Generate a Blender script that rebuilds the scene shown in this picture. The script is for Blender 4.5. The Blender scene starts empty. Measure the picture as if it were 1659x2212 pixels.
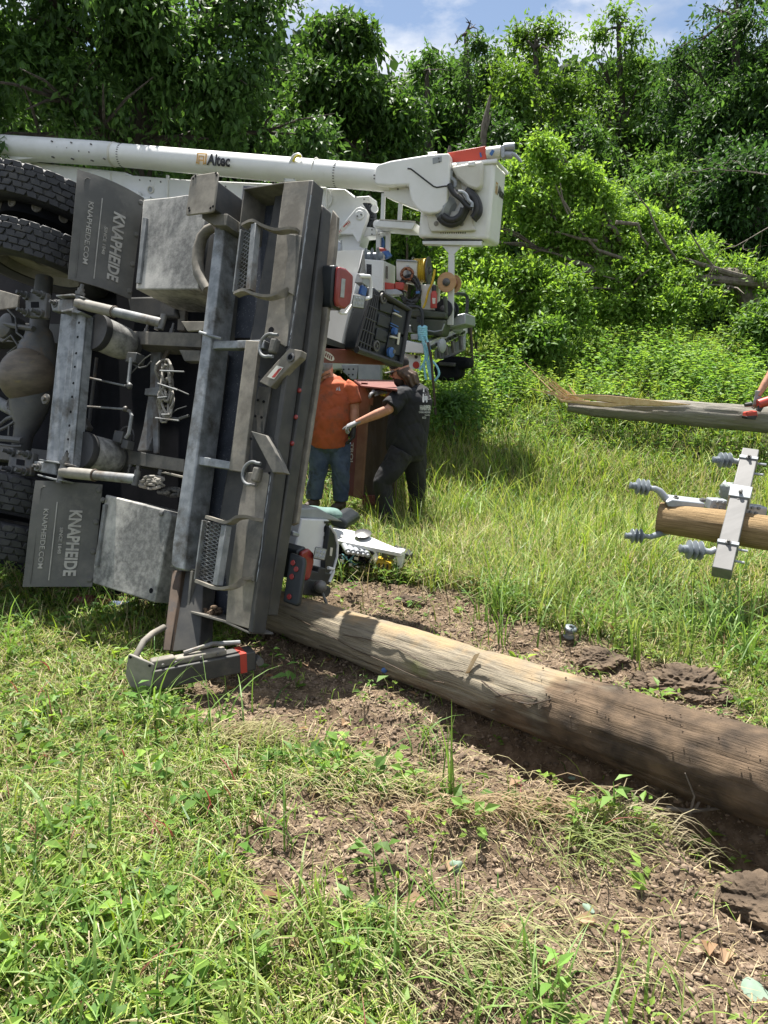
import bpy, bmesh, math, random
import numpy as np
from mathutils import Vector, Matrix
R_ = math.radians
rnd = random.Random(7)
rng = np.random.default_rng(11)
sc = bpy.context.scene
COL = sc.collection

# ------------------------------------------------------------------ camera
CAMH = 1.72; PITCH = R_(12)
cd = bpy.data.cameras.new('camera'); cam = bpy.data.objects.new('camera', cd); COL.objects.link(cam)
cam.location = (0, 0, CAMH); cam.rotation_euler = (R_(90) - PITCH, 0, 0)
cd.sensor_fit = 'VERTICAL'; cd.sensor_height = 36; cd.lens = 36 * 1609 / 2212
cd.clip_start = 0.05; cd.clip_end = 2000
sc.camera = cam
# ------------------------------------------------------------------ sun and sky
SUN_EL = R_(69); SUN_AZ = R_(-13)          # azimuth from +Y towards +X
sd = Vector((math.sin(SUN_AZ) * math.cos(SUN_EL), math.cos(SUN_AZ) * math.cos(SUN_EL), math.sin(SUN_EL)))
sl = bpy.data.lights.new('sun', 'SUN'); sl.energy = 5.0; sl.angle = R_(0.5); sl.color = (1, .955, .88)
so = bpy.data.objects.new('sun', sl); COL.objects.link(so)
so.rotation_euler = sd.to_track_quat('Z', 'Y').to_euler(); so.location = (0, 0, 30)
wd = bpy.data.worlds.new('World'); sc.world = wd; wd.use_nodes = True
nt = wd.node_tree; nt.nodes.clear()
N = nt.nodes.new; L = nt.links.new
wo = N('ShaderNodeOutputWorld'); bg = N('ShaderNodeBackground'); bg.inputs['Strength'].default_value = 0.05
sky = N('ShaderNodeTexSky'); sky.sky_type = 'NISHITA'; sky.sun_disc = False
sky.sun_elevation = SUN_EL; sky.sun_rotation = SUN_AZ
tc = N('ShaderNodeTexCoord'); mp = N('ShaderNodeMapping'); mp.inputs['Scale'].default_value = (1, 1, 2.2)
nz = N('ShaderNodeTexNoise'); nz.inputs['Scale'].default_value = 4.2; nz.inputs['Detail'].default_value = 9; nz.inputs['Roughness'].default_value = .58
rp = N('ShaderNodeValToRGB'); rp.color_ramp.elements[0].position = .36; rp.color_ramp.elements[1].position = .50
nz2 = N('ShaderNodeTexNoise'); nz2.inputs['Scale'].default_value = 9; nz2.inputs['Detail'].default_value = 6
rp2 = N('ShaderNodeValToRGB'); rp2.color_ramp.elements[0].position = .35; rp2.color_ramp.elements[1].position = .65
rp2.color_ramp.elements[0].color = (4.0, 4.7, 6.0, 1); rp2.color_ramp.elements[1].color = (8.0, 8.2, 8.6, 1)
mx = N('ShaderNodeMix'); mx.data_type = 'RGBA'
L(tc.outputs['Generated'], mp.inputs['Vector']); L(mp.outputs['Vector'], nz.inputs['Vector']); L(mp.outputs['Vector'], nz2.inputs['Vector'])
L(nz.outputs['Fac'], rp.inputs['Fac']); L(nz2.outputs['Fac'], rp2.inputs['Fac'])
L(rp.outputs['Color'], mx.inputs['Factor']); L(sky.outputs['Color'], mx.inputs['A']); L(rp2.outputs['Color'], mx.inputs['B'])
L(mx.outputs['Result'], bg.inputs['Color']); L(bg.outputs['Background'], wo.inputs['Surface'])
sc.view_settings.view_transform = 'Standard'; sc.view_settings.look = 'None'; sc.view_settings.gamma = 1
sc.view_settings.use_curve_mapping = False; sc.view_settings.exposure = 1.45

# ------------------------------------------------------------------ helpers
def V(*a): return Vector(a[0]) if len(a) == 1 else Vector(a)
FW = V(0, math.cos(PITCH), -math.sin(PITCH)); UP = V(0, math.sin(PITCH), math.cos(PITCH)); RT = V(1, 0, 0); CC = V(0, 0, CAMH)
def ray(p): return FW + RT * ((p[0] - 829.5) / 1609) - UP * ((p[1] - 1106) / 1609)
def AY(p, y): r = ray(p); return CC + r * (y / r.y)          # point seen at p, at distance y
def GZ(p, z=0.0): r = ray(p); return CC + r * ((z - CAMH) / r.z)   # point seen at p, at height z
class Frame:
    def __init__(s, a, b, c, px, y0):
        a, b, c = R_(a), R_(b), R_(c)
        u0 = V(math.cos(a), -math.sin(a), 0); w0 = V(-math.sin(a), -math.cos(a), 0); v0 = V(0, 0, 1)
        v1 = v0 * math.cos(b) - w0 * math.sin(b); s.w = w0 * math.cos(b) + v0 * math.sin(b)
        s.v = v1 * math.cos(c) + u0 * math.sin(c); s.u = u0 * math.cos(c) - v1 * math.sin(c)
        s.O = AY(px, y0)
    def __call__(s, p, w=0.0):                    # point of plane w seen at p
        r = ray(p); t = ((s.O - CC).dot(s.w) + w) / r.dot(s.w); return CC + r * t
    def U(s, p, uc):                              # point of plane u seen at p
        r = ray(p); t = ((s.O - CC).dot(s.u) + uc) / r.dot(s.u); return CC + r * t
    def uc(s, P): return (P - s.O).dot(s.u)
def K1(x, y): return (x * .28, 265.4 + y * .28)
def K2(x, y): return (331.8 + x * .28, 265.4 + y * .28)
def K3(x, y): return (663.6 + x * .28, 265.4 + y * .28)
def K4(x, y): return (x * .24, 729.9 + y * .24)
def K5(x, y): return (331.8 + x * .27, 729.9 + y * .27)
def K6(x, y): return (630.4 + x * .28, 663.6 + y * .28)
def K7(x, y): return (x * .44, 1194.4 + y * .44)
def K8(x, y): return (1260.8 + x * .24, 895.8 + y * .24)
def K9(x, y): return (1061.7 + x * .36, 696.7 + y * .36)
def ks(K, *pts): return [K(*p) for p in pts]

ORG = {}
def tag(o, label=None, cat=None, group=None, kind=None):
    if label: o['label'] = label
    if cat: o['category'] = cat
    if group: o['group'] = group
    if kind: o['kind'] = kind
    return o
def thing(name, label, cat, loc, group=None):
    o = bpy.data.objects.new(name, None); COL.objects.link(o); o.location = loc; o.empty_display_size = .1
    ORG[o.name] = V(loc); return tag(o, label, cat, group)
SPLIT = {'shock_bolt', 'hub_hole', 'end_plate', 'hinge_strip', 'brake_hose', 'weld_seam', 'bolt', 'bolt_hole', 'light_guard', 'marker_light', 'guard_stud', 'cover_bolt', 'clamp_stud', 'flap_bolt', 'shock_bracket', 'shock_mount',
         'hydraulic_hose', 'cable_tie', 'air_line', 'valve_linkage', 'levelling_valve', 'socket', 'blue_fitting', 'organiser_tray', 'grey_latch', 'led', 'boom_band', 'port_opening', 'foot_bracket', 'badge_bars', 'louvre', 'leg', 'post', 'hose',
         'rivet', 'vent', 'strand', 'coil', 'cable', 'support_strut', 'pin_bolt', 'splinter', 'wire', 'cable_loop', 'bracket_bolt'}
class MB:
    def __init__(s): s.v = []; s.f = []; s.pc = []
    def add(s, vs, fs):
        n = len(s.v); s.pc.append((n, len(s.f))); s.v += [tuple(p) for p in vs]; s.f += [tuple(i + n for i in f) for f in fs]; return s
    def prism(s, pts, vec):
        vec = V(vec); n = len(pts); a = [V(p) for p in pts]; b = [p + vec for p in a]
        return s.add(a + b, [tuple(range(n))[::-1], tuple(range(n, 2 * n))] + [(i, (i + 1) % n, n + (i + 1) % n, n + i) for i in range(n)])
    def box(s, c, ex, ey, ez):
        c = V(c); ex = V(ex); ey = V(ey); ez = V(ez)
        vs = [c + ex * i + ey * j + ez * k for i in (-1, 1) for j in (-1, 1) for k in (-1, 1)]
        return s.add(vs, [(0, 1, 3, 2), (4, 6, 7, 5), (0, 4, 5, 1), (2, 3, 7, 6), (0, 2, 6, 4), (1, 5, 7, 3)])
    def beam(s, a, b, wd, dp, up):
        a = V(a); b = V(b); d = (b - a); n = d.normalized(); sx = n.cross(V(up)).normalized(); sy = sx.cross(n)
        return s.box((a + b) / 2, d / 2, sx * wd / 2, sy * dp / 2)
    def tube(s, path, r, n=10, caps=True, flat=None):
        P = [V(p) for p in path]; m = len(P)
        rr = r if isinstance(r, (list, tuple)) else [r] * m
        t0 = (P[1] - P[0]).normalized(); x = t0.orthogonal().normalized(); vs = []
        for i in range(m):
            t = (P[min(i + 1, m - 1)] - P[max(i - 1, 0)]).normalized()
            x = (x - t * x.dot(t))
            x = x.normalized() if x.length > 1e-5 else t.orthogonal().normalized()
            y = t.cross(x)
            for k in range(n):
                a = 2 * math.pi * k / n; o = (x * math.cos(a) + y * math.sin(a)) * rr[i]
                if flat: o = o + flat[0] * o.dot(flat[0]) * (flat[1] - 1)
                vs.append(P[i] + o)
        fs = [(i * n + k, i * n + (k + 1) % n, (i + 1) * n + (k + 1) % n, (i + 1) * n + k) for i in range(m - 1) for k in range(n)]
        if caps: fs += [tuple(range(n))[::-1], tuple((m - 1) * n + k for k in range(n))]
        return s.add(vs, fs)
    def lathe(s, c, ax, prof, n=24, closed=False):
        c = V(c); ax = V(ax).normalized(); x = ax.orthogonal().normalized(); y = ax.cross(x); vs = []
        for (r, t) in prof:
            for k in range(n):
                a = 2 * math.pi * k / n; vs.append(c + ax * t + (x * math.cos(a) + y * math.sin(a)) * max(r, 1e-4))
        m = len(prof)
        fs = [(i * n + k, i * n + (k + 1) % n, (i + 1) * n + (k + 1) % n, (i + 1) * n + k) for i in range(m - 1) for k in range(n)]
        if closed: fs += [((m - 1) * n + k, (m - 1) * n + (k + 1) % n, (k + 1) % n, k) for k in range(n)]
        else: fs += [tuple(range(n))[::-1], tuple((m - 1) * n + k for k in range(n))]
        return s.add(vs, fs)
    def cyl(s, a, b, r, n=16): 
        d = V(b) - V(a); return s.lathe(a, d, [(r, 0), (r, d.length)], n)
    def ball(s, c, r, n=12, ax=None):
        c = V(c); r = r if isinstance(r, (tuple, list)) else (r, r, r); ax = ax or (V(1, 0, 0), V(0, 1, 0), V(0, 0, 1))
        vs = []; m = n // 2 + 1
        for i in range(m + 1):
            th = math.pi * i / m
            for k in range(n):
                a = 2 * math.pi * k / n
                vs.append(c + ax[0] * (r[0] * math.sin(th) * math.cos(a)) + ax[1] * (r[1] * math.sin(th) * math.sin(a)) + ax[2] * (r[2] * math.cos(th)))
        return s.add(vs, [(i * n + k, i * n + (k + 1) % n, (i + 1) * n + (k + 1) % n, (i + 1) * n + k) for i in range(m) for k in range(n)])
    def build(s, name, mat, parent=None, bevel=0, sharp=35, label=None, seg=2, remesh=0, smooth_it=0):
        if name in SPLIT and len(s.pc) > 1 and parent is not None:
            first = None; ends = s.pc[1:] + [(len(s.v), len(s.f))]
            for (a, fa), (b, fb) in zip(s.pc, ends):
                q = MB(); q.add(s.v[a:b], [tuple(i - a for i in f) for f in s.f[fa:fb]])
                r = q.build(name, mat, parent, bevel, sharp, label, seg); first = first or r
            return first
        if parent is not None: org = ORG[parent.name]
        else:
            a = np.array([tuple(p) for p in s.v]); org = V(float(a[:, 0].mean()), float(a[:, 1].mean()), float(a[:, 2].min()))
        me = bpy.data.meshes.new(name)
        me.from_pydata([(p[0] - org.x, p[1] - org.y, p[2] - org.z) for p in s.v], [], s.f); me.update()
        bm = bmesh.new(); bm.from_mesh(me); bmesh.ops.remove_doubles(bm, verts=bm.verts, dist=1e-5)
        bmesh.ops.recalc_face_normals(bm, faces=bm.faces); bm.to_mesh(me); bm.free()
        o = bpy.data.objects.new(name, me); COL.objects.link(o); me.materials.append(mat)
        if remesh:
            md = o.modifiers.new('r', 'REMESH'); md.mode = 'VOXEL'; md.voxel_size = remesh; md.adaptivity = 0
            if smooth_it: m2 = o.modifiers.new('s', 'SMOOTH'); m2.factor = .5; m2.iterations = smooth_it
            dg = bpy.context.evaluated_depsgraph_get(); dg.update()
            me2 = bpy.data.meshes.new_from_object(o.evaluated_get(dg)); o.modifiers.clear(); o.data = me2; me = me2
            if not me.materials: me.materials.append(mat)
            sharp = 180
        me.polygons.foreach_set('use_smooth', [True] * len(me.polygons))
        if sharp < 180: me.set_sharp_from_angle(angle=R_(sharp))
        if bevel:
            md = o.modifiers.new('bevel', 'BEVEL'); md.width = bevel; md.segments = seg; md.limit_method = 'ANGLE'; md.angle_limit = R_(40); md.harden_normals = False
        ORG[o.name] = org
        if parent is None: o.location = org
        else: o.parent = parent
        if label: o['label'] = label
        return o
def npmesh(name, verts, faces_flat, nper, mat, org=None, cols=None, smooth=False):
    """fast mesh: faces_flat (F*nper) indices, all faces with nper corners"""
    me = bpy.data.meshes.new(name); v = np.asarray(verts, np.float32)
    if org is not None: v = v - np.array(org, np.float32)
    me.vertices.add(len(v)); me.vertices.foreach_set('co', v.ravel())
    f = np.asarray(faces_flat, np.int32).ravel(); nf = len(f) // nper
    me.loops.add(len(f)); me.loops.foreach_set('vertex_index', f)
    me.polygons.add(nf); me.polygons.foreach_set('loop_start', np.arange(nf, dtype=np.int32) * nper)
    me.polygons.foreach_set('use_smooth', np.full(nf, smooth))
    me.update(calc_edges=True)
    if cols is not None:
        at = me.color_attributes.new('Col', 'FLOAT_COLOR', 'POINT'); c = np.ones((len(v), 4), np.float32); c[:, :3] = cols
        at.data.foreach_set('color', c.ravel())
    me.materials.append(mat)
    o = bpy.data.objects.new(name, me); COL.objects.link(o)
    if org is not None: o.location = org
    ORG[o.name] = V(org) if org is not None else V(0, 0, 0)
    return o

# ------------------------------------------------------------------ text
def text2d(s, ext=.03, bold=.012):
    c = bpy.data.curves.new('t', 'FONT'); c.body = s; c.extrude = ext; c.offset = bold; c.resolution_u = 3
    o = bpy.data.objects.new('t', c); COL.objects.link(o)
    dg = bpy.context.evaluated_depsgraph_get(); dg.update(); me = o.evaluated_get(dg).to_mesh()
    vs = [tuple(v.co) for v in me.vertices]; fs = [tuple(p.vertices) for p in me.polygons]
    o.evaluated_get(dg).to_mesh_clear(); bpy.data.objects.remove(o); bpy.data.curves.remove(c)
    xs = [v[0] for v in vs]; ys = [v[1] for v in vs]
    x0, x1, y0, y1 = min(xs), max(xs), min(ys), max(ys)
    return [((v[0] - x0) / (x1 - x0), (v[1] - y0) / (y1 - y0), v[2]) for v in vs], fs
def put_text(mb, s, fn, box, thick=.002, bold=.012):
    """fn(s,t,h) -> 3D; box = (s0,s1,t0,t1)"""
    vs, fs = text2d(s, .03, bold); s0, s1, t0, t1 = box
    mb.add([fn(s0 + (s1 - s0) * x, t0 + (t1 - t0) * y, thick * (1 if z > 0 else .1)) for x, y, z in vs], fs); return mb
def bil(p00, p10, p01, p11):
    p00, p10, p01, p11 = map(V, (p00, p10, p01, p11)); n = (p10 - p00).cross(p01 - p00).normalized()
    return lambda s, t, h=0.0: (p00 * (1 - s) + p10 * s) * (1 - t) + (p01 * (1 - s) + p11 * s) * t + n * h

# ------------------------------------------------------------------ materials
def mat(name, c1, c2=None, rough=.6, metal=0.0, scale=8, detail=6, bump=0.0, bscale=None, lo=.4, hi=.62, c3=None, s3=2.5, lo3=.5, hi3=.6, stretch=None, spec=.5, coat=0, bdist=.01):
    m = bpy.data.materials.new(name); m.use_nodes = True; t = m.node_tree; N = t.nodes.new; L = t.links.new
    b = t.nodes['Principled BSDF']; b.inputs['Roughness'].default_value = rough; b.inputs['Metallic'].default_value = metal
    b.inputs['Base Color'].default_value = (*c1, 1); b.inputs['Specular IOR Level'].default_value = spec; b.inputs['Coat Weight'].default_value = coat
    tc = N('ShaderNodeTexCoord'); vec = tc.outputs['Object']
    if stretch:
        mp = N('ShaderNodeMapping'); mp.inputs['Scale'].default_value = stretch[:3]
        if len(stretch) > 3: mp.inputs['Rotation'].default_value = stretch[3:]
        L(vec, mp.inputs['Vector']); vec = mp.outputs['Vector']
    nz = N('ShaderNodeTexNoise'); nz.inputs['Scale'].default_value = scale; nz.inputs['Detail'].default_value = detail; nz.inputs['Roughness'].default_value = .62
    L(vec, nz.inputs['Vector']); col = None
    if c2:
        r = N('ShaderNodeMapRange'); r.inputs[1].default_value = lo; r.inputs[2].default_value = hi; L(nz.outputs['Fac'], r.inputs[0])
        mx = N('ShaderNodeMix'); mx.data_type = 'RGBA'; mx.inputs['A'].default_value = (*c1, 1); mx.inputs['B'].default_value = (*c2, 1)
        L(r.outputs[0], mx.inputs['Factor']); col = mx.outputs['Result']
    if c3:
        n3 = N('ShaderNodeTexNoise'); n3.inputs['Scale'].default_value = s3; n3.inputs['Detail'].default_value = 8; n3.inputs['Roughness'].default_value = .7; L(vec, n3.inputs['Vector'])
        r = N('ShaderNodeMapRange'); r.inputs[1].default_value = lo3; r.inputs[2].default_value = hi3; L(n3.outputs['Fac'], r.inputs[0])
        mx = N('ShaderNodeMix'); mx.data_type = 'RGBA'; mx.inputs['B'].default_value = (*c3, 1); L(r.outputs[0], mx.inputs['Factor'])
        if col: L(col, mx.inputs['A'])
        else: mx.inputs['A'].default_value = (*c1, 1)
        col = mx.outputs['Result']
    if col: L(col, b.inputs['Base Color'])
    if bump:
        n2 = N('ShaderNodeTexNoise'); n2.inputs['Scale'].default_value = bscale or scale * 3; n2.inputs['Detail'].default_value = 8; L(vec, n2.inputs['Vector'])
        bp = N('ShaderNodeBump'); bp.inputs['Strength'].default_value = bump; bp.inputs['Distance'].default_value = bdist
        L(n2.outputs['Fac'], bp.inputs['Height']); L(bp.outputs['Normal'], b.inputs['Normal'])
    return m
def leafmat(name, rough=.45, trans=.35, spec=.4):
    m = bpy.data.materials.new(name); m.use_nodes = True; t = m.node_tree; N = t.nodes.new; L = t.links.new
    b = t.nodes['Principled BSDF']; b.inputs['Roughness'].default_value = rough; b.inputs['Specular IOR Level'].default_value = spec
    at = N('ShaderNodeAttribute'); at.attribute_name = 'Col'; L(at.outputs['Color'], b.inputs['Base Color'])
    tr = N('ShaderNodeBsdfTranslucent'); hs = N('ShaderNodeHueSaturation'); hs.inputs['Value'].default_value = 1.5; hs.inputs['Saturation'].default_value = 1.1; hs.inputs['Hue'].default_value = .485
    L(at.outputs['Color'], hs.inputs['Color']); L(hs.outputs['Color'], tr.inputs['Color'])
    ms = N('ShaderNodeMixShader'); ms.inputs['Fac'].default_value = trans
    L(b.outputs[0], ms.inputs[1]); L(tr.outputs[0], ms.inputs[2]); L(ms.outputs[0], t.nodes['Material Output'].inputs['Surface'])
    return m
M = {}
M['white'] = mat('white_paint', (.68, .69, .69), (.61, .62, .61), rough=.32, scale=3, c3=(.5, .49, .45), s3=5, lo3=.6, hi3=.8, spec=.5)
M['fibre'] = mat('white_fibreglass', (.76, .76, .74), (.70, .70, .67), rough=.3, scale=2.5, c3=(.55, .52, .46), s3=7, lo3=.64, hi3=.85)
M['cream'] = mat('aged_white_plastic', (.60, .585, .52), (.53, .51, .44), rough=.4, scale=4, c3=(.42, .38, .3), s3=9, lo3=.62, hi3=.8)
M['dust'] = mat('dusty_grey_steel', (.075, .075, .070), (.13, .122, .105), rough=.8, scale=5, bump=.25, bscale=60, c3=(.24, .22, .185), s3=2.2, lo3=.48, hi3=.72, bdist=.002)
M['dustlight'] = mat('pale_dusty_plate', (.14, .127, .105), (.25, .228, .19), rough=.8, scale=7, bump=.3, bscale=50, c3=(.13, .125, .11), s3=4, lo3=.52, hi3=.68, bdist=.002)
M['grime'] = mat('grimy_box_steel', (.12, .12, .115), (.22, .22, .21), rough=.75, scale=30, bump=.35, bscale=90, c3=(.50, .485, .45), s3=1.9, lo3=.46, hi3=.64, bdist=.003)
M['darksteel'] = mat('dark_dusty_steel', (.030, .031, .031), (.055, .053, .048), rough=.6, scale=6, bump=.15, bscale=80, c3=(.12, .11, .092), s3=2.6, lo3=.56, hi3=.78, bdist=.002)
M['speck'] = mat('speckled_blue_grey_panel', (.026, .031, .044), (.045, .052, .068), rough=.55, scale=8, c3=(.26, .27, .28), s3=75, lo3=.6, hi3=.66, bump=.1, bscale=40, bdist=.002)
M['galv'] = mat('galvanised_steel', (.185, .20, .21), (.30, .315, .325), rough=.5, metal=.35, scale=14, c3=(.09, .085, .075), s3=5, lo3=.50, hi3=.66, bump=.15, bscale=50, bdist=.002)
M['galvdirt'] = mat('muddy_galvanised_steel', (.16, .17, .175), (.25, .26, .265), rough=.65, metal=.2, scale=11, c3=(.11, .09, .07), s3=3, lo3=.48, hi3=.62, bump=.25, bscale=40, bdist=.003)
M['mudflap'] = mat('grey_rubber_flap', (.075, .075, .070), (.11, .108, .098), rough=.75, scale=5, c3=(.17, .16, .14), s3=3, lo3=.55, hi3=.75, bump=.15, bscale=50, bdist=.002)
M['letters'] = mat('raised_dusty_lettering', (.36, .35, .32), (.26, .25, .23), rough=.8, scale=20)
M['tyre'] = mat('tyre_rubber', (.017, .018, .022), (.03, .031, .034), rough=.62, scale=14, c3=(.085, .08, .07), s3=6, lo3=.56, hi3=.78, bump=.25, bscale=60, bdist=.003)
M['rubber'] = mat('black_rubber', (.02, .021, .023), (.035, .035, .035), rough=.5, scale=10)
M['black'] = mat('black_plastic', (.013, .017, .021), (.022, .026, .03), rough=.42, scale=8, c3=(.07, .068, .06), s3=6, lo3=.62, hi3=.85)
M['void'] = mat('unlit_underbody', (.008, .009, .011), (.015, .015, .018), rough=.9, scale=3, c3=(.022, .022, .021), s3=9, lo3=.6, hi3=.75, spec=.08)  # near-black stands in for deep shade in gaps, holes and interiors
M['grease'] = mat('greasy_cast_iron', (.05, .052, .054), (.085, .085, .08), rough=.5, scale=4, c3=(.16, .11, .055), s3=5, lo3=.55, hi3=.75, bump=.3, bscale=30, bdist=.004)
M['diff'] = mat('oily_axle_cover', (.085, .07, .055), (.14, .115, .085), rough=.5, scale=7, c3=(.2, .16, .06), s3=3, lo3=.6, hi3=.7, bump=.4, bscale=22, bdist=.004, stretch=(1, 1, 3))
M['rust'] = mat('rusty_brown_steel', (.040, .026, .016), (.085, .055, .035), rough=.7, scale=3, c3=(.05, .04, .034), s3=6, lo3=.5, hi3=.62, stretch=(3, 3, .6), bump=.1, bdist=.002)
M['shock'] = mat('dusty_shock_tube', (.25, .235, .205), (.17, .16, .14), rough=.7, scale=12, c3=(.18, .11, .06), s3=5, lo3=.62, hi3=.7)
M['mud'] = mat('crumbly_mud', (.085, .056, .034), (.14, .098, .062), rough=.95, scale=30, bump=.8, bscale=70, bdist=.01)
M['redlens'] = mat('dusty_red_lens', (.20, .018, .02), (.27, .05, .045), rough=.25, scale=4, spec=.6)
M['redpaint'] = mat('red_paint', (.42, .045, .03), (.36, .05, .035), rough=.4, scale=5)
M['maroon'] = mat('dusty_red_brown_steel', (.12, .030, .023), (.17, .05, .038), rough=.55, scale=4, c3=(.20, .10, .065), s3=2.2, lo3=.55, hi3=.75)
M['oxide'] = mat('oxide_primer_edge', (.25, .13, .075), (.19, .085, .05), rough=.6, scale=5)
M['lens'] = mat('clear_led_lens', (.36, .38, .385), (.28, .30, .30), rough=.25, scale=30)
M['orange'] = mat('orange_paint', (.50, .06, .03), rough=.4)
M['yellow'] = mat('yellow_cable', (.55, .38, .02), (.45, .28, .015), rough=.45, scale=10)
M['gold'] = mat('gold_decal', (.55, .33, .10), rough=.4)
M['ink'] = mat('black_decal', (.015, .015, .018), rough=.4)
M['blue'] = mat('blue_paint', (.03, .09, .28), (.05, .14, .35), rough=.5, scale=12)
M['rope'] = mat('pale_blue_rope', (.19, .47, .56), (.32, .62, .70), rough=.7, scale=60, bump=.5, bscale=120)
M['ply'] = mat('plywood', (.42, .24, .11), (.52, .33, .17), rough=.7, scale=4, stretch=(1, 1, 12))
M['copper'] = mat('copper_wire', (.30, .14, .08), (.22, .09, .05), rough=.35, metal=.7)
M['porcelain'] = mat('grey_insulator_polymer', (.15, .175, .20), (.20, .225, .25), rough=.4, scale=8)
M['arm'] = mat('pale_fibreglass_arm', (.14, .138, .135), (.175, .172, .168), rough=.5, scale=3, stretch=(1, 6, 1))
M['zinc'] = mat('bright_zinc', (.36, .38, .405), (.29, .31, .33), rough=.38, metal=.3, scale=10)
M['steelpin'] = mat('dark_bolt_steel', (.10, .10, .10), (.17, .165, .155), rough=.55, metal=.5, scale=12)
M['olive'] = mat('olive_plastic', (.045, .055, .038), (.065, .072, .05), rough=.5, scale=5)
M['greycase'] = mat('grey_panel', (.32, .34, .35), (.26, .28, .29), rough=.5, scale=5)
M['skin'] = mat('skin', (.46, .23, .15), (.40, .185, .12), rough=.5, scale=30)
M['orangeshirt'] = mat('orange_cotton', (.40, .085, .028), (.32, .075, .028), rough=.85, scale=3, c3=(.15, .062, .035), s3=5, lo3=.50, hi3=.70, bump=.6, bscale=7, bdist=.02)
M['blackshirt'] = mat('black_cotton', (.007, .0075, .010), (.012, .0125, .016), rough=.85, scale=5, bump=.7, bscale=6, bdist=.02)
M['blackpants'] = mat('black_twill', (.009, .009, .012), (.016, .016, .019), rough=.8, scale=6, bump=.7, bscale=8, bdist=.02)
M['jeans'] = mat('blue_denim', (.042, .062, .115), (.085, .115, .18), rough=.9, scale=5, c3=(.03, .035, .035), s3=4, lo3=.54, hi3=.66, bump=.7, bscale=9, bdist=.02)
M['hair'] = mat('brown_hair', (.085, .05, .028), (.045, .026, .015), rough=.55, scale=10, stretch=(8, 8, 1), bump=.5, bscale=12)
M['beard'] = mat('dark_beard', (.045, .025, .015), (.025, .015, .01), rough=.8, scale=30)
M['greybeard'] = mat('grey_stubble', (.36, .28, .23), (.28, .2, .16), rough=.9, scale=50)
M['glove'] = mat('grey_knit_glove', (.22, .22, .23), (.30, .30, .31), rough=.85, scale=20)
M['darkglove'] = mat('black_glove', (.018, .018, .02), (.03, .03, .03), rough=.7, scale=20)
M['capdark'] = mat('black_cap_fabric', (.016, .012, .013), (.025, .018, .018), rough=.85, scale=20)
M['capgrey'] = mat('grey_cap_brim', (.15, .15, .15), (.2, .2, .2), rough=.8, scale=20)
M['boot'] = mat('brown_boot', (.045, .032, .022), (.07, .05, .035), rough=.7, scale=10)
M['shirtprint'] = mat('white_shirt_print', (.42, .43, .43), rough=.8)
M['tape'] = mat('reflective_yellow', (.62, .52, .05), rough=.5)
M['clearbag'] = mat('crumpled_plastic_bag', (.30, .33, .32), (.22, .26, .24), rough=.25, scale=10, spec=.8)
M['greenrock'] = mat('pale_green_painted_rock', (.14, .20, .15), (.20, .26, .20), rough=.8, scale=8, c3=(.24, .13, .05), s3=3.5, lo3=.56, hi3=.62, bump=.5, bscale=20, bdist=.01)
M['twig'] = mat('grey_brown_bark', (.10, .082, .065), (.17, .145, .12), rough=.9, scale=20, bump=.6, bscale=30, bdist=.01, stretch=(1, 1, .4))
M['bark'] = mat('dark_bark', (.045, .038, .03), (.085, .07, .055), rough=.95, scale=9, bump=.9, bscale=16, bdist=.03, stretch=(1, 1, .3))
M['splinter'] = mat('fresh_split_pine', (.52, .34, .17), (.62, .46, .27), rough=.75, scale=20)
M['leaf'] = leafmat('leaf', .55, .42, .35)
M['grass'] = leafmat('grass_blade', .5, .35, .35)
# =================================================================== overturned service truck
F = Frame(33, 19, 3, (650, 890), 4.05)
TR = thing('service_truck', 'overturned service truck on its side, grimy grey underbody, bumper and dual wheels showing', 'truck', (-1.3, 4.8, 0))
def pl(name, K, pts, w0, w1, m, parent=None, bevel=.004, label=None):
    """plate: outline seen at pts in plane w0, carried to depth w1 along the truck's own up axis"""
    mb = MB().prism([F(K(*p), w0) for p in pts], F.w * (w1 - w0)); return mb.build(name, M[m], parent or TR, bevel=bevel, label=label)
def plm(mb, K, pts, w0, w1): return mb.prism([F(K(*p), w0) for p in pts], F.w * (w1 - w0))
ID = lambda x, y: (x, y)
# --- hidden mass: body floor, chassis volume
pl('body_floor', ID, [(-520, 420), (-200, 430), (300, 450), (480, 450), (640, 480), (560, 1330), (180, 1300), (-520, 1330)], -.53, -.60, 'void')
def upl(mb, K, pts, uc, du, wmax=None):
    P = [F.U(K(*p), uc) for p in pts]
    if wmax is not None: P = [q - F.w * max(0, (q - F.O).dot(F.w) - wmax) for q in P]
    return mb.prism(P, F.u * du)
UR = F.uc(F(K2(1400, 900), -.30))           # rear face of the body
# body shell behind the bumper (white service body), seen from its open rear
p_top = F(K2(1415, 720), -.42); 
mb = MB(); upl(mb, K3, [(110, 690), (180, 1000), (445, 1150), (500, 1200), (470, 1290), (375, 1740), (120, 1640), (60, 1400)], UR - .02, -2.9, -.62)
mb.build('body_side', M['white'], TR, bevel=.01, label='white body compartment on the raised side')
mb = MB(); upl(mb, K6, [(55, 1625), (292, 1640), (262, 1830), (240, 2065), (-30, 1990), (-40, 1700)], UR - .02, -2.9, -.62)
mb.build('body_side', M['white'], TR, bevel=.01, label='white body compartment next to the ground')
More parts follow.
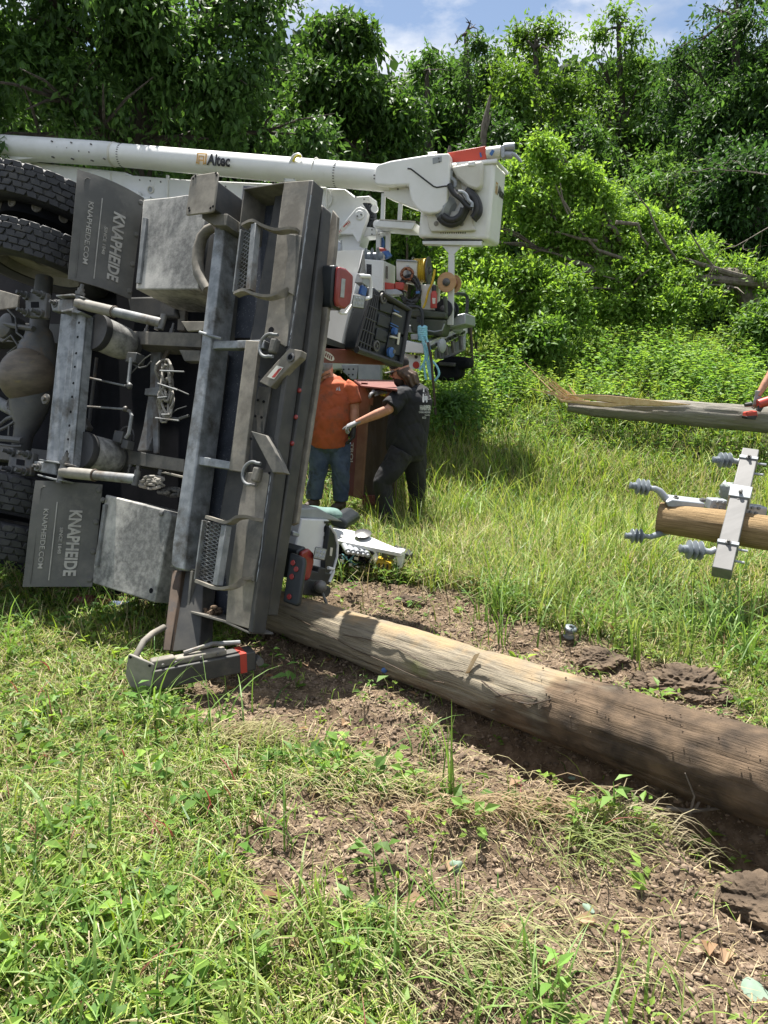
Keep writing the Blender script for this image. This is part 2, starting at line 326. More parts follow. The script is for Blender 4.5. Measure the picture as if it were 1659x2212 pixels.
# bed between them: dark interior
# --- bumper channel
mb = MB()
plm(mb, K2, [(1005, 455), (1225, 440), (1200, 620), (1130, 1170), (1040, 1740), (850, 1640), (880, 1450), (905, 1250), (950, 870)], 0, -.10)
bp = mb.build('bumper', M['dustlight'], TR, bevel=.005, label='rear bumper flange, upper end')
plm(MB(), ID, [(0, 0), (1, 0), (0, 1)], 0, 0)
pl('bumper', K5, [(740, 1075), (900, 1076), (945, 1090), (860, 1760), (820, 1960), (770, 2330), (575, 2270), (600, 1940), (690, 1300)], 0, -.10, 'dustlight', label='rear bumper flange, lower end')
# rear face of the bumper: two long folded plates
mb = MB()
def ustrip(mb, top, bot, ktop, kbot, w0, w1, uin=.04):
    a, b = F(ktop(*top), w0), F(kbot(*bot), w0)
    return mb.prism([a, b, b - F.u * uin, a - F.u * uin], F.w * (w1 - w0))
mb = MB(); a, b = F(K2(1226, 440), .004), F(K7(1236, 395), .004); n1, n2 = F.u * .006, -F.w * .105
mb.prism([a + n1, b + n1, b - F.u * .03, a - F.u * .03], n2)
mb.build('bumper_face', M['darksteel'], TR, bevel=.006)
mb = MB(); mb.prism([F(p, -.20) for p in [K2(1010, 600), K2(1310, 640), K2(1375, 700), K2(1350, 1000), K5(1312, 150), K5(1195, 900), K5(1112, 1480), K7(1365, 310), K7(1180, 300), K5(600, 1500), K5(840, 100)]], F.w * .09)
mb.build('rear_sill', M['darksteel'], TR, bevel=.008)
mb = MB(); mb.prism([F(p, -.23) for p in [K2(1380, 670), K2(1415, 720), K2(1400, 960), K5(1365, 0), K5(1230, 900), K5(1142, 1480), K5(1095, 1500), K5(1160, 1000), K5(1250, 0)]], -F.w * .03)
mb.build('tailgate_edge', M['dustlight'], TR, bevel=.004)
mb = MB()
for p in [(1168, 421), (1140, 634), (1110, 845)]:
    c = F(K5(*p), -.108); mb.lathe(c, F.w, [(.014, 0), (.013, .008), (.006, .013)], 14)
mb.build('marker_light', M['redlens'], TR)
# recess of the channel: back panel, end plates
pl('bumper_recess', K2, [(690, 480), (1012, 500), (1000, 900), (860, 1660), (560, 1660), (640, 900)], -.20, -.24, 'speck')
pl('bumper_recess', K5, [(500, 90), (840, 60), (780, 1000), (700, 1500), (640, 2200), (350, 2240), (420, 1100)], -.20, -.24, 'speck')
mb = MB()
mb.prism([F(K2(690, 505), .003), F(K2(1005, 455), .003), F(K2(1005, 466), .003), F(K2(693, 516), .003)], -F.w * .21)
mb.prism([F(K2(695, 505), 0), F(K2(703, 507), 0), F(K2(664, 842), 0), F(K2(655, 842), 0)], -F.w * .20)
mb.prism([F(K7(935, 88), 0), F(K7(945, 88), 0), F(K7(925, 292), 0), F(K7(914, 290), 0)], -F.w * .20)
mb.prism([F(K7(914, 290), 0), F(K7(1100, 342), 0), F(K7(1225, 398), 0), F(K7(1225, 388), 0), F(K7(1100, 330), 0), F(K7(918, 280), 0)], -F.w * .20)
mb.prism([F(K7(835, 60), -.03), F(K7(1000, 85), -.03), F(K7(1000, 92), -.03), F(K7(835, 68), -.03)], -F.w * .14)
mb.build('end_plate', M['dust'], TR, bevel=.002)
# mud heap lying in the bottom of the channel
mb = MB()
for i in range(46):
    x, y = 950 + rnd.random() * 120, 258 + rnd.random() * 45; x += (y - 258) * .3; q = F(K7(x, y), -.05 - rnd.random() * .12)
    mb.ball(q, [.008 + rnd.random() * .016 for _ in range(3)], 6)
mb.build('mud_heap', M['mud'], TR)
# --- galvanised cross tube left of the channel
mb = MB(); mb.prism([F(p, .02) for p in [K2(470, 802), K2(548, 800), K2(470, 1480), K2(440, 1700), K5(395, 560), K5(325, 1120), K5(275, 1500), K5(245, 1860), K5(180, 1850), K5(135, 1820), K5(150, 1640), K5(250, 960), K5(370, 120)]], -F.w * .16)
mb.build('cross_tube', M['galv'], TR, bevel=.010, seg=3)
pl('tube_side', K2, [(545, 830), (655, 840), (640, 1000), (600, 1250), (565, 1680), (470, 1680)], -.13, -.2, 'dust')
pl('tube_side', K5, [(440, 95), (545, 110), (500, 460), (440, 900), (400, 1200), (370, 1500), (345, 1850), (240, 1850)], -.13, -.2, 'dust')
# stub bars and the hitch plate
pl('stub_bar', K2, [(440, 1682), (716, 1676), (852, 1672), (850, 1738), (500, 1740), (440, 1745)], .0, -.05, 'galv')
pl('stub_bar', K5, [(330, 940), (612, 988), (606, 1052), (328, 1010)], .0, -.05, 'galv')
pl('hitch_plate', K5, [(737, 18), (842, 25), (720, 1076), (602, 1058)], .012, -.02, 'dustlight')
pl('hitch_recess', K5, [(840, 386), (940, 392), (880, 770), (775, 742)], -.095, -.13, 'dust')
mb = MB()
for p in [(835, 498), (882, 510), (815, 626), (864, 636), (1066, 76), (846, 312), (781, 808), (929, 1082)]:
    c = F(K5(*p), -.093 if 480 < p[1] < 700 else .002); mb.cyl(c, c + F.w * .004, .008, 10)
c = F(K2(908, 1600), .002); mb.lathe(c, F.w, [(.019, 0), (.019, .004)], 16)
mb.build('bolt_hole', M['void'], TR)
# weld scar of scraped pale paint along the flange edge
mb = MB(); rr = random.Random(3)
def jag(ps, w, h, wd):
    out = []
    for i in range(len(ps) - 1):
        a, b = F(ps[i], w), F(ps[i + 1], w)
        for k in range(8): out.append(a.lerp(b, k / 8) + F.u * (rr.random() - .5) * .004)
    out.append(F(ps[-1], w)); return mb.tube(out, [wd * (.5 + rr.random()) for _ in out], 6)
jag([K2(1215, 560), K2(1190, 720), K2(1140, 1090), K2(1105, 1330), K2(1065, 1600), K2(1045, 1720)], .002, 0, .0035)
jag([K5(940, 1095), K5(912, 1300), K5(885, 1480), K5(862, 1700), K5(825, 1950)], .002, 0, .004)
mb.build('weld_seam', M['galv'], TR)
# tow brackets
def bracket(pts, m='dustlight', lab=None):
    mb = MB(); mb.prism([F(K5(*p), .035) for p in pts], -F.w * .05); return mb.build('tow_bracket', M[m], TR, bevel=.004, label=lab)
bracket([(845, 350), (985, 190), (1085, 82), (1185, 100), (1175, 150), (1100, 220), (935, 395)], lab='upper slanted tow bracket with warning sticker')
br = bracket([(778, 744), (900, 778), (960, 880), (1048, 1080), (950, 1076), (880, 940)], 'dust', lab='lower slanted tow bracket')
mb = MB(); mb.prism([F(K5(*p), .037) for p in [(985, 222), (1040, 236), (965, 332), (910, 312)]], F.w * .002); mb.build('warning_sticker', M['cream'], TR)
mb = MB()
for k in range(3):
    mb.prism([F(K5(*p), .0395) for p in [(1018 - k * 8 - 2, 240 + k * 4), (1026 - k * 8, 243 + k * 4), (968 - k * 8, 318), (961 - k * 8, 314)]], F.w * .001)
mb.build('sticker_print', M['redpaint'], TR)
mb = MB(); c = F(K5(1100, 158), .037); mb.lathe(c, F.w, [(.026, 0), (.026, .006), (.017, .009), (.017, .002)], 18, closed=False); mb.build('bracket_eye', M['steelpin'], TR)
mb = MB(); mb.box(c + F.w * .008, F.u * .012, F.v * .012, F.w * .004); mb.build('eye_opening', M['void'], TR, bevel=.003)
# D-rings
def dring(K, cx, cy, r):
    mb = MB(); c = F(K(cx, cy), .03); e = F(K(cx + r, cy), .03); rad = (e - c).length; pts = []
    for i in range(19):
        a = R_(70) + R_(220) * i / 18; pts.append(c + F.u * math.cos(a) * rad + F.v * math.sin(a) * rad * 1.05)
    mb.tube([pts[0] + F.u * rad * .5] + pts + [pts[-1] + F.u * rad * .5], .0095, 10); mb.build('tow_ring', M['galvdirt'], TR)
    mb = MB(); a = c + F.u * rad * .55; mb.box(a - F.w * .012, F.u * .024, F.v * rad * .68, F.w * .022); mb.build('ring_clamp', M['dust'], TR, bevel=.012, seg=3)
dring(K2, 885, 1716, 66); dring(K5, 780, 1083, 68)
# --- steps with grip-strut treads
def step(K, l0, l1, m0, m1, armT, armB, arms_w, lab):
    s = MB(); a0, a1, b0, b1 = F(K(*l0), .17), F(K(*l1), .17), F(K(*m0), .17), F(K(*m1), .17)
    s.beam(a0, a1, .010, .045, F.w); r = s.build('step_frame', M['galvdirt'], TR, bevel=.002, label=lab)
    s = MB(); s.beam(b0, b1, .036, .045, F.w); s.build('step_rail', M['galvdirt'], r, bevel=.003)
    g = MB(); n = 15
    for j in range(5):                                   # wavy serrated strips
        pts = []; t = (j + .5) / 5.4
        for i in range(n * 4 + 1):
            s_ = i / (n * 4); p = (a0.lerp(b0, t)).lerp(a1.lerp(b1, t), s_)
            d = (b0 - a0) * .085; pts.append(p + d * math.sin(i * math.pi / 2 + j * math.pi) - F.w * .008)
        for i in range(len(pts) - 1): g.beam(pts[i], pts[i + 1], .003, .014, F.w)
    g.build('grip_tread', M['galvdirt'], r)
    bk = MB(); bk.prism([a0, b0, b1, a1], -F.w * .003); 
    for v in bk.v: pass
    bk.v = [tuple(V(v) - F.w * .035) for v in bk.v]; bk.build('tread_back', M['darksteel'], r)
    for arm in (armT, armB):
        k = MB(); pts = [F(K(x, y), w) for (x, y), w in zip(arm, arms_w)]
        for i in range(len(pts) - 1):
            mid = 4; 
        fine = []
        for i in range(len(pts) - 1):
            p0 = pts[max(i - 1, 0)]; p1 = pts[i]; p2 = pts[i + 1]; p3 = pts[min(i + 2, len(pts) - 1)]
            for q in range(6):
                t = q / 6; fine.append(.5 * ((2 * p1) + (p2 - p0) * t + (2 * p0 - 5 * p1 + 4 * p2 - p3) * t * t + (3 * p1 - p0 - 3 * p2 + p3) * t ** 3))
        fine.append(pts[-1]); th = F.v * .0085; hw = F.w * .026
        vs = []; fs = []
        for p in fine: vs += [p - hw - th, p + hw - th, p + hw + th, p - hw + th]
        for i in range(len(fine) - 1): fs += [(4 * i + c, 4 * i + (c + 1) % 4, 4 * i + 4 + (c + 1) % 4, 4 * i + 4 + c) for c in range(4)]
        fs += [(3, 2, 1, 0), tuple(4 * (len(fine) - 1) + c for c in range(4))]
        k.add(vs, fs); k.build('step_arm', M['dustlight'], r, sharp=40)
step(K2, (690, 835), (632, 1318), (790, 790), (748, 1300), [(700, 800), (780, 768), (860, 806), (960, 838), (1060, 826), (1125, 838)], [(640, 1325), (715, 1300), (790, 1330), (890, 1348), (985, 1325), (1050, 1292)], [.17, .17, .15, .10, .05, .0], 'upper grip tread step')
step(K5, (413, 1462), (350, 1935), (584, 1504), (512, 1980), [(440, 1436), (600, 1480), (680, 1440), (760, 1434), (820, 1452), (885, 1462)], [(358, 1945), (500, 2000), (590, 2004), (670, 1980), (730, 1935), (800, 1925)], [.17, .17, .15, .10, .05, .0], 'lower grip tread step with bent scuffed arms')
# plates behind the steps
pl('step_mount', K2, [(1020, 850), (1140, 870), (1080, 1330), (1000, 1290), (1035, 1000)], .012, .0, 'dust')
pl('step_mount', K5, [(760, 1440), (880, 1455), (800, 1950), (700, 1930), (740, 1600)], .012, .0, 'dust')
# --- folded outriggers
def outr(pts, K, w0, tubepts, wt1, lab, wa=None):
    m_ = MB(); m_.prism([F(K(*p), w0) for p in pts], -F.w * .014); f = m_.build('outrigger_pad', M['dustlight'], TR, bevel=.005, label=lab)
    h = MB()
    c = [F(K(*p), w0 + .001) for p in pts]; mid = (c[0] + c[1] + c[2] + c[3]) / 4
    for q in c: z = q.lerp(mid, .14); h.cyl(z, z + F.w * .002, .008, 10)
    h.build('bolt_hole', M['void'], f)
    t = MB(); t.prism([F(K(*p), w0 - .014) for p in tubepts], F.w * (wt1 - w0)); return t.build('outrigger_tube', M['darksteel'], TR, bevel=.006)
outr([(305, 405), (488, 376), (497, 395), (462, 675), (440, 690), (252, 712), (247, 690), (285, 425)], K2, .16, [(330, 430), (484, 440), (462, 660), (310, 660)], -.42, 'upper outrigger pad with rusty scuffs')
pl('outrigger_bracket', K2, [(370, 700), (570, 700), (560, 790), (470, 790), (372, 735)], .08, -.1, 'dust')
pl('outrigger_bracket', K2, [(555, 735), (660, 770), (650, 840), (560, 838)], -.02, -.1, 'dustlight')
# lower one: vertical leg, foot tube lying on the ground, its pad and red band
mb = MB(); mb.prism([F(K7(846, 85), -.03), F(K7(893, 88), -.03), AY(K7(838, 482), 3.87), AY(K7(798, 478), 3.85)], V(F.w) * -.12)
mb.build('outrigger_leg', M['rust'], TR, bevel=.005)
mb = MB(); mb.prism([F(K7(893, 92), -.06), F(K7(1000, 92), -.06), AY(K7(980, 470), 3.92), AY(K7(842, 486), 3.88)], -F.w * .10); mb.build('leg_sleeve', M['darksteel'], TR, bevel=.005)
g0 = F(K7(682, 608), .18); 
foot = MB(); A = AY(K7(745, 612), 3.53); B = AY(K7(1180, 525), 3.76); dirv = (B - A).normalized(); upv = V(0, 0, 1); sdv = dirv.cross(upv).normalized(); upv = sdv.cross(dirv)
foot.beam(A, B + dirv * .07, .105, .105, upv); foot.build('outrigger_foot', M['darksteel'], TR, bevel=.006)
foot = MB(); foot.box(B, dirv * .018, upv * .0545, sdv * .0545); foot.build('red_band', M['redpaint'], TR)
foot = MB(); foot.beam(A + upv * .075, A + upv * .075 + dirv * .12, .055, .045, upv); foot.beam(A + upv * .07 + dirv * .12, B + upv * .07 - dirv * .08, .06, .035, upv)
foot.build('foot_bracket', M['dustlight'], TR, bevel=.01, seg=3)
foot = MB()
sgd = 1 if sdv.y < 0 else -1
for t in (.04, .09, .19, .26): c = A + dirv * t * 1.3 + upv * .07 + sdv * sgd * .028; foot.cyl(c, c + sdv * sgd * .015, .008, 8)
c = B + dirv * .09 - upv * .01; foot.cyl(c, c + sdv * sgd * .06, .022, 14)
foot.build('bolt', M['steelpin'], TR)
foot = MB(); pp = [AY(K7(*p), 3.50) for p in [(628, 500), (636, 498), (745, 545), (753, 552), (736, 718), (726, 722), (650, 684), (614, 600)]]; foot.prism(pp, V(.005, .014, 0)); foot.build('outrigger_pad', M['shock'], TR, bevel=.004, label='lower outrigger pad standing in the grass')
foot = MB()
for p in [(641, 512), (735, 553), (722, 708)]: c = AY(K7(*p), 3.499); foot.cyl(c, c + V(0, -.003, 0), .007, 10)
foot.build('bolt_hole', M['void'], TR)
mb = MB(); mb.tube([AY(K7(x, y), w) for (x, y), w in zip([(805, 365), (750, 395), (705, 435), (670, 500), (665, 540)], [3.85, 3.75, 3.65, 3.58, 3.56])], .017, 12); mb.build('hydraulic_hose', M['dustlight'], TR)
mb = MB(); mb.tube([B - dirv * .3 + upv * .1, B - dirv * .15 + upv * .12, B + upv * .1], .012, 8); mb.build('hydraulic_hose', M['galvdirt'], TR)
# --- wheel boxes
def wheelbox(K, pts, w0, w1, lab):
    o = pl('wheel_box', K, pts, w0, w1, 'grime', bevel=.008, label=lab); return o
wheelbox(K1, [(1105, 592), (1330, 570), (1445, 552), (1600, 600), (1560, 900), (1530, 1283), (1045, 1283)], -.12, -.62, 'upper scuffed steel box behind the wheels')
wheelbox(ID, [(228, 1068), (365, 1104), (370, 1112), (334, 1302), (195, 1258)], -.05, -.50, 'lower scuffed steel box behind the wheels')
mb = MB(); mb.prism([F(K1(*p), -.10) for p in [(1100, 730), (1128, 730), (1075, 1235), (1048, 1235)]], -F.w * .02)
mb.prism([F(p, -.03) for p in [K4(925, 1500), K4(950, 1495), K4(872, 2060), K4(850, 2050)]], -F.w * .02)
mb.build('hinge_strip', M['galvdirt'], TR, bevel=.002)
mb = MB(); c = F(K4(1455, 1580), -.05); mb.lathe(c, F.w, [(.018, 0), (.018, .008), (.012, .012)], 12)
c = F(K4(930, 1460), -.03); mb.lathe(c, F.w, [(.02, 0), (.02, .008), (.014, .014)], 6)
mb.build('bolt', M['steelpin'], TR); mb = MB(); c = F(K7(742, 185), -.049); mb.cyl(c, c + F.w * .002, .016, 14); mb.build('bolt_hole', M['void'], TR)
# round hose loop beside upper box
mb = MB(); mb.tube([F(K1(x, y), -.08) for x, y in [(1659, 800), (1600, 830), (1560, 880), (1532, 980), (1524, 1080), (1535, 1160), (1570, 1230), (1600, 1290)]], [.03, .034, .036, .038, .038, .037, .034, .03], 12)
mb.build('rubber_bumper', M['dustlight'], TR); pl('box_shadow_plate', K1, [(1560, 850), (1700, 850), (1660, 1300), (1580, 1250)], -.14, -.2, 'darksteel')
# --- mud flaps with raised lettering
def flap(c4, wn, wf, K, lab, sag):
    tl, tr, br_, bl = [F(K(*p), w) for p, w in zip(c4, (wn, wf, wf, wn))]
    B_ = bil(tl, bl, tr, br_); nrm = (bl - tl).cross(tr - tl).normalized()
    if nrm.dot(CC - tl) < 0: nrm = -nrm
    def fn(s, t, h=0.0): return (tl * (1 - s) + bl * s) * (1 - t) + (tr * (1 - s) + br_ * s) * t + nrm * (h + sag * math.sin(t * math.pi) * .03 + sag * .012 * math.sin(s * 5 + t * 2))
    n = 14; mb = MB(); vs = [fn(i / n, j / n, 0) for i in range(n + 1) for j in range(n + 1)] + [fn(i / n, j / n, -.010) for i in range(n + 1) for j in range(n + 1)]
    k = (n + 1) ** 2; fs = []
    for i in range(n):
        for j in range(n):
            a = i * (n + 1) + j; fs += [(a, a + 1, a + n + 2, a + n + 1), (k + a, k + a + n + 1, k + a + n + 2, k + a + 1)]
    for i in range(n):
        a = i; fs.append((a, a + k, a + 1 + k, a + 1)); a = n * (n + 1) + i; fs.append((a, a + 1, a + 1 + k, a + k))
        a = i * (n + 1); fs.append((a, a + n + 1, a + n + 1 + k, a + k)); a += n; fs.append((a, a + k, a + n + 1 + k, a + n + 1))
    mb.add(vs, fs); o = mb.build('mud_flap', M['mudflap'], TR, label=lab)
    t = MB(); put_text(t, 'KNAPHEIDE', fn, (.27, .90, .57, .755), .006, .035)
    put_text(t, 'SINCE 1848', fn, (.44, .69, .455, .505), .005, .02)
    put_text(t, 'KNAPHEIDE.COM', fn, (.27, .83, .19, .265), .005, .012)
    t.add([fn(.20, .37, .005), fn(.94, .37, .005), fn(.94, .385, .005), fn(.20, .385, .005)], [(0, 1, 2, 3)])
    t.build('lettering', M['letters'], o)
    t = MB()
    for a, b in [(s_ / 30, .12) for s_ in range(3, 29)]:
        pass
    t.tube([fn(.97, .11, .002), fn(.08, .11, .002), fn(.055, .14, .002), fn(.055, .97, .002)], .0035, 6)
    t.build('raised_border', M['mudflap'], o)
    t = MB()
    for s_ in (.06, .37, .66, .93): c = fn(s_, .955, 0); t.lathe(c, nrm, [(.019, 0), (.019, .005), (.012, .010)], 14)
    t.build('flap_bolt', M['mudflap'], o); return o
flap([(598, 357), (1108, 585), (1010, 1365), (526, 1197)], .20, -.20, K1, 'upper grey mud flap with raised lettering', 1)
flap([K4(318, 1283), K4(925, 1322), K4(830, 2240), K4(198, 2240)], .22, -.05, ID, 'lower grey mud flap with raised lettering', .7)
# --- dual wheels
AXW = -.06
def wheel(cpx, wide, lab, r=.50):
    """cpx: the hub centre seen in plane AXW; tread runs round the v axis"""
    c = F(cpx, AXW); h = wide / 2; n = 72; mb = MB()
    prof = [(r * .60, -h * .8), (r * .80, -h * 1.0), (r * .94, -h * .96), (r * .985, -h * .82), (r, -h * .6), (r, h * .6), (r * .985, h * .82), (r * .94, h * .96), (r * .80, h), (r * .60, h * .8)]
    root = MB().lathe(c, F.v, prof, n, closed=True).build('wheel', M['tyre'], TR, label=lab, sharp=50)
    tb = MB(); ax = F.v; x = F.w; y = ax.cross(x); nb = 44
    for row, off in enumerate((-.74, -.38, 0.0, .38, .74)):
        for k in range(nb):
            a = 2 * math.pi * (k + .5 * (row % 2)) / nb + rnd.uniform(-.01, .01); rd = x * math.cos(a) + y * math.sin(a); tg = ax.cross(rd)
            if rd.dot(F.w) < -.35: continue
            rr_ = r * (1.0 if abs(off) < .6 else .988)
            tb.box(c + rd * (rr_ + .006) + ax * off * h, tg * (math.pi * r / nb * .9), ax * h * .175 + tg * .008 * (1 if k % 2 else -1), rd * .0075)
    tb.build('tread_blocks', M['tyre'], root, bevel=.004, seg=1)
    rm = MB(); rm.lathe(c, F.v, [(r * .6, -h * .7), (r * .57, -h * .75), (r * .52, -h * .4), (r * .5, 0), (r * .52, h * .4), (r * .57, h * .75), (r * .6, h * .7)], 40, closed=True)
    rm.lathe(c, F.v, [(.05, -.03), (r * .52, -.03), (r * .52, .03), (.05, .03)], 40, closed=True); rm.build('rim', M['shock'], root)
    return root
def wpx(px, py): return (px, py)
wheel((98, 450), .25, 'outer tyre of the raised pair')
wheel((92, 562), .25, 'inner tyre of the raised pair')
wheel((30, 1061), .25, 'inner tyre of the pair near the ground')
wheel((16, 1157), .25, 'outer tyre of the pair near the ground')
mb = MB(); c0 = F((95, 480), AXW); mb.cyl(c0 - F.v * .06, c0 + F.v * .06, .30, 30); mb.build('hub_gap_shade', M['void'], TR)  # near-black cylinder painted as the shaded gap between the two tyres
mb = MB()
for k in range(10): a = k * math.pi / 5 + .2; q = c0 + F.w * (math.cos(a) * .302) + F.u * (math.sin(a) * .302); mb.lathe(q, F.w * math.cos(a) + F.u * math.sin(a), [(.036, 0), (.034, .008), (.026, .008), (.022, .002)], 14)
mb.build('hub_hole', M['shock'], TR)
# --- rear axle and differential
a0, a1 = F((96, 600), AXW), F((30, 1060), AXW)
mb = MB(); mid = F((72, 818), AXW); dv = (a1 - a0)
mb.tube([a0, a0.lerp(mid, .5), mid - dv * .22, mid - dv * .14, mid, mid + dv * .14, mid + dv * .22, mid.lerp(a1, .5), a1], [.062, .068, .085, .13, .17, .13, .085, .068, .062], 28, flat=(F.u, 1.05))
mb.build('axle_housing', M['grease'], TR, sharp=60)
mb = MB(); mb.ball(mid + F.w * .05 + F.u * .01, (.19, .21, .20), 32, (F.u, F.v, F.w)); mb.build('differential_cover', M['diff'], TR, sharp=80)
mb = MB()
for k in range(14):
    a = k * math.pi * 2 / 14; c = mid + F.w * .055 + F.u * math.cos(a) * .185 + F.v * math.sin(a) * .205 ; mb.cyl(c, c + F.w * .03, .011, 6)
c = F(K4(395, 545), .22); mb.lathe(c - F.w * .02, F.w, [(.035, 0), (.035, .012), (.016, .014), (.016, .03)], 16)
mb.build('cover_bolt', M['grease'], TR)
mb = MB(); mb.tube([F((-40, 850), -.05), F((40, 893), -.1)], .045, 16); mb.build('drive_shaft', M['galvdirt'], TR)
mb = MB()
for k in range(5):
    c = F(K4(85 + k * 14, 590 + k * 6), -.02); mb.tube([c + F.u * .03 * math.cos(t * .9) + F.v * .04 * math.sin(t * .9) for t in range(8)], .007, 6)
mb.build('chain_wrap', M['steelpin'], TR)
# brake chambers / dark round drums at far left
mb = MB(); c = F(K1(30, 1560), .02); mb.lathe(c, F.w, [(.09, -.12), (.10, -.02), (.095, 0), (.06, .02), (.02, .03)], 24); c = F(K4(20, 1010), 0); mb.build('brake_chamber', M['grease'], TR)
mb = MB()
for (K, pts, r, w) in [(K1, [(0, 1540), (120, 1570), (260, 1590)], .02, .03), (K1, [(20, 1690), (90, 1640), (140, 1720), (60, 1780)], .010, .0), (K4, [(0, 780), (60, 730), (140, 700), (210, 690)], .014, .0), (K4, [(0, 830), (80, 790), (150, 740), (210, 720)], .012, .0), (K4, [(0, 905), (60, 910), (200, 925)], .022, .03), (K4, [(0, 960), (120, 975), (200, 975)], .010, .02), (K4, [(75, 880), (80, 790), (120, 760)], .006, .03), (K1, [(60, 1440), (120, 1500), (130, 1620), (210, 1680)], .008, .05)]:
    mb.tube([F(K(*p), w) for p in pts], r, 8)
mb.build('brake_hose', M['grease'], TR)
# --- galvanised crossmember in front of the axle (V-grooved)
t0, t1, b0, b1 = F(K1(470, 1475), .13), F(K1(655, 1475), .13), F(K4(415, 1095), .13), F(K4(640, 1145), .13)
mb = MB(); vs = []; prof = [(0, 0), (.08, .012), (.40, -.012), (.58, .022), (.66, .0), (.93, .006), (1, -.008)]
for (p, q) in ((t0, t1), (b0, b1)):
    for s_, h in prof: vs.append(p.lerp(q, s_) + F.w * h)
    for s_, h in prof: vs.append(p.lerp(q, s_) + F.w * (h - .016))
n = len(prof); fs = [(i, i + 1, 2 * n + i + 1, 2 * n + i) for i in range(n - 1)] + [(n + i, 3 * n + i, 3 * n + i + 1, n + i + 1) for i in range(n - 1)] + [(0, 2 * n, 3 * n, n), (n - 1, 2 * n - 1, 4 * n - 1, 3 * n - 1)] + [(i, n + i, n + i + 1, i + 1) for i in range(n - 1)] + [(2 * n + i, 2 * n + i + 1, 3 * n + i + 1, 3 * n + i) for i in range(n - 1)]
mb.add(vs, fs)
mb.prism([t1 - F.w * .01, b1 - F.w * .01, b1 - F.w * .01 + F.u * -.012, t1 - F.w * .01 - F.u * .012], -F.w * .07)
mb.build('spring_crossmember', M['galv'], TR, bevel=.003)
mb = MB()
for s_ in (.06, .16, .27, .36, .47, .56, .66, .75, .84, .92):
    for e in (.12, .82):
        c = t0.lerp(b0, s_ + rnd.uniform(-.01, .01)).lerp(t1.lerp(b1, s_), e) + F.w * .004; mb.cyl(c, c + F.w * .003, .008, 10)
mb.build('bolt_hole', M['void'], TR)
# --- air springs
def spring(ce, r, ln, lab, w0=.06):
    c = F(ce, w0); o = MB().lathe(c, -F.w, [(r * .75, 0), (r * .98, .01), (r * 1.04, .03), (r, .055), (r * 1.02, .08), (r * 1.03, ln * .6), (r * .98, ln * .8), (r * .85, ln * .93), (r * .6, ln)], 36).build('air_spring', M['grime'], TR, label=lab, sharp=60)
    MB().lathe(c + F.w * .004, -F.w, [(r * 1.06, 0), (r * 1.09, .02), (r * 1.06, .05), (r * .9, .052)], 36).build('spring_collar', M['rubber'], o)
    MB().lathe(c - F.w * (ln - .03), -F.w, [(r * .8, 0), (r * .8, .05), (r * .5, .06)], 30).build('spring_cap', M['darksteel'], o)
spring(K1(735, 1610), .115, .30, 'air spring by the raised wheels'); spring(K4(735, 1010), .115, .30, 'air spring by the lower wheels')
# --- shock absorbers
def shock(p, q, w, name_l):
    a, b = F(p, w), F(q, w - .10); o = MB().tube([a, a.lerp(b, .46)], .036, 18).build('shock_absorber', M['shock'], TR, label=name_l)
    MB().tube([a.lerp(b, .44), b], .030, 18).build('shock_sleeve', M['galvdirt'], o)
    MB().lathe(a.lerp(b, .45), b - a, [(.036, -.004), (.041, 0), (.036, .006)], 18).build('shock_collar', M['rust'], o)
    k = MB(); k.cyl(a - F.v * .07, a + F.v * .10, .022, 14); k.cyl(a + F.v * .10, a + F.v * .13, .014, 6); k.cyl(a + F.v * .055, a + F.v * .075, .034, 6); k.cyl(b - F.v * .04, b + F.v * .055, .02, 12)
    k.build('shock_bolt', M['steelpin'], o)
shock(K1(600, 1392), K1(1250, 1545), .17, 'shock absorber above the frame rail'); shock(K4(560, 1208), K4(1225, 1272), .17, 'shock absorber below the frame rail')
def clevis(K, a, b, w):
    for pts in (a, b): pass
    mb = MB()
    for pts in (a, b): mb.prism([F(K(*p), w) for p in pts], -F.w * .09)
    mb.build('shock_bracket', M['galvdirt'], TR, bevel=.003)
clevis(K1, [(430, 1328), (560, 1318), (650, 1345), (640, 1355), (560, 1332), (432, 1340)], [(470, 1448), (560, 1430), (625, 1455), (600, 1470), (550, 1450), (472, 1460)], .19)
clevis(K4, [(350, 1090), (480, 1108), (600, 1128), (598, 1148), (470, 1122), (352, 1102)], [(335, 1226), (480, 1262), (560, 1275), (555, 1290), (470, 1278), (338, 1240)], .19)
mb = MB(); mb.prism([F(K1(*p), .16) for p in [(385, 1365), (560, 1355), (560, 1465), (400, 1450)]], -F.w * .06); mb.prism([F(K4(*p), .16) for p in [(305, 1105), (500, 1125), (500, 1235), (300, 1195)]], -F.w * .06); mb.build('shock_mount', M['galvdirt'], TR, bevel=.008)
mb = MB()
for K, x, y in [(K1, 428, 1393), (K4, 348, 1160)]: c = F(K(x, y), .16); mb.lathe(c, F.w, [(.03, 0), (.03, .006), (.018, .008), (.018, .022), (.011, .022), (.011, .045)], 12)
mb.build('bolt', M['steelpin'], TR)
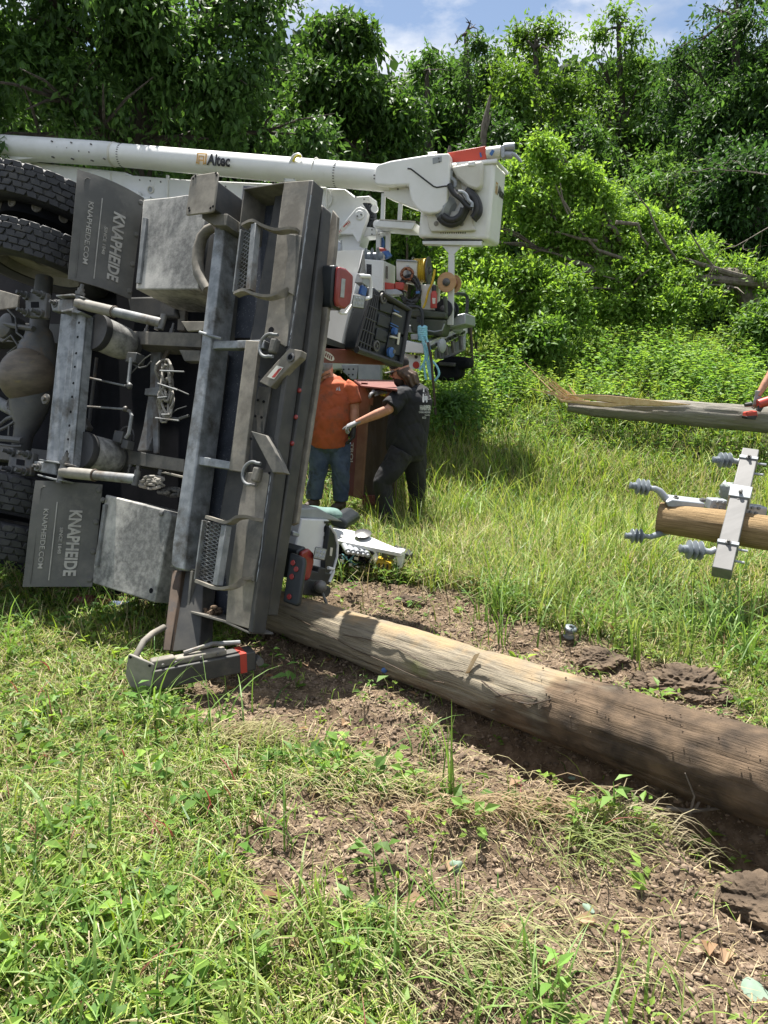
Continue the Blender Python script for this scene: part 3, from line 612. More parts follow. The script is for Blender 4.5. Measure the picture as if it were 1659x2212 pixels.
# --- spring clamp plates with four studs
def clamp(K, q, w):
    a, b, c_, d = [F(K(*p), w) for p in q]; o = MB().prism([a, b, c_, d], -F.w * .05).build('axle_clamp', M['grease'], TR, bevel=.012, seg=3)
    mid = (a + b + c_ + d) / 4; k = MB()
    for p in (a, b, c_, d): z = p.lerp(mid, .28); k.lathe(z, F.w, [(.03, 0), (.03, .02), (.019, .022), (.019, .05), (.013, .05), (.013, .085)], 12)
    k.build('clamp_stud', M['grease'], o); k = MB(); e = (b - a) * .18; g = (d - a) * .12; k.prism([mid - e - g, mid + e - g, mid + e + g, mid - e + g], F.w * .003); k.build('clamp_opening', M['void'], o)
clamp(K1, [(190, 1312), (355, 1305), (345, 1505), (195, 1495)], .16); clamp(K4, [(100, 1000), (295, 1030), (265, 1240), (85, 1215)], .16)
# --- frame rails
pl('frame_rail', K1, [(1012, 1606), (1550, 1622), (1548, 1732), (1008, 1706)], -.24, -.44, 'dust', label='upper frame rail')
pl('frame_rail', K4, [(1028, 990), (1655, 1092), (1650, 1208), (1022, 1115)], -.24, -.44, 'dust', label='lower frame rail')
pl('frame_rail', ID, [(-300, 690), (150, 700), (150, 742), (-300, 730)], -.3, -.5, 'darksteel', label='upper frame rail ahead of the axle')
pl('frame_rail', ID, [(-300, 920), (120, 975), (120, 1005), (-300, 960)], -.3, -.5, 'darksteel', label='lower frame rail ahead of the axle')
pl('rail_bracket', K2, [(210, 1530), (455, 1530), (450, 1548), (375, 1600), (260, 1608)], -.05, -.07, 'dustlight')
pl('rail_bracket', K5, [(52, 1078), (90, 1070), (300, 1118), (240, 1124)], -.02, -.10, 'dustlight')
pl('rail_bracket', K5, [(200, 95), (370, 100), (365, 185), (245, 185), (215, 120)], -.2, -.26, 'dust')
pl('cross_strut', K4, [(1355, 70), (1450, 78), (1418, 470), (1390, 850), (1330, 1010), (1235, 1015), (1290, 800), (1350, 420)], -.40, -.44, 'galvdirt')
pl('cross_strut', K4, [(1500, 80), (1535, 82), (1460, 220), (1425, 420), (1418, 1040), (1380, 1040), (1370, 760), (1400, 300)], -.34, -.36, 'galvdirt')
pl('cross_strut', K1, [(1378, 1440), (1430, 1440), (1420, 1600), (1365, 1600)], -.50, -.54, 'dust')
pl('cross_strut', K4, [(650, 640), (720, 680), (790, 800), (770, 830), (700, 800)], -.2, -.25, 'darksteel')
pl('mount_pad', K4, [(1305, 455), (1430, 440), (1440, 520), (1298, 512)], -.28, -.33, 'galvdirt')
mb = MB()
for p in [(1055, 1135), (1170, 1150), (1240, 1190), (1445, 1215), (1245, 1165)]: c = F(K4(*p), -.26); mb.lathe(c + F.v * .02, -F.v, [(.018, 0), (.018, .03), (.010, .03), (.010, .075)], 10)
for p in [(1210, 1575), (1327, 1600), (1260, 1530), (1130, 1600)]: c = F(K1(*p), -.30); mb.lathe(c - F.v * .02, F.v, [(.016, 0), (.016, .03), (.010, .03), (.009, .07)], 10)
mb.build('bolt', M['steelpin'], TR)
# levelling valves and linkage
mb = MB()
for pts in [[(720, 342), (1130, 432)], [(690, 612), (1110, 640)]]: mb.tube([F(K4(*p), -.1) for p in pts], .007, 8)
mb.tube([F(K4(*p), -.1) for p in [(1180, 430), (1155, 400), (1180, 180)]], .012, 8); mb.tube([F(K4(*p), -.1) for p in [(1110, 640), (1170, 660), (1185, 700), (1160, 860), (1130, 900)]], .012, 8)
mb.build('valve_linkage', M['galvdirt'], TR)
mb = MB(); c = F(K4(1100, 900), -.14); mb.box(c, F.u * .045, F.v * .04, F.w * .04); c = F(K4(1220, 190), -.14); mb.box(c, F.u * .05, F.v * .035, F.w * .04); c = F(K4(1150, 965), -.14); mb.box(c, F.u * .03, F.v * .03, F.w * .03)
mb.ball(F(K4(1165, 435), -.09), .022, 10); mb.ball(F(K4(1130, 640), -.09), .02, 10)
mb.build('levelling_valve', M['grease'], TR, bevel=.006)
mb = MB()
mb.tube([F(K4(1110, 905), -.2) + F.u * .085 * math.cos(t * .42) + F.v * .085 * math.sin(t * .42) + F.u * .02 for t in range(14)], .005, 6)
mb.tube([F(K4(*p), -.12) for p in [(1355, 150), (1300, 190), (1180, 320)]], .004, 6); mb.tube([F(K4(*p), -.12) for p in [(1200, 240), (1260, 270), (1320, 255), (1360, 210)]], .005, 6)
mb.tube([F(K4(*p), -.15) for p in [(1560, 450), (1700, 510)]], .005, 6); mb.tube([F(K4(*p), -.15) for p in [(1530, 690), (1600, 640), (1680, 615)]], .004, 6)
mb.tube([F(K4(*p), -.15) for p in [(1530, 720), (1600, 730), (1700, 700)]], .009, 6); mb.tube([F(K4(*p), -.45) for p in [(790, 160), (760, 500), (740, 760)]], .012, 6)
mb.tube([F(K4(*p), -.45) for p in [(870, 180), (820, 600), (800, 800)]], .014, 6)
mb.build('air_line', M['grease'], TR)
# tied bundles of wire
def bundle(K, cx, cy, rx, ry, n, w, rad, seed):
    r_ = random.Random(seed); mb = MB()
    for k in range(n):
        pts = []; ph = r_.random() * 6; ox, oy = r_.uniform(-.25, .25) * rx, r_.uniform(-.55, .55) * ry; sx, sy = r_.uniform(.4, .95), r_.uniform(.25, .5); tw = r_.uniform(-.5, .5)
        for i in range(17):
            a = ph + i * 2 * math.pi / 16 * r_.uniform(.97, 1.03)
            pts.append(F(K(cx + ox + rx * sx * math.cos(a) * (1 + .2 * math.sin(3 * a + ph)), cy + oy + ry * sy * math.sin(a)), w + .03 * math.sin(a * 2 + k)))
        mb.tube(pts, rad * r_.uniform(.8, 1.15), 7)
    return mb
b1_ = bundle(K4, 1485, 480, 75, 330, 13, -.16, .0085, 5).build('wire_bundle', M['shock'], TR, label='looped wire bundle hanging between the frame rails')
k = MB()
for p, q in [((1440, 295), (1659, 305)), ((1420, 410), (1600, 470)), ((1420, 540), (1505, 530)), ((1400, 720), (1610, 745)), ((1455, 690), (1530, 690))]: k.tube([F(K4(*p), -.12), F(K4(*q), -.12)], .0055, 6)
k.build('cable_tie', M['galvdirt'], b1_)
bundle(K4, 1350, 1300, 110, 75, 9, -.2, .010, 8).build('wire_bundle', M['shock'], TR, label='tangled wire bundle under the lower frame rail')
bundle(K4, 1540, 1390, 130, 50, 4, -.22, .016, 12).build('wire_bundle', M['darksteel'], TR, label='dark hose loops above the lower box')
pl('fuel_tank', K1, [(980, 1340), (1330, 1330), (1370, 1500), (1000, 1500)], -.47, -.52, 'darksteel', bevel=.02)
pl('body_gap_panel', K4, [(-300, 1240), (0, 1270), (312, 1330), (312, 1365), (0, 1335), (-300, 1300)], -.30, -.32, 'white', label='pale strip of body between frame and lower wheels')
pl('body_gap_panel', K1, [(-200, 1280), (0, 1290), (140, 1330), (135, 1420), (0, 1440), (-200, 1420)], -.45, -.47, 'dustlight')
mb = MB(); mb.tube([F(K2(*p), .03) for p in [(355, 1615), (430, 1640), (525, 1665)]], .009, 8); mb.build('locking_pin', M['galv'], TR)
# --- tail lamps, work lights, jaws on the rear
def tail(K, pts, uc, lab, dep=.09, inner=None):
    o = MB(); upl(o, K, pts, uc, -dep); h = o.build('tail_light', M['black'], TR, bevel=.012, seg=3, label=lab)
    c = sum(pts_x for pts_x, _ in pts) / len(pts), sum(y for _, y in pts) / len(pts)
    l = MB(); upl(l, K, [(c[0] + (x - c[0]) * .93 + 6, c[1] + (y - c[1]) * .93) for x, y in pts], uc, .03); l.build('red_lens', M['redlens'], h, bevel=.012, seg=3)
    if inner: l = MB(); upl(l, K, inner, uc + .03, .004); l.build('reversing_lens', M['lens'], h, bevel=.002)
    return h
tail(K3, [(210, 1095), (268, 1112), (328, 1172), (322, 1300), (305, 1405), (258, 1452), (196, 1425), (186, 1380), (200, 1150)], UR + .16, 'dusty red tail light on the raised side', .16, [(265, 1200), (293, 1205), (282, 1350), (252, 1345)])
tail(K6, [(40, 1880), (100, 1845), (142, 1885), (142, 1960), (110, 2095), (85, 2112), (35, 2110)], UR + .16, 'red tail light on the side near the ground', .14)
def work(K, cx, cy, hw, hh, uc, rot, lab):
    c = F.U(K(cx, cy), uc); ex = (F.U(K(cx + hw, cy + rot), uc) - c); ey = (F.U(K(cx - rot, cy + hh), uc) - c)
    # turned to face the camera more than the body does
    nx = (CC - c).normalized(); ex = ex.normalized() * ex.length; o = MB().box(c, ex, ey, nx * .022).build('work_light', M['steelpin'], TR, bevel=.008, seg=3, label=lab)
    MB().box(c + nx * .022, ex * .88, ey * .88, nx * .004).build('light_lens', M['lens'], o, bevel=.004)
    l = MB()
    for i in (-.5, 0, .5):
        for j in (-.35, .35): q = c + nx * .027 + ex * i + ey * j; l.lathe(q, nx, [(.010, 0), (.008, .003)], 12)
    l.build('led', M['zinc'], o); return c, ex
work(K3, 397, 1378, 48, 52, UR + .18, 8, 'square work light on the raised side'); work(K6, 218, 1902, 46, 46, UR + .2, 10, 'square work light near the ground')
mb = MB(); mb.tube([F.U(K3(*p), UR + .15) for p in [(345, 1405), (300, 1470), (262, 1470), (245, 1455)]], .008, 8)
mb.tube([F.U(K3(*p), UR + .15) for p in [(400, 1182), (480, 1185), (492, 1230), (488, 1345), (465, 1355), (430, 1355)]], .012, 8)
mb.build('light_guard', M['white'], TR); mb = MB(); mb.tube([F.U(K6(*p), UR + .2) for p in [(280, 2010), (322, 2020), (322, 2040), (290, 2120)]], .010, 8); mb.build('light_guard', M['white'], TR)
mb = MB(); c = F.U(K3(427, 1215), UR + .12); mb.box(c, F.u * .03, F.v * .03, F.w * .035); mb.build('hinge_block', M['greycase'], TR, bevel=.004)
mb = MB(); c = F.U(K3(428, 1300), UR + .14); mb.box(c, F.u * .012, F.v * .03, F.w * .028); mb.build('padlock', M['blue'], TR, bevel=.006); mb = MB(); mb.tube([c + F.w * .016 + F.v * .03, c + F.w * .016 + F.v * .07, c - F.w * .016 + F.v * .07, c - F.w * .016 + F.v * .03], .005, 8); mb.build('padlock_shackle', M['zinc'], TR)
for K, pts, wl in [(K3, [(130, 1470), (180, 1490), (178, 1535), (128, 1515)], 'upper'), (K6, [(10, 1725), (62, 1740), (60, 1775), (8, 1765)], 'lower')]:
    mb = MB(); upl(mb, K, pts, UR + .03, -.03); mb.build('marker_light', M['zinc'], TR, bevel=.008, seg=3)
pl('hitch_guard', K5, [(1090, 1715), (1200, 1760), (1205, 1800), (1160, 2130), (1140, 2150), (1030, 2110)], -.16, -.19, 'black', bevel=.01, label='black drilled hitch plate at the rear corner')
mb = MB()
for p in [(1115, 1800), (1105, 1910), (1085, 2070), (1140, 1850)]: c = F(K5(*p), -.155); mb.lathe(c, F.w, [(.016, 0), (.014, .004)], 12)
mb.build('guard_stud', M['redlens'], TR)
# vice on the corner
mb = MB(); c = F.U(K5(1255, 1900), UR + .1); mb.box(c, F.u * .07, F.v * .035, F.w * .13); c2 = F.U(K5(1230, 1985), UR + .12); mb.box(c2, F.u * .06, F.v * .05, F.w * .11)
mb.cyl(c2 + F.u * .05, c2 + F.u * .16, .035, 16); mb.box(c2 + F.v * .1 - F.w * .05, F.u * .05, F.v * .03, F.w * .04); vz = mb.build('bench_vice', M['darksteel'], TR, bevel=.008)
h0 = F.U(K5(1335, 1990), UR + .26); h1 = AY((716, 1335), h0.y - .02)
mb = MB(); mb.cyl(c2 + F.u * .1 , h0 + (h0 - c2).normalized() * .02, .022, 14); mb.ball(h0, .04, 14); mb.tube([h0, h1], .009, 10); mb.ball(h1, .016, 10); mb.build('vice_handle', M['steelpin'], vz)
# --- black tool organiser hanging open on the raised side
bx = [(515, 1262), (570, 1312), (640, 1350), (790, 1442), (783, 1500), (722, 1868), (690, 1880), (640, 1845), (375, 1745), (400, 1600)]
BC = UR + .10
mb = MB(); upl(mb, K3, bx, BC, -.10); org_ = mb.build('tool_locker', M['black'], TR, bevel=.012, seg=3, label='open black tool locker panel with latches and blue fittings')
mb = MB()
def lerp2(a, b, t): return (a[0] + (b[0] - a[0]) * t, a[1] + (b[1] - a[1]) * t)
rim = [(585, 1325), (660, 1365), (785, 1445), (716, 1862), (500, 1785)]
mb.tube([F.U(K3(*p), BC + .015) for p in [(575, 1318), (785, 1443), (718, 1866), (380, 1748)]], .022, 10); mb.build('raised_rim', M['rubber'], org_)
mb = MB()
for k in range(5):
    a, b = lerp2((505, 1290), (560, 1330), k / 5), lerp2((380, 1735), (500, 1780), k / 5); mb.tube([F.U(K3(*a), BC + .01), F.U(K3(*b), BC + .01)], .008, 6)
for k in range(5):
    a, b = lerp2((500, 1320), (395, 1700), k / 4.2), lerp2((560, 1345), (500, 1750), k / 4.2); mb.tube([F.U(K3(*a), BC + .012), F.U(K3(*b), BC + .012)], .006, 6)
mb.build('louvre', M['rubber'], org_)
mb = MB()
for q in [[(560, 1370), (655, 1400), (640, 1480), (550, 1450)], [(548, 1470), (638, 1500), (620, 1590), (532, 1560)], [(530, 1580), (616, 1610), (600, 1700), (515, 1670)], [(660, 1400), (760, 1455), (735, 1640), (628, 1600)], [(624, 1620), (730, 1655), (710, 1800), (600, 1770)]]:
    upl(mb, K3, q, BC + .001, .012)
mb.build('organiser_tray', M['black'], org_, bevel=.006)
mb = MB(); upl(mb, K3, [(660, 1462), (715, 1492), (712, 1500), (655, 1472)], BC + .03, .02); upl(mb, K3, [(635, 1640), (690, 1655), (690, 1668), (632, 1655)], BC + .03, .02); mb.build('grey_latch', M['cream'], org_, bevel=.003)
mb = MB(); upl(mb, K3, [(700, 1618), (716, 1620), (704, 1712), (690, 1708)], BC + .02, .004); mb.build('label_strip', M['cream'], org_)
mb = MB(); upl(mb, K3, [(640, 1540), (700, 1570), (700, 1577), (640, 1548)], BC + .02, .006); upl(mb, K3, [(640, 1560), (698, 1590), (698, 1596), (640, 1567)], BC + .02, .006)
c = F.U(K3(662, 1608), BC + .02); mb.lathe(c, F.u, [(.024, 0), (.02, .025)], 14); c = F.U(K3(634, 1770), BC + .02); mb.lathe(c, F.u, [(.034, 0), (.034, .02), (.02, .025)], 16); upl(mb, K3, [(668, 1440), (705, 1455), (705, 1465), (668, 1452)], BC + .02, .006)
mb.build('blue_fitting', M['blue'], org_)
mb = MB()
for p in [(583, 1352), (527, 1720)]: c = F.U(K3(*p), BC + .012); mb.lathe(c, F.u, [(.036, 0), (.036, .012), (.024, .014), (.022, .004), (.01, .004), (.01, .016)], 18)
c = F.U(K3(655, 1762), BC + .03); mb.lathe(c, F.u, [(.014, 0), (.014, .02)], 12)
mb.build('socket', M['steelpin'], org_)
# red-brown drawer hanging below it
mb = MB(); mb.prism([F.U(K3(*p), UR + .02) for p in [(60, 1735), (380, 1750), (660, 1858), (655, 1872), (100, 1850), (60, 1820)]], -F.u * .9); dr = mb.build('lower_drawer', M['maroon'], TR, bevel=.004, label='dark red drawer front under the white compartment')
mb = MB(); cc_ = F.U(K3(165, 1800), UR + .023)
mb.add([cc_ + F.w * (-.062 * math.cos(t * math.pi / 12)) + F.v * (.022 * math.sin(t * math.pi / 12)) for t in range(24)], [tuple(range(24))]); mb.build('oval_badge', M['cream'], dr)
mb = MB()
for k in range(4): c = cc_ + F.u * .002 - F.w * (-.03 + k * .02); mb.box(c, F.w * .004, F.v * .012, F.u * .0015)
mb.build('badge_bars', M['maroon'], dr)
# dark chequer strip under the white side
mb = MB(); upl(mb, K3, [(120, 1642), (375, 1742), (300, 1746), (118, 1700)], UR + .01, -.4); mb.build('chequer_plate', M['darksteel'], TR)
# --- torn panel end near the ground: white side, letters, black disc
fnk = lambda s, t, h=0.0: (F.U(K6(250 + 44 * t, 1648 + 205 * s), UR - .018)) + F.u * h
t = MB(); put_text(t, 'KMT', lambda s, t_, h=0.0: F.U(K6(292 - 42 * (1 - t_) - 8 * s, 1650 + 200 * s), UR - .018) + F.u * h, (0, 1, 0, 1), .004, .04); t.build('panel_lettering', M['ink'], TR)
mb = MB(); upl(mb, K6, [(294, 1692), (330, 1745), (350, 1830), (345, 1925), (318, 2020), (286, 2062), (252, 2066), (258, 1950), (280, 1800)], UR + .02, -.04); mb.build('mudguard_disc', M['black'], TR, bevel=.006)
mb = MB(); mb.tube([F.U(K6(*p), UR + .02) for p in [(296, 1690), (332, 1745), (352, 1830), (347, 1925), (320, 2022), (288, 2064)]], .010, 8); mb.build('disc_edge', M['white'], TR)
mb = MB(); upl(mb, K6, [(296, 1852), (314, 1856), (306, 1920), (290, 1916)], UR + .021, .003); mb.build('disc_label', M['cream'], TR)
mb = MB(); upl(mb, K6, [(50, 1555), (200, 1545), (400, 1655), (292, 1645), (60, 1628)], UR - .05, -1.3); mb.build('body_top_edge', M['greycase'], TR, bevel=.01)
# =================================================================== upright bucket truck behind
G = Frame(15, 0, 1.0, (850, 600), 10.0)
T2 = thing('bucket_truck', 'white upright bucket truck with long boom, stowed bucket and tool-laden rear deck', 'truck', (-1.5, 11.0, 1.15))
def gp(K, pts, n0, n1, name=None, m='white', parent=None, bevel=.012, label=None, mb=None):
    b = mb or MB(); b.prism([G(K(*p), n0) for p in pts], G.w * (n1 - n0))
    return b.build(name, M[m], parent or T2, bevel=bevel, label=label) if name else b
def gt(K, pts, n, r, name=None, m='rubber', parent=None, label=None, mb=None, k=10):
    nn = n if isinstance(n, (list, tuple)) else [n] * len(pts)
    b = mb or MB(); b.tube([G(K(*p), q) for p, q in zip(pts, nn)], r, k)
    return b.build(name, M[m], parent or T2, label=label) if name else b
def sm(pts, k=5):
    out = []
    for i in range(len(pts) - 1):
        p0, p1, p2, p3 = [V(*q) if len(q) == 3 else V(q[0], q[1], 0) for q in (pts[max(i - 1, 0)], pts[i], pts[i + 1], pts[min(i + 2, len(pts) - 1)])]
        for q in range(k):
            t = q / k; r = .5 * ((2 * p1) + (p2 - p0) * t + (2 * p0 - 5 * p1 + 4 * p2 - p3) * t * t + (3 * p1 - p0 - 3 * p2 + p3) * t ** 3); out.append(r)
    out.append(V(*pts[-1]) if len(pts[-1]) == 3 else V(pts[-1][0], pts[-1][1], 0)); return [(p.x, p.y) for p in out] if len(pts[0]) == 2 else out
# boom
bA, bJ, bB = G((-160, 306), 0), G(K1(890, 246), 0), G((848, 387), 0)
boom = MB().tube([bJ, bB], [.150, .160], 40).build('upper_boom', M['fibre'], T2, label='white fibreglass boom tube')
MB().tube([bA, G((-60, 314), 0), G(K1(815, 238), 0), bJ + (bJ - bB).normalized() * .0], [.172, .168, .158, .156], 40).build('boom_sleeve', M['white'], boom)
bd = (bB - bJ).normalized()
mb = MB()
for t in (.02, .985 - .0): pass
for cpt in (bJ + bd * .12, G(K3(232, 395), 0)):
    for k in range(30):
        a = 2 * math.pi * k / 30; x = bd.orthogonal().normalized(); y = bd.cross(x); q = x * math.cos(a) + y * math.sin(a); rr_ = .1525 if cpt is not None and (cpt - bJ).length < .5 else .1600
        mb.box(cpt + q * rr_ + bd * .0, bd * .012, q.cross(bd) * .004, q * .0025)
mb.build('boom_marks', M['ink'], boom)
mb = MB()
for K, x, y in [(K1, 395, 140), (K1, 545, 150), (K1, 697, 162), (K1, 232, 172), (K1, 305, 178), (K1, 438, 190), (K1, 514, 194), (K1, 607, 217), (K1, 685, 225), (K1, 400, 262), (K1, 550, 275), (K1, 702, 288), (K1, 797, 275)]:
    c = G(K(x, y), .16); mb.cyl(c, c - G.w * .05, .011, 8)
mb.build('rivet', M['steelpin'], boom)
mb = MB(); mb.lathe(bJ - bd * .02, bd, [(.158, -.01), (.162, 0), (.158, .02)], 40); c = G(K3(68, 370), 0); mb.lathe(c, bd, [(.158, -.004), (.161, 0), (.158, .004)], 40); mb.build('boom_band', M['cream'], boom)
gp(K1, [(0, 200), (400, 235), (390, 262), (240, 278), (100, 292), (0, 312), (-300, 330), (-300, 180)], .10, -.10, 'boom_web', 'white', boom)
# Boom lettering and the square emblem
def boomfn(K, x0, x1, yb0, yb1, ht):
    """text runs along the boom; the band of letters is wrapped on the tube"""
    a, b = G(K(x0, yb0), .15), G(K(x1, yb1), .15); ax = bd
    def ln(p): return (p - bJ).dot(ax)
    def fn(s, t, h=0.0):
        l = ln(a) + (ln(b) - ln(a)) * s; c = bJ + ax * l; r = .150 + .010 * l / (bB - bJ).length + .018 + h
        upv = V(0, 0, 1) - ax * ax.z; upv.normalize(); out = ax.cross(upv); out = out if out.dot(CC - c) > 0 else -out
        zc = (ht[0] + (ht[1] - ht[0]) * t); th = math.asin(max(-1, min(1, zc / .155))); return c + upv * (r * math.sin(th)) + out * (r * math.cos(th))
    return fn
fn = boomfn(K2, 412, 592, 330, 345, (-.052, .078)); t = MB(); put_text(t, 'Altec', fn, (0, 1, 0, 1), .002, .03); t.build('lettering', M['ink'], boom)
fn = boomfn(K2, 330, 408, 325, 330, (-.052, .078)); t = MB()
def band(mb, fn, pts, wd):
    for (x0, y0), (x1, y1) in zip(pts[:-1], pts[1:]):
        n = 3
        if abs(x1 - x0) > abs(y1 - y0): q = [(x0, y0 - wd / 2), (x1, y1 - wd / 2), (x1, y1 + wd / 2), (x0, y0 + wd / 2)]
        else: q = [(x0 - wd / 2, y0), (x1 - wd / 2, y1), (x1 + wd / 2, y1), (x0 + wd / 2, y0)]
        mb.add([fn(a, b, .001) for a, b in q], [(0, 1, 2, 3)])
band(t, fn, [(.0, .12), (.22, .12)], .12); band(t, fn, [(.08, .06), (.08, .96)], .13); band(t, fn, [(.02, .94), (.98, .94)], .12); band(t, fn, [(.92, .96), (.92, .06)], .13); band(t, fn, [(.78, .12), (1.0, .12)], .12)
band(t, fn, [(.28, .0), (.28, .72)], .10); band(t, fn, [(.24, .70), (.76, .70)], .10); band(t, fn, [(.72, .72), (.72, .0)], .10); band(t, fn, [(.28, .36), (.72, .36)], .10)
t.build('emblem', M['gold'], boom)
# lower boom
ID = lambda x, y: (x, y)
lb = gp(ID, [(-200, 340), (0, 348), (68, 352), (72, 350), (270, 372), (272, 378), (403, 388), (620, 398), (705, 404), (705, 470), (380, 470), (-200, 445)], -.12, -.42, 'lower_boom', 'white', label='white box beam of the lower boom')
mb = MB(); c = G(K1(1163, 515), -.115); mb.lathe(c, G.w, [(.05, 0), (.05, .012), (.036, .014), (.036, .004)], 24); c = G(K1(818, 410), -.115)
mb.build('access_port', M['cream'], lb); mb = MB(); c = G(K1(1163, 515), -.113); mb.cyl(c, c + G.w * .006, .034, 20); mb.prism([G(K1(*p), -.114) for p in [(795, 388), (835, 392), (832, 455), (800, 430)]], G.w * .004); mb.prism([G(K1(*p), -.114) for p in [(725, 405), (750, 412), (745, 445), (722, 420)]], G.w * .004); mb.build('port_opening', M['greycase'], lb)
mb = MB()
for p in [(1078, 441), (1160, 448), (1241, 455), (1163, 575), (1290, 440), (1290, 470), (1290, 500), (1290, 530)]: c = G(K1(*p), -.118); mb.cyl(c, c + G.w * .006, .010, 8)
for p in [(55, 455), (556, 492)]: c = G(K2(*p), -.118); mb.cyl(c, c + G.w * .006, .012, 8)
mb.build('rivet', M['steelpin'], lb)
gp(K1, [(1278, 400), (1298, 400), (1296, 600), (1276, 600)], -.10, -.14, 'beam_rib', 'white', lb)
gp(K1, [(680, 360), (850, 372), (855, 480), (790, 465), (690, 400)], -.10, -.14, 'beam_patch', 'white', lb)
gt(K1, [(170, 318), (215, 312), (232, 325)], -.1, .03, 'pivot_boss', 'white')
gp(K1, [(940, 505), (1060, 525), (1075, 560), (1180, 580), (1130, 600), (990, 570)], -.02, -.1, 'valve_cover', 'white')
# boom rest latch
o = gp(K2, [(1005, 355), (1105, 350), (1095, 455), (1003, 458)], .10, -.10, 'boom_rest', 'white'); 
mb = MB()
for p in [(1012, 435), (1085, 432), (1012, 370)]: c = G(K2(*p), .101); mb.cyl(c, c + G.w * .006, .009, 8)
mb.prism([G(K2(*p), .101) for p in [(1030, 372), (1060, 370), (1060, 420), (1030, 420)]], G.w * .003); mb.build('bolt', M['greycase'], o)
gt(K2, sm([(1040, 350), (1062, 290), (1085, 255), (1120, 245), (1135, 265)]), [.13] * 21, .022, 'latch_strap', 'white', o)
gt(K2, sm([(1075, 300), (1095, 265), (1125, 250), (1135, 268)]), [.155] * 16, .014, 'latch_buckle', 'tape', o)
gp(K2, [(1105, 415), (1190, 425), (1185, 450), (1105, 450)], .0, -.1, 'rest_pad', 'black')
# turret
tu = gp(K3, [(90, 500), (290, 510), (365, 570), (482, 562), (490, 612), (425, 618), (468, 690), (452, 800), (530, 812), (532, 868), (425, 878), (400, 955), (455, 972), (455, 1022), (60, 1022), (60, 560)], -.20, -.55, 'turret', 'white', label='white steel turret of the boom')
ar = gp(K3, [(180, 890), (378, 655), (410, 648), (450, 665), (468, 700), (455, 760), (405, 918), (385, 920), (350, 860), (250, 860), (200, 905)], -.10, -.20, 'elbow_link', 'white')
mb = MB(); c = G(K3(405, 712), -.095); mb.lathe(c, G.w, [(.06, 0), (.06, .012), (.05, .02)], 24); mb.build('link_pin', M['white'], ar)
mb = MB()
for p in [(388, 720), (417, 708)]: c = G(K3(*p), -.07); mb.cyl(c, c + G.w * .012, .011, 10)
for K, p in [(K3, (500, 860)), (K3, (555, 860)), (K3, (500, 825)), (K3, (415, 985)), (K3, (375, 572)), (K3, (440, 590))]: c = G(K(*p), -.19); mb.cyl(c, c + G.w * .01, .010, 8)
mb.build('bolt', M['steelpin'], ar)
gp(K3, [(230, 840), (318, 745), (335, 760), (335, 782), (246, 862), (232, 862)], -.095, -.10, 'warning_sticker', 'cream', ar, 0)
mb = MB()
for s_ in (.02, .12, .22, .74, .84, .94):
    a, b = lerp2((234, 846), (322, 752), s_), lerp2((240, 860), (334, 770), s_); a2, b2 = lerp2((234, 846), (322, 752), s_ + .045), lerp2((240, 860), (334, 770), s_ + .045)
    mb.prism([G(K3(*p), -.0945) for p in (a, a2, b2, b)], G.w * .001)
mb.prism([G(K3(*p), -.0945) for p in [(276, 800), (306, 768), (312, 776), (283, 808)]], G.w * .001)
mb.build('sticker_stripes', M['redpaint'], ar)
mb = MB(); pth = sm([(425, 625), (475, 650), (505, 700), (505, 770), (470, 810)], 6); mb.tube([G(K3(*p), -.28) for p in pth], .05, 12)
for p in pth[::2]: q = G(K3(*p), -.28); mb.box(q, G.w * .07, G.u * .03, G.v * .012)
mb.build('cable_chain', M['black'], T2)
mb = MB(); c = G(K3(130, 590), -.19); mb.lathe(c, G.w, [(.12, 0), (.12, .02), (.09, .025)], 30); mb.build('turret_boss', M['white'], T2)
mb = MB(); c = G(K3(545, 785), -.2); mb.lathe(c, G.w, [(.05, 0), (.055, .04), (.035, .05)], 20); c = G(K3(525, 668), -.2); mb.lathe(c, G.w, [(.045, 0), (.045, .05)], 16); mb.build('roller', M['white'], T2)
gp(K3, [(530, 810), (610, 805), (605, 872), (540, 872)], -.3, -.36, 'pivot_plate', 'zinc')
# step platform on the boom side
pf = gp(K3, [(552, 752), (838, 770), (808, 826), (556, 806), (522, 800), (528, 775)], .05, -.45, 'platform', 'white', label='small white access platform')
mb = MB()
for k in range(34): a = lerp2((560, 752), (832, 768), k / 33); c = G(K3(*a), .03); mb.box(c + V(0, 0, .006), G.u * .004, G.w * .02, V(0, 0, .008))
mb.build('grip_teeth', M['cream'], pf)
mb = MB()
for a, b in (((590, 545), (580, 790)), ((722, 610), (708, 812))): mb.beam(G(K3(*a), .0), G(K3(*b), .0), .05, .04, G.w)
mb.build('post', M['white'], T2, bevel=.004); 
mb = MB()
for a, b in (((552, 872), (550, 1005)), ((625, 845), (622, 1020))): mb.beam(G(K3(*a), -.3), G(K3(*b), -.3), .06, .05, G.w)
mb.beam(G(K3(545, 868), -.3), G(K3(630, 850), -.3), .05, .05, V(0, 0, 1)); mb.build('post', M['white'], T2, bevel=.004)
gt(K3, sm([(570, 890), (582, 930), (575, 980), (600, 1010)]), -.35, .03, 'hose', 'blue')
gp(K3, [(530, 960), (600, 965), (605, 1000), (545, 985)], -.2, -.3, 'red_strap', 'redpaint')
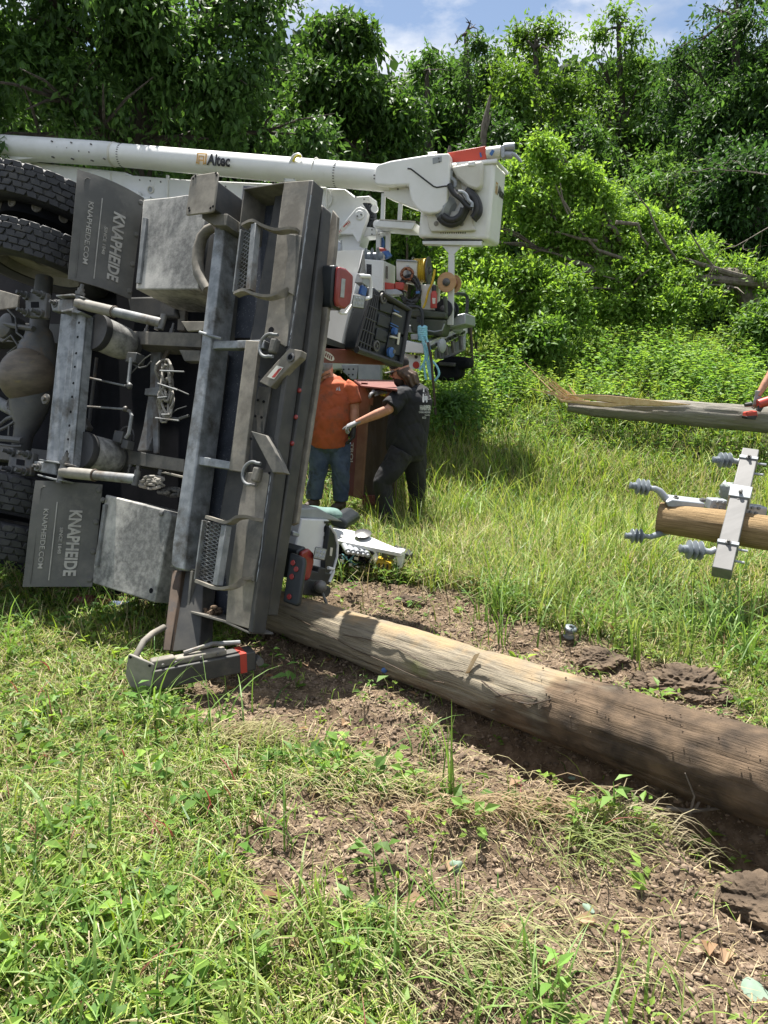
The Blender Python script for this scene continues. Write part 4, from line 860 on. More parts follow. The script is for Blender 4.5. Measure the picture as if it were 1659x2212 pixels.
# boom tip housing
cv = gp(K3, [(512, 462), (518, 400), (532, 330), (545, 320), (640, 292), (770, 270), (960, 240), (1085, 232), (1102, 245), (1100, 400), (1092, 520), (1085, 600), (1062, 660), (1010, 695), (950, 702), (880, 690), (840, 660), (800, 600), (788, 540), (780, 478), (640, 488), (540, 480)], .20, -.16, 'tip_cover', 'fibre', bevel=.05, label='large smooth white cover at the boom tip')
cv.modifiers['bevel'].segments = 4
mb = MB(); mb.tube([G(K3(*p), .204) for p in [(775, 352), (800, 355), (830, 378), (975, 490), (1000, 498), (1060, 488), (1092, 486)]], .009, 8); mb.build('cover_seam', M['ink'], cv)
gp(K3, [(966, 270), (1038, 255), (1040, 300), (968, 320)], .203, .19, 'cover_window', 'greycase', cv, .004)
mb = MB()
for p in [(1015, 275), (1020, 300), (518, 405), (518, 430), (700, 488), (700, 512)]: c = G(K3(*p), .206 if p[1] < 440 else .06); mb.cyl(c, c + G.w * .006, .011, 10)
mb.build('bolt', M['steelpin'], cv)
gp(K3, [(585, 488), (800, 500), (845, 600), (845, 668), (800, 650), (650, 590), (592, 560)], .05, -.10, 'tip_gusset', 'fibre', bevel=.01)
gt(K3, [(935, 245), (1000, 240)], .1, .025, 'lifting_eye', 'cream')
gt(K3, [(1095, 350), (1150, 348)], .05, .055, 'jib_pin', 'cream')
mb = MB(); mb.ball(G(K3(1112, 548), -.06), (.12, .20, .31), 26, (G.w, G.u, G.v)); mb.build('rotator_dome', M['cream'], T2)
mb = MB(); c = G(K3(1070, 665), .05); mb.lathe(c, (G.u * .8 + G.w * .2 - G.v * .3), [(.12, -.1), (.15, -.05), (.15, .05), (.10, .10)], 24); mb.build('rotator', M['greycase'], T2)
# jib: red stick, winch head
mb = MB(); mb.beam(G(K3(1092, 292), -.05), G(K3(1385, 240), -.05), .15, .145, G.w); jb = mb.build('jib', M['orange'], T2, bevel=.006, label='red square jib above the bucket')
mb = MB(); mb.beam(G(K3(442, 410), .03), G(K3(515, 400), .03), .16, .15, G.w); mb.build('jib', M['orange'], T2, bevel=.006, label='red square stub behind the cover')
mb = MB(); mb.cyl(G(K3(1383, 240), -.05), G(K3(1495, 225), -.05), .075, 20); wh = mb.build('jib_head', M['cream'], T2)
mb = MB(); mb.prism([G(K3(*p), .03) for p in [(1492, 178), (1520, 170), (1525, 265), (1497, 268)]], -G.w * .15); mb.cyl(G(K3(1515, 188), -.02), G(K3(1600, 182), -.02), .045, 16); mb.cyl(G(K3(1515, 248), -.02), G(K3(1585, 250), -.02), .045, 16); mb.build('winch_sheave', M['zinc'], wh, bevel=.004)
mb = MB(); mb.tube([G(K3(*p), .02) for p in [(1580, 235), (1600, 245), (1640, 285), (1655, 305)]], [.02, .022, .018, .008], 8); mb.build('winch_hook', M['zinc'], wh)
gp(K3, [(1405, 240), (1425, 205), (1445, 215), (1425, 255)], .04, .03, 'blue_tape', 'blue', wh, 0); gp(K3, [(1328, 232), (1340, 228), (1348, 262), (1336, 266)], .04, .03, 'blue_tape', 'blue', wh, 0)
# the bucket
q = lambda x, y, n: G(K3(x, y), n)
bk0 = [q(905, 345, .02), q(1452, 298, .02), q(1398, 905, .02), q(850, 885, .02)]
BD = (q(1530, 312, .02) - q(1452, 298, .02)); dirb = V(.36, .93, 0).normalized() * .62
def nfit(p, target):   # push p along dirb's horizontal line until it is seen at target
    return p + dirb
mb = MB(); mb.prism(bk0, dirb); bu = mb.build('bucket', M['fibre'], T2, bevel=.045, seg=4, label='white fibreglass bucket with moulded rim')
mb = MB(); rimp = [bk0[0], bk0[1], bk0[1] + dirb, bk0[0] + dirb]; ctr = sum(rimp, V(0, 0, 0)) / 4; rp_ = [ctr + (p - ctr) * 1.02 for p in rimp]; mb.tube(rp_ + [rp_[0]], .028, 10); mb.build('bucket_rim', M['fibre'], bu)
gp(K3, [(1108, 335), (1338, 290), (1356, 300), (1350, 490), (1308, 520), (1235, 495), (1150, 420)], .16, .03, 'control_box', 'cream', bu, bevel=.03)
gp(K3, [(1235, 300), (1300, 292), (1290, 335), (1245, 335)], .175, .15, 'control_panel', 'fibre', bu, bevel=.02)
gp(K3, [(918, 705), (1000, 690), (1278, 668), (1290, 690), (1280, 800), (1298, 812), (1296, 832), (950, 840), (935, 800)], .10, .02, 'bucket_bracket', 'cream', bu, bevel=.015)
mb = MB()
for p in [(995, 778), (1190, 778)]: c = G(K3(*p), .10); mb.lathe(c, G.w, [(.03, 0), (.03, .006), (.018, .01)], 16)
mb.build('bolt', M['shock'], bu)
mb = MB()
for k in range(12): c = q(1032 + k * 17, 845, .022); mb.box(c, G.u * .006, G.v * .014, G.w * .003)
mb.build('bucket_marks', M['dust'], bu)
sp = lambda s_, t_, h=0.0: ((q(1465, 512, .02) + dirb * (.08 + .84 * s_)) + V(0, 0, .20) * t_ + G.u * (.016 - .012 * t_) ) + G.u * h
t = MB(); base = bk0[2].lerp(bk0[1], .62); e = (bk0[1] - bk0[2]).normalized(); nn = dirb.cross(e).normalized(); nn = nn if nn.dot(CC - base) > 0 else -nn
f2 = lambda s_, t_, h=0.0: base + dirb * (.25 + .72 * s_) + e * (t_ * .17) + nn * (.002 + h)
put_text(t, 'Altec', f2, (.2, 1, .05, .75), .002, .03); t.build('lettering', M['ink'], bu)
t = MB(); f3 = lambda a, b, h=0.0: base + dirb * (.25 - .06 + .18 * a) + e * (b * .14) + nn * (.002 + h)
band(t, f3, [(.08, .06), (.08, .96)], .16); band(t, f3, [(.02, .94), (.98, .94)], .12); band(t, f3, [(.92, .96), (.92, .06)], .16); band(t, f3, [(.38, .0), (.38, .72)], .12); band(t, f3, [(.62, .72), (.62, .0)], .12); t.build('emblem', M['gold'], bu)
# black hoses at the bucket
mb = MB()
def hs(pts, n, r): mb.tube([G(K3(*p), n) for p in sm(pts, 6)], r, 12)
hs([(1098, 488), (1130, 540), (1190, 590), (1235, 640), (1272, 655)], .27, .032)
hs([(1228, 515), (1290, 560), (1325, 630), (1325, 700), (1285, 750)], .12, .040); hs([(1225, 530), (1275, 570), (1300, 630), (1300, 690), (1275, 730)], .17, .035)
hs([(1020, 725), (1060, 765), (1120, 780), (1180, 750), (1215, 690), (1240, 640)], .16, .045); hs([(1045, 715), (1090, 745), (1140, 745), (1185, 710), (1205, 660)], .20, .04)
hs([(1100, 470), (1120, 520), (1170, 555), (1200, 600)], .22, .035)
mb.build('hose', M['rubber'], T2)
mb = MB(); mb.tube([G(K3(*p), .30) for p in sm([(1165, 530), (1200, 535), (1230, 560), (1245, 600), (1270, 620), (1270, 650)], 5)], .02, 8); mb.build('steel_loop', M['zinc'], T2)
mb = MB(); mb.tube([G(K3(*p), .12) for p in sm([(1115, 370), (1110, 420), (1140, 450), (1140, 490), (1110, 490)], 5)], .022, 8); mb.build('hose_fitting', M['greycase'], T2)
# bucket support post
o = gp(K3, [(888, 910), (1350, 908), (1342, 948), (890, 936)], .0, -.15, 'bucket_rest', 'white', bevel=.006); gp(K3, [(888, 900), (1352, 900), (1350, 911), (888, 911)], .005, -.16, 'rest_pad', 'ink', o)
gp(K3, [(1038, 945), (1198, 945), (1132, 1015), (1098, 1015)], -.05, -.08, 'rest_gusset', 'white', o, .003)
mb = MB(); mb.beam(G(K3(1116, 945), -.09), G(K3(1105, 1560), -.09), .075, .075, G.w); mb.build('rest_post', M['white'], T2, bevel=.006)
# body, bins and deck
gp(ID, [(-500, 560), (705, 560), (780, 580), (820, 720), (780, 800), (-500, 800)], -.95, -2.4, 'body', 'white', bevel=.02)
gp(ID, [(-500, 700), (720, 720), (712, 800), (-500, 800)], -.35, -.95, 'deck_side', 'white', bevel=.02)
for c_, lab in (((-180, 790), 'front'), ((560, 800), 'rear')):
    c = G(c_, -.7); r_ = .5; c.z = 1.75
    w_ = MB().lathe(c, G.w, [(.28, -.12), (.44, -.14), (.5, -.11), (.5, .11), (.44, .14), (.28, .12)], 40, closed=True).build('wheel', M['tyre'], T2); MB().lathe(c, G.w, [(.05, .03), (.29, .05), (.29, -.1), (.05, -.1)], 30, closed=True).build('rim', M['white'], w_)
bn = gp(K3, [(185, 1022), (250, 1036), (590, 1062), (585, 1300), (480, 1290), (185, 1250)], .30, -.30, 'side_bin', 'white', bevel=.008, label='white ventilated bin')
mb = MB()
for i in range(4):
    for j in range(7):
        c = G(K3(462 + i * 10, 1095 + j * 12 + i), .302); mb.box(c, G.u * .008, G.v * .009, G.w * .002)
mb.build('vent_slots', M['ink'], bn)
mb = MB()
for i in range(2):
    for j in range(8):
        c = bn and (G(K3(604 + i * 52, 1112 + j * 12 - i * 8), .302 - .1)); mb.box(c - G.w * i * .25 + G.u * .02, G.u * .004, G.v * .008, G.w * .03)
mb.build('vent_slots', M['dust'], bn)
cabt = gp(K3, [(685, 1062), (845, 1070), (838, 1245), (688, 1215)], .05, -.35, 'deck_cabinet', 'cream', bevel=.008, label='grey-white cabinet with chequer top')
gp(K3, [(868, 1248), (985, 1245), (975, 1445), (880, 1440)], .10, -.3, 'deck_cabinet', 'cream', bevel=.008, label='narrow white cabinet under the yellow reel')
mb = MB(); mb.beam(G(K3(775, 1100), .07), G(K3(778, 1170), .07), .03, .02, G.w); mb.build('hook', M['zinc'], T2)
gp(K3, [(686, 1052), (842, 1060), (845, 1074), (684, 1066)], .07, -.36, 'chequer_top', 'zinc', cabt)
# rear bumper, channel and clutter under it
gp(K3, [(735, 1675), (905, 1708), (898, 1778), (735, 1770)], .35, .0, 'rear_channel', 'white', bevel=.008, label='white side of the rear step channel')
q0, q1 = G(K3(905, 1708), .33), G(K3(898, 1780), .33); dd = V(.33, .94, 0).normalized() * 1.9
e0, e1 = AY(K3(1240, 1545), q0.y + 1.7), AY(K3(1242, 1618), q0.y + 1.7)
mb = MB(); mb.prism([q0, e0, e1, q1], V(-.1, .03, 0)); rc = mb.build('rear_channel', M['white'], T2, bevel=.006, label='white rear face of the step channel')
mb = MB()
for t_ in (.12, .25, .4, .52, .64, .8): c = q0.lerp(e0, t_).lerp(q1.lerp(e1, t_), .6) + V(.03, -.02, 0); mb.box(c, (e0 - q0).normalized() * .07, V(0, 0, .018), V(.02, -.01, 0))
mb.build('channel_slots', M['ink'], rc)
mb = MB(); c = G(K3(1030, 1718), .2); mb.lathe(c, V(.8, -.55, 0), [(.085, 0), (.09, .03), (.06, .05)], 20); mb.build('rear_lamp', M['greycase'], T2)
mb = MB(); a, b = AY(K3(1010, 1690), 10.2), AY(K3(1180, 1600), 11.4); mb.tube([a, b], .07, 14); mb.build('tool_tube', M['cream'], T2)
mb = MB(); mb.tube([AY(K3(*p), y) for p, y in [((1100, 1590), 10.6), ((1160, 1590), 10.8), ((1200, 1640), 11), ((1210, 1700), 11)]], [.05, .06, .05, .03], 10); mb.build('hose', M['greycase'], T2)
gp(K3, [(690, 1770), (872, 1795), (868, 1900), (700, 1900)], .22, .18, 'skirt_panel', 'white', bevel=.004)
mb = MB(); c = G(K3(840, 1868), .225); mb.lathe(c, G.w, [(.045, 0), (.04, .01)], 20); mb.build('round_reflector', M['redpaint'], T2)
mb = MB(); c = G(K3(841, 1806), .225); mb.cyl(c, c + G.w * .004, .022, 14); mb.build('bolt_hole', M['ink'], T2)
gp(K6, [(380, 445), (515, 440), (500, 560), (460, 560), (395, 500)], .1, .0, 'bracket_plate', 'zinc', bevel=.01); gp(K6, [(512, 438), (682, 440), (680, 640), (512, 640)], .12, .0, 'skirt_panel', 'greycase', bevel=.004, label='pale green-grey skirt panel seen between the two men')
mb = MB()
for p in [(400, 480), (440, 478), (475, 478), (440, 520), (470, 520)]: c = G(K6(*p), .102); mb.cyl(c, c + G.w * .004, .012, 10)
mb.build('bolt_hole', M['ink'], T2)
gp(K6, [(1105, 425), (1220, 380), (1360, 390), (1368, 475), (1290, 475), (1305, 530), (1240, 572), (1110, 560), (1090, 480)], -.6, -1.1, 'undercarriage', 'void', bevel=.05)
gp(K6, [(1130, 420), (1260, 430), (1255, 460), (1135, 450)], -.5, -.6, 'gear_rack', 'darksteel'); gp(K6, [(1100, 320), (1180, 330), (1330, 220), (1330, 330), (1200, 400), (1100, 400)], -.75, -.9, 'undercarriage', 'greycase', bevel=.02)
mb = MB()
for a, b in [((1130, 300), (1140, 390)), ((1190, 290), (1195, 370)), ((1240, 260), (1250, 350)), ((1300, 220), (1310, 330))]: mb.tube([G(K6(*a), -.6), G(K6(*b), -.6)], .03, 8)
mb.build('support_strut', M['steelpin'], T2)
mb = MB(); mb.tube([AY(K6(1345, 105), 11.2), AY(K6(1380, 160), 11.2), AY(K6(1396, 520), 11.2)], .022, 8); mb.build('ground_rod', M['rust'], T2)
mb = MB(); mb.box(AY(K6(1350, 140), 11.3), V(.07, .03, 0), V(-.02, .06, 0), V(0, 0, .12)); mb.build('corner_lamp', M['black'], T2, bevel=.02)
mb = MB(); mb.tube([G(K3(*p), .25) for p in sm([(752, 1415), (850, 1420), (880, 1445), (890, 1500), (886, 1600)], 4)], .022, 10); mb.build('hand_rail', M['black'], T2)
mb = MB(); mb.tube([AY(K3(*p), y) for p, y in [((1118, 1312), 10.6), ((1210, 1320), 11.1), ((1235, 1345), 11.2), ((1236, 1400), 11.2), ((1226, 1535), 11.2)]], .024, 10); mb.build('hand_rail', M['black'], T2)
gp(ID, [(860, 705), (905, 700), (1005, 676), (1006, 700), (905, 722), (860, 715)], -.3, -1.2, 'rear_deck', 'zinc')
# ---------- things carried on its deck
def solo(mb, name, m, label, cat, bevel=0, **k):
    o = mb.build(name, M[m], None, bevel=bevel); return tag(o, label, cat, **k)
def reelthing(name, K, cx, cy, r, n, ax, width, m_disc, m_core, label, corer=.75):
    c = G(K(cx, cy), n); rr_ = (G(K(cx, cy - r), n) - c).length; ax = V(ax).normalized(); root = thing(name, label, 'reel', (c.x, c.y, c.z - rr_))
    MB().lathe(c, ax, [(rr_, 0), (rr_, .02), (.03, .022)], 36).build('flange', M[m_disc], root, bevel=.002); MB().lathe(c - ax * width, ax, [(rr_, 0), (rr_, .02), (.03, .022)], 36).build('flange', M[m_disc], root, bevel=.002)
    k = MB(); turns = max(4, int(width / .03))
    for i in range(turns):
        k.lathe(c - ax * (width - .02) + ax * (width - .04) * (i + .5) / turns, ax, [(rr_ * corer + .014 * math.cos(a), .5 * (width - .04) / turns * math.sin(a) * 1.1) for a in [j * math.pi / 4 for j in range(8)]], 32, closed=True)
    k.lathe(c - ax * width, ax, [(rr_ * corer * .93, .02), (rr_ * corer * .93, width)], 24)
    k.build('wound_cable', M[m_core], root, sharp=80); MB().lathe(c, ax, [(.05, .015), (.05, .035), (.02, .06)], 14).build('hub', M['steelpin'], root); return root
reelthing('hose_reel', K3, 930, 1140, 108, -.15, G.u, .20, 'steelpin', 'yellow', 'yellow cable wound on a dark reel standing on the truck deck', .80)
reelthing('wire_spool', K3, 1078, 1230, 78, .02, G.w * .97 + G.u * -.12, .24, 'ply', 'copper', 'wooden spool with bare plywood faces beside the white bucket post', .55)
reelthing('cord_reel', K3, 1058, 1438, 74, .0, G.w * .95 + G.u * -.2, .22, 'black', 'black', 'black plastic reel below the wooden spool', .6)
def loops(name, K, cx, cy, rx, ry, n, cnt, rad, m, label, cat, seed):
    r_ = random.Random(seed); mb = MB()
    for k in range(cnt):
        sx, sy, ox, oy = r_.uniform(.75, 1.05), r_.uniform(.75, 1.05), r_.uniform(-.1, .1) * rx, r_.uniform(-.12, .12) * ry
        mb.tube([G(K(cx + ox + rx * sx * math.cos(a * math.pi / 12), cy + oy + ry * sy * math.sin(a * math.pi / 12)), n + .03 * math.sin(a + k)) for a in range(25)], rad, 8)
    return solo(mb, name, m, label, cat)
loops('cable_coil', K3, 770, 1165, 48, 50, .16, 6, .010, 'copper', 'small brown wire coil hanging on the grey cabinet', 'coil', 3)
loops('cable_coil', K3, 790, 1290, 78, 110, .14, 11, .014, 'rubber', 'large coil of black cable hanging on the deck', 'coil', 4)
solo(MB().prism([G(K3(*p), .22) for p in [(836, 1300), (866, 1296), (864, 1316), (838, 1320)]], -G.w * .08), 'cable_wrap', 'blue', 'blue wrap round the black cable coil', 'tie', bevel=.004)
mb = MB(); mb.tube([G(K3(*p), .16) for p in sm([(985, 1130), (965, 1230), (935, 1300), (915, 1380), (895, 1430)], 5)], .014, 8); solo(mb, 'hose_end', 'yellow', 'loose yellow hose end trailing from the yellow reel', 'hose')
fe = thing('fire_extinguisher', 'small red fire extinguisher with a cream tag beside the white cabinet', 'extinguisher', G(K3(970, 1435), .15))
mb = MB(); c = G(K3(975, 1430), .15); mb.lathe(c, G.v, [(.04, 0), (.042, .02), (.042, .17), (.025, .21)], 18); mb.build('cylinder', M['redpaint'], fe); mb = MB(); mb.lathe(c + G.v * .21, G.v, [(.03, 0), (.03, .05), (.015, .07)], 12); mb.build('valve', M['ink'], fe)
mb = MB(); mb.prism([G(K3(*p), .24) for p in [(965, 1350), (990, 1352), (988, 1395), (968, 1395)]], G.w * .003); mb.build('tag', M['cream'], fe)
for pts, lab, m in [([(585, 1228), (672, 1238), (672, 1290), (585, 1285)], 'left red toolbox under the ventilated bin', 'redpaint'), ([(676, 1226), (745, 1232), (742, 1290), (676, 1284)], 'right red toolbox next to the black coil', 'redpaint'), ([(600, 1282), (690, 1280), (730, 1305), (728, 1330), (600, 1330)], 'red and white box in front of the red toolboxes', 'zinc')]:
    mb = MB().prism([G(K3(*p), .22) for p in pts], -G.w * .25); solo(mb, 'toolbox', m, lab, 'toolbox', bevel=.012)
co = thing('cooler', 'dark green hard cooler with wire handle on the truck deck', 'cooler', G(K3(930, 1640), .1))
mb = MB(); mb.prism([G(K3(*p), .12) for p in [(790, 1500), (1065, 1515), (1045, 1640), (1020, 1650), (800, 1615)]], -G.w * .45); mb.build('tub', M['olive'], co, bevel=.03, seg=3); mb = MB(); mb.prism([G(K3(*p), .15) for p in [(785, 1440), (850, 1432), (1075, 1462), (1072, 1512), (785, 1500)]], -G.w * .5); mb.build('lid', M['olive'], co, bevel=.025, seg=3)
mb = MB(); mb.tube([G(K3(*p), .18) for p in [(900, 1560), (920, 1600), (980, 1612), (1040, 1600), (1060, 1550)]], .009, 8); mb.build('handle', M['zinc'], co)
mb = MB(); mb.prism([G(K3(*p), .18) for p in [(845, 1495), (905, 1500), (905, 1545), (850, 1540)]], G.w * .02); mb.build('latch', M['black'], co, bevel=.004)
def spool(mb, c, ax, k=1.0):
    mb.lathe(c, ax, [(.03 * k, 0), (.035 * k, .03 * k), (.07 * k, .035 * k), (.03 * k, .05 * k), (.03 * k, .08 * k), (.07 * k, .09 * k), (.03 * k, .10 * k), (.03 * k, .13 * k), (.07 * k, .14 * k), (.03 * k, .15 * k), (.025 * k, .19 * k)], 20)
mb = MB(); spool(mb, G(K3(425, 1030), .1), G.u, 1.5); solo(mb, 'insulator', 'porcelain', 'grey ribbed insulator lying on the white bin', 'insulator')
mb = MB(); mb.tube([G(K3(*p), .15) for p in [(250, 1030), (300, 1015), (340, 1028)]], .045, 10); solo(mb, 'work_glove', 'glove', 'blue-grey glove lying on the white bin', 'glove')
mb = MB(); mb.prism([G(K3(*p), .15) for p in [(198, 1000), (245, 1005), (245, 1028), (198, 1025)]], -G.w * .12); solo(mb, 'yellow_block', 'yellow', 'yellow block at the left end of the white bin', 'block', bevel=.01)
mb = MB(); mb.prism([G(K3(*p), .12) for p in [(520, 1025), (568, 992), (598, 1025), (590, 1052), (530, 1050)]], -G.w * .12); solo(mb, 'cardboard_box', 'cream', 'white box tilted on top of the ventilated bin', 'box', bevel=.004)
mb = MB(); mb.tube([G(K3(*p), .05) for p in [(590, 1020), (615, 1012), (630, 1040)]], .05, 10); solo(mb, 'work_glove', 'blue', 'blue glove beside the tilted white box', 'glove')
mb = MB(); mb.tube([G(K3(*p), .1) for p in [(240, 995), (250, 950), (230, 900)]], [.05, .035, .012], 10); mb.tube([G(K3(*p), .1) for p in [(240, 930), (265, 905), (262, 950), (240, 960)]], .010, 6); solo(mb, 'wire_grip', 'zinc', 'grey clamp standing on the bin by the turret', 'clamp')
mb = MB(); mb.prism([G(K3(*p), .36) for p in [(798, 1630), (850, 1628), (852, 1672), (800, 1672)]], -G.w * .2); solo(mb, 'metal_box', 'greycase', 'small grey metal box on the rear step by the blue rope', 'box', bevel=.006)
mb = MB(); c = AY(K3(1120, 1545), 10.9); mb.ball(c, (.08, .06, .05), 10); mb.ball(c + V(-.08, 0, -.05), (.05, .05, .05), 10); mb.tube([c + V(-.1, 0, .06), c + V(.1, 0, .02)], .03, 8); solo(mb, 'power_tool', 'redpaint', 'red power tool lying on the rear corner of the deck', 'tool')
mb = MB(); mb.tube([G(K3(*p), .3) for p in [(1060, 1340), (1068, 1400), (1075, 1470)]], [.03, .025, .02], 10); solo(mb, 'tool_handle', 'olive', 'green and white stick standing in front of the black reel', 'stick')
# pale blue rope on the rail
rp_ = thing('blue_rope', 'pale blue rope tied round the black rail, ends hanging down', 'rope', G(K6(1060, 560), .4))
mb = MB(); 
for k in range(7):
    y = 155 + k * 14; mb.tube([G(K6(1008 + 28 * math.cos(a * math.pi / 6), y + 6 * math.sin(a * math.pi / 6) + k), .30 + .05 * math.sin(a * math.pi / 6)) for a in range(13)], .018, 8)
mb.build('knot', M['rope'], rp_)
mb = MB()
for pts in [[(1005, 240), (1040, 330), (1045, 420), (1070, 560)], [(1030, 220), (1065, 330), (1062, 450), (1072, 560)], [(1000, 230), (1020, 300), (1030, 400), (985, 490)], [(1010, 250), (1050, 350), (1020, 430), (1035, 560)], [(1068, 400), (1120, 460), (1135, 520), (1100, 568)]]:
    mb.tube([G(K6(*p), .36) for p in sm(pts, 6)], .014, 8)
mb.build('strand', M['rope'], rp_)
mb = MB(); mb.tube([G(K6(*p), .42) for p in sm([(1050, 270), (1075, 400), (1085, 520), (1100, 700), (1110, 830)], 6)], .016, 8); solo(mb, 'dark_cable', 'rust', 'dark brown cable hanging from the blue rope down to the grass', 'cable')
# =================================================================== ground
def vnoise(x, y, seed=0):
    xi = np.floor(x).astype(np.int64); yi = np.floor(y).astype(np.int64); fx = x - xi; fy = y - yi
    fx = fx * fx * (3 - 2 * fx); fy = fy * fy * (3 - 2 * fy)
    def h(a, b):
        n = (a * 374761393 + b * 668265263 + seed * 1442695041) & 0x7fffffff; n = ((n ^ (n >> 13)) * 1274126177) & 0x7fffffff
        return ((n ^ (n >> 16)) & 0xffff) / 65535.0
    return (h(xi, yi) * (1 - fx) + h(xi + 1, yi) * fx) * (1 - fy) + (h(xi, yi + 1) * (1 - fx) + h(xi + 1, yi + 1) * fx) * fy
def fbm(x, y, o=4, seed=0):
    s = 0; a = .5
    for i in range(o): s = s + a * vnoise(x * 2 ** i, y * 2 ** i, seed + i * 17); a *= .5
    return s
def gpoly(pts): return np.array([tuple(GZ(p))[:2] for p in pts])
D1 = gpoly([(470, 1440), (560, 1385), (640, 1330), (740, 1262), (860, 1262), (1010, 1300), (1130, 1350), (1250, 1395), (1400, 1440), (1530, 1500), (1590, 1555), (1700, 1640), (1800, 1800), (1659, 1795), (1400, 1740), (1180, 1712), (1000, 1712), (880, 1680), (780, 1620), (690, 1600), (560, 1570), (470, 1520)])
D2 = gpoly([(640, 1760), (900, 1740), (1080, 1790), (1300, 1850), (1500, 1850), (1659, 1800), (1950, 1850), (1950, 2260), (1659, 2290), (1450, 2250), (1240, 2220), (1060, 2130), (900, 2030), (760, 1930), (640, 1850)])
D3 = gpoly([(1010, 880), (1120, 850), (1180, 870), (1080, 905)])
def sdist(x, y, poly):
    d = np.full(x.shape, 1e9); ins = np.zeros(x.shape, bool); n = len(poly)
    for i in range(n):
        ax, ay = poly[i]; bx, by = poly[(i + 1) % n]; ex, ey = bx - ax, by - ay
        t = np.clip(((x - ax) * ex + (y - ay) * ey) / (ex * ex + ey * ey), 0, 1); d = np.minimum(d, np.hypot(x - ax - t * ex, y - ay - t * ey))
        c = ((ay > y) != (by > y)) & (x < (bx - ax) * (y - ay) / (by - ay + 1e-12) + ax); ins ^= c
    return np.where(ins, -d, d)
def sstep(a, b, x): t = np.clip((x - a) / (b - a), 0, 1); return t * t * (3 - 2 * t)
def dirtmask(x, y):
    w = (fbm(x * 3, y * 3, 3, 5) - .45) * .5
    m1 = 1 - sstep(-.02, .18, sdist(x, y, D1) + w * .6 - .05)
    m2 = (1 - sstep(-.06, .16, sdist(x, y, D2) + w * 1.6 - .10))
    return np.maximum(m1, m2)
# foreground pole axis (needed for the trench under it)
LA, LB = AY((690, 1343), 4.22), AY((1659, 1672), 2.52); LA.z = .13; LB.z = .165
ldir = (LB - LA); ldx, ldy = ldir.x, ldir.y; ll = math.hypot(ldx, ldy)
def ground_z(x, y):
    x = np.asarray(x, float); y = np.asarray(y, float)
    s = np.maximum(0, y - 7.7)
    z = np.where(s < 4.6, .30 * s - .30 * .5 * np.minimum(s, 1.0) * (1 - np.minimum(s, 1) * .0) * np.clip(1 - s, 0, 1), 1.38 + .13 * (s - 4.6))
    z = np.where(s > 60, 1.38 + .13 * 55.4 + .02 * (s - 60), z)
    z = z + (fbm(x * .7 + 9, y * .7, 3, 2) - .45) * .10 + (fbm(x * 3, y * 3, 3, 3) - .45) * .045
    m = dirtmask(x, y); near = (np.hypot(x, y) < 9)
    m1 = 1 - sstep(-.05, .2, sdist(x, y, D1))
    z = z + m * near * ((fbm(x * 9, y * 9, 4, 8) - .45) * .10 + m1 * (fbm(x * 2.4, y * 2.4, 2, 31) - .42) * .10)
    # trench on the near side of the pole, ridge beyond it
    t = ((x - LA.x) * ldx + (y - LA.y) * ldy) / ll ** 2; d = ((x - LA.x) * ldy - (y - LA.y) * ldx) / ll   # d>0 : camera side
    side = d * (1 if ldx * 0 + 1 else 1)
    near_side = -((x - LA.x) * (-ldy) + (y - LA.y) * ldx) / ll
    tr = np.exp(-((near_side - .17) / .13) ** 2) * sstep(.38, .62, t) * (1 - sstep(1.45, 1.6, t))
    z = z - tr * .34
    rid = np.exp(-((near_side + .42) / .16) ** 2) * sstep(.35, .6, t) * (1 - sstep(.88, 1.1, t)); z = z + rid * .10 * (1 + (fbm(x * 7, y * 7, 3, 12) - .5) * 1.5)
    rid = np.exp(-((near_side - .40) / .12) ** 2) * sstep(.1, .4, t) * (1 - sstep(.9, 1.05, t)); z = z + rid * .05 * (1 + (fbm(x * 9, y * 9, 3, 14) - .5) * 2)
    # keep it clear below the truck
    return z - .03
radii = np.concatenate([np.linspace(.4, 7.5, 620), 7.5 * np.exp(np.linspace(.012, 5.0, 260))])
ang = np.concatenate([np.linspace(-48, 48, 700), np.linspace(48, 312, 90)[1:-1]]); na = len(ang)
rr_, aa = np.meshgrid(radii, np.radians(ang), indexing='ij'); gx = rr_ * np.sin(aa); gy = rr_ * np.cos(aa)
gz = ground_z(gx, gy); V3 = np.stack([gx, gy, gz], -1).reshape(-1, 3)
i, j = np.meshgrid(np.arange(len(radii) - 1), np.arange(na), indexing='ij'); j2 = (j + 1) % na
fc = np.stack([i * na + j, i * na + j2, (i + 1) * na + j2, (i + 1) * na + j], -1).reshape(-1, 4)
V3 = np.vstack([V3, [[0, 0, float(ground_z(0., 0.))]]])
dm = np.append(dirtmask(gx, gy).ravel() * (np.hypot(gx, gy).ravel() < 12), 0)
gm = bpy.data.materials.new('soil_and_thatch'); gm.use_nodes = True; t_ = gm.node_tree; N_ = t_.nodes.new; L_ = t_.links.new
b_ = t_.nodes['Principled BSDF']; b_.inputs['Roughness'].default_value = .95; b_.inputs['Specular IOR Level'].default_value = .2
tcn = N_('ShaderNodeTexCoord'); att = N_('ShaderNodeAttribute'); att.attribute_name = 'Col'
def ramp(scale, stops, det=10, rough=.65):
    n = N_('ShaderNodeTexNoise'); n.inputs['Scale'].default_value = scale; n.inputs['Detail'].default_value = det; n.inputs['Roughness'].default_value = rough; L_(tcn.outputs['Object'], n.inputs['Vector'])
    r = N_('ShaderNodeValToRGB'); cr = r.color_ramp
    while len(cr.elements) < len(stops): cr.elements.new(.5)
    for e, (p, c) in zip(cr.elements, stops): e.position = p; e.color = (*c, 1)
    L_(n.outputs['Fac'], r.inputs['Fac']); return r
soil = ramp(14, [(.30, (.055, .038, .024)), (.5, (.135, .096, .063)), (.64, (.22, .165, .115)), (.75, (.32, .25, .18))])
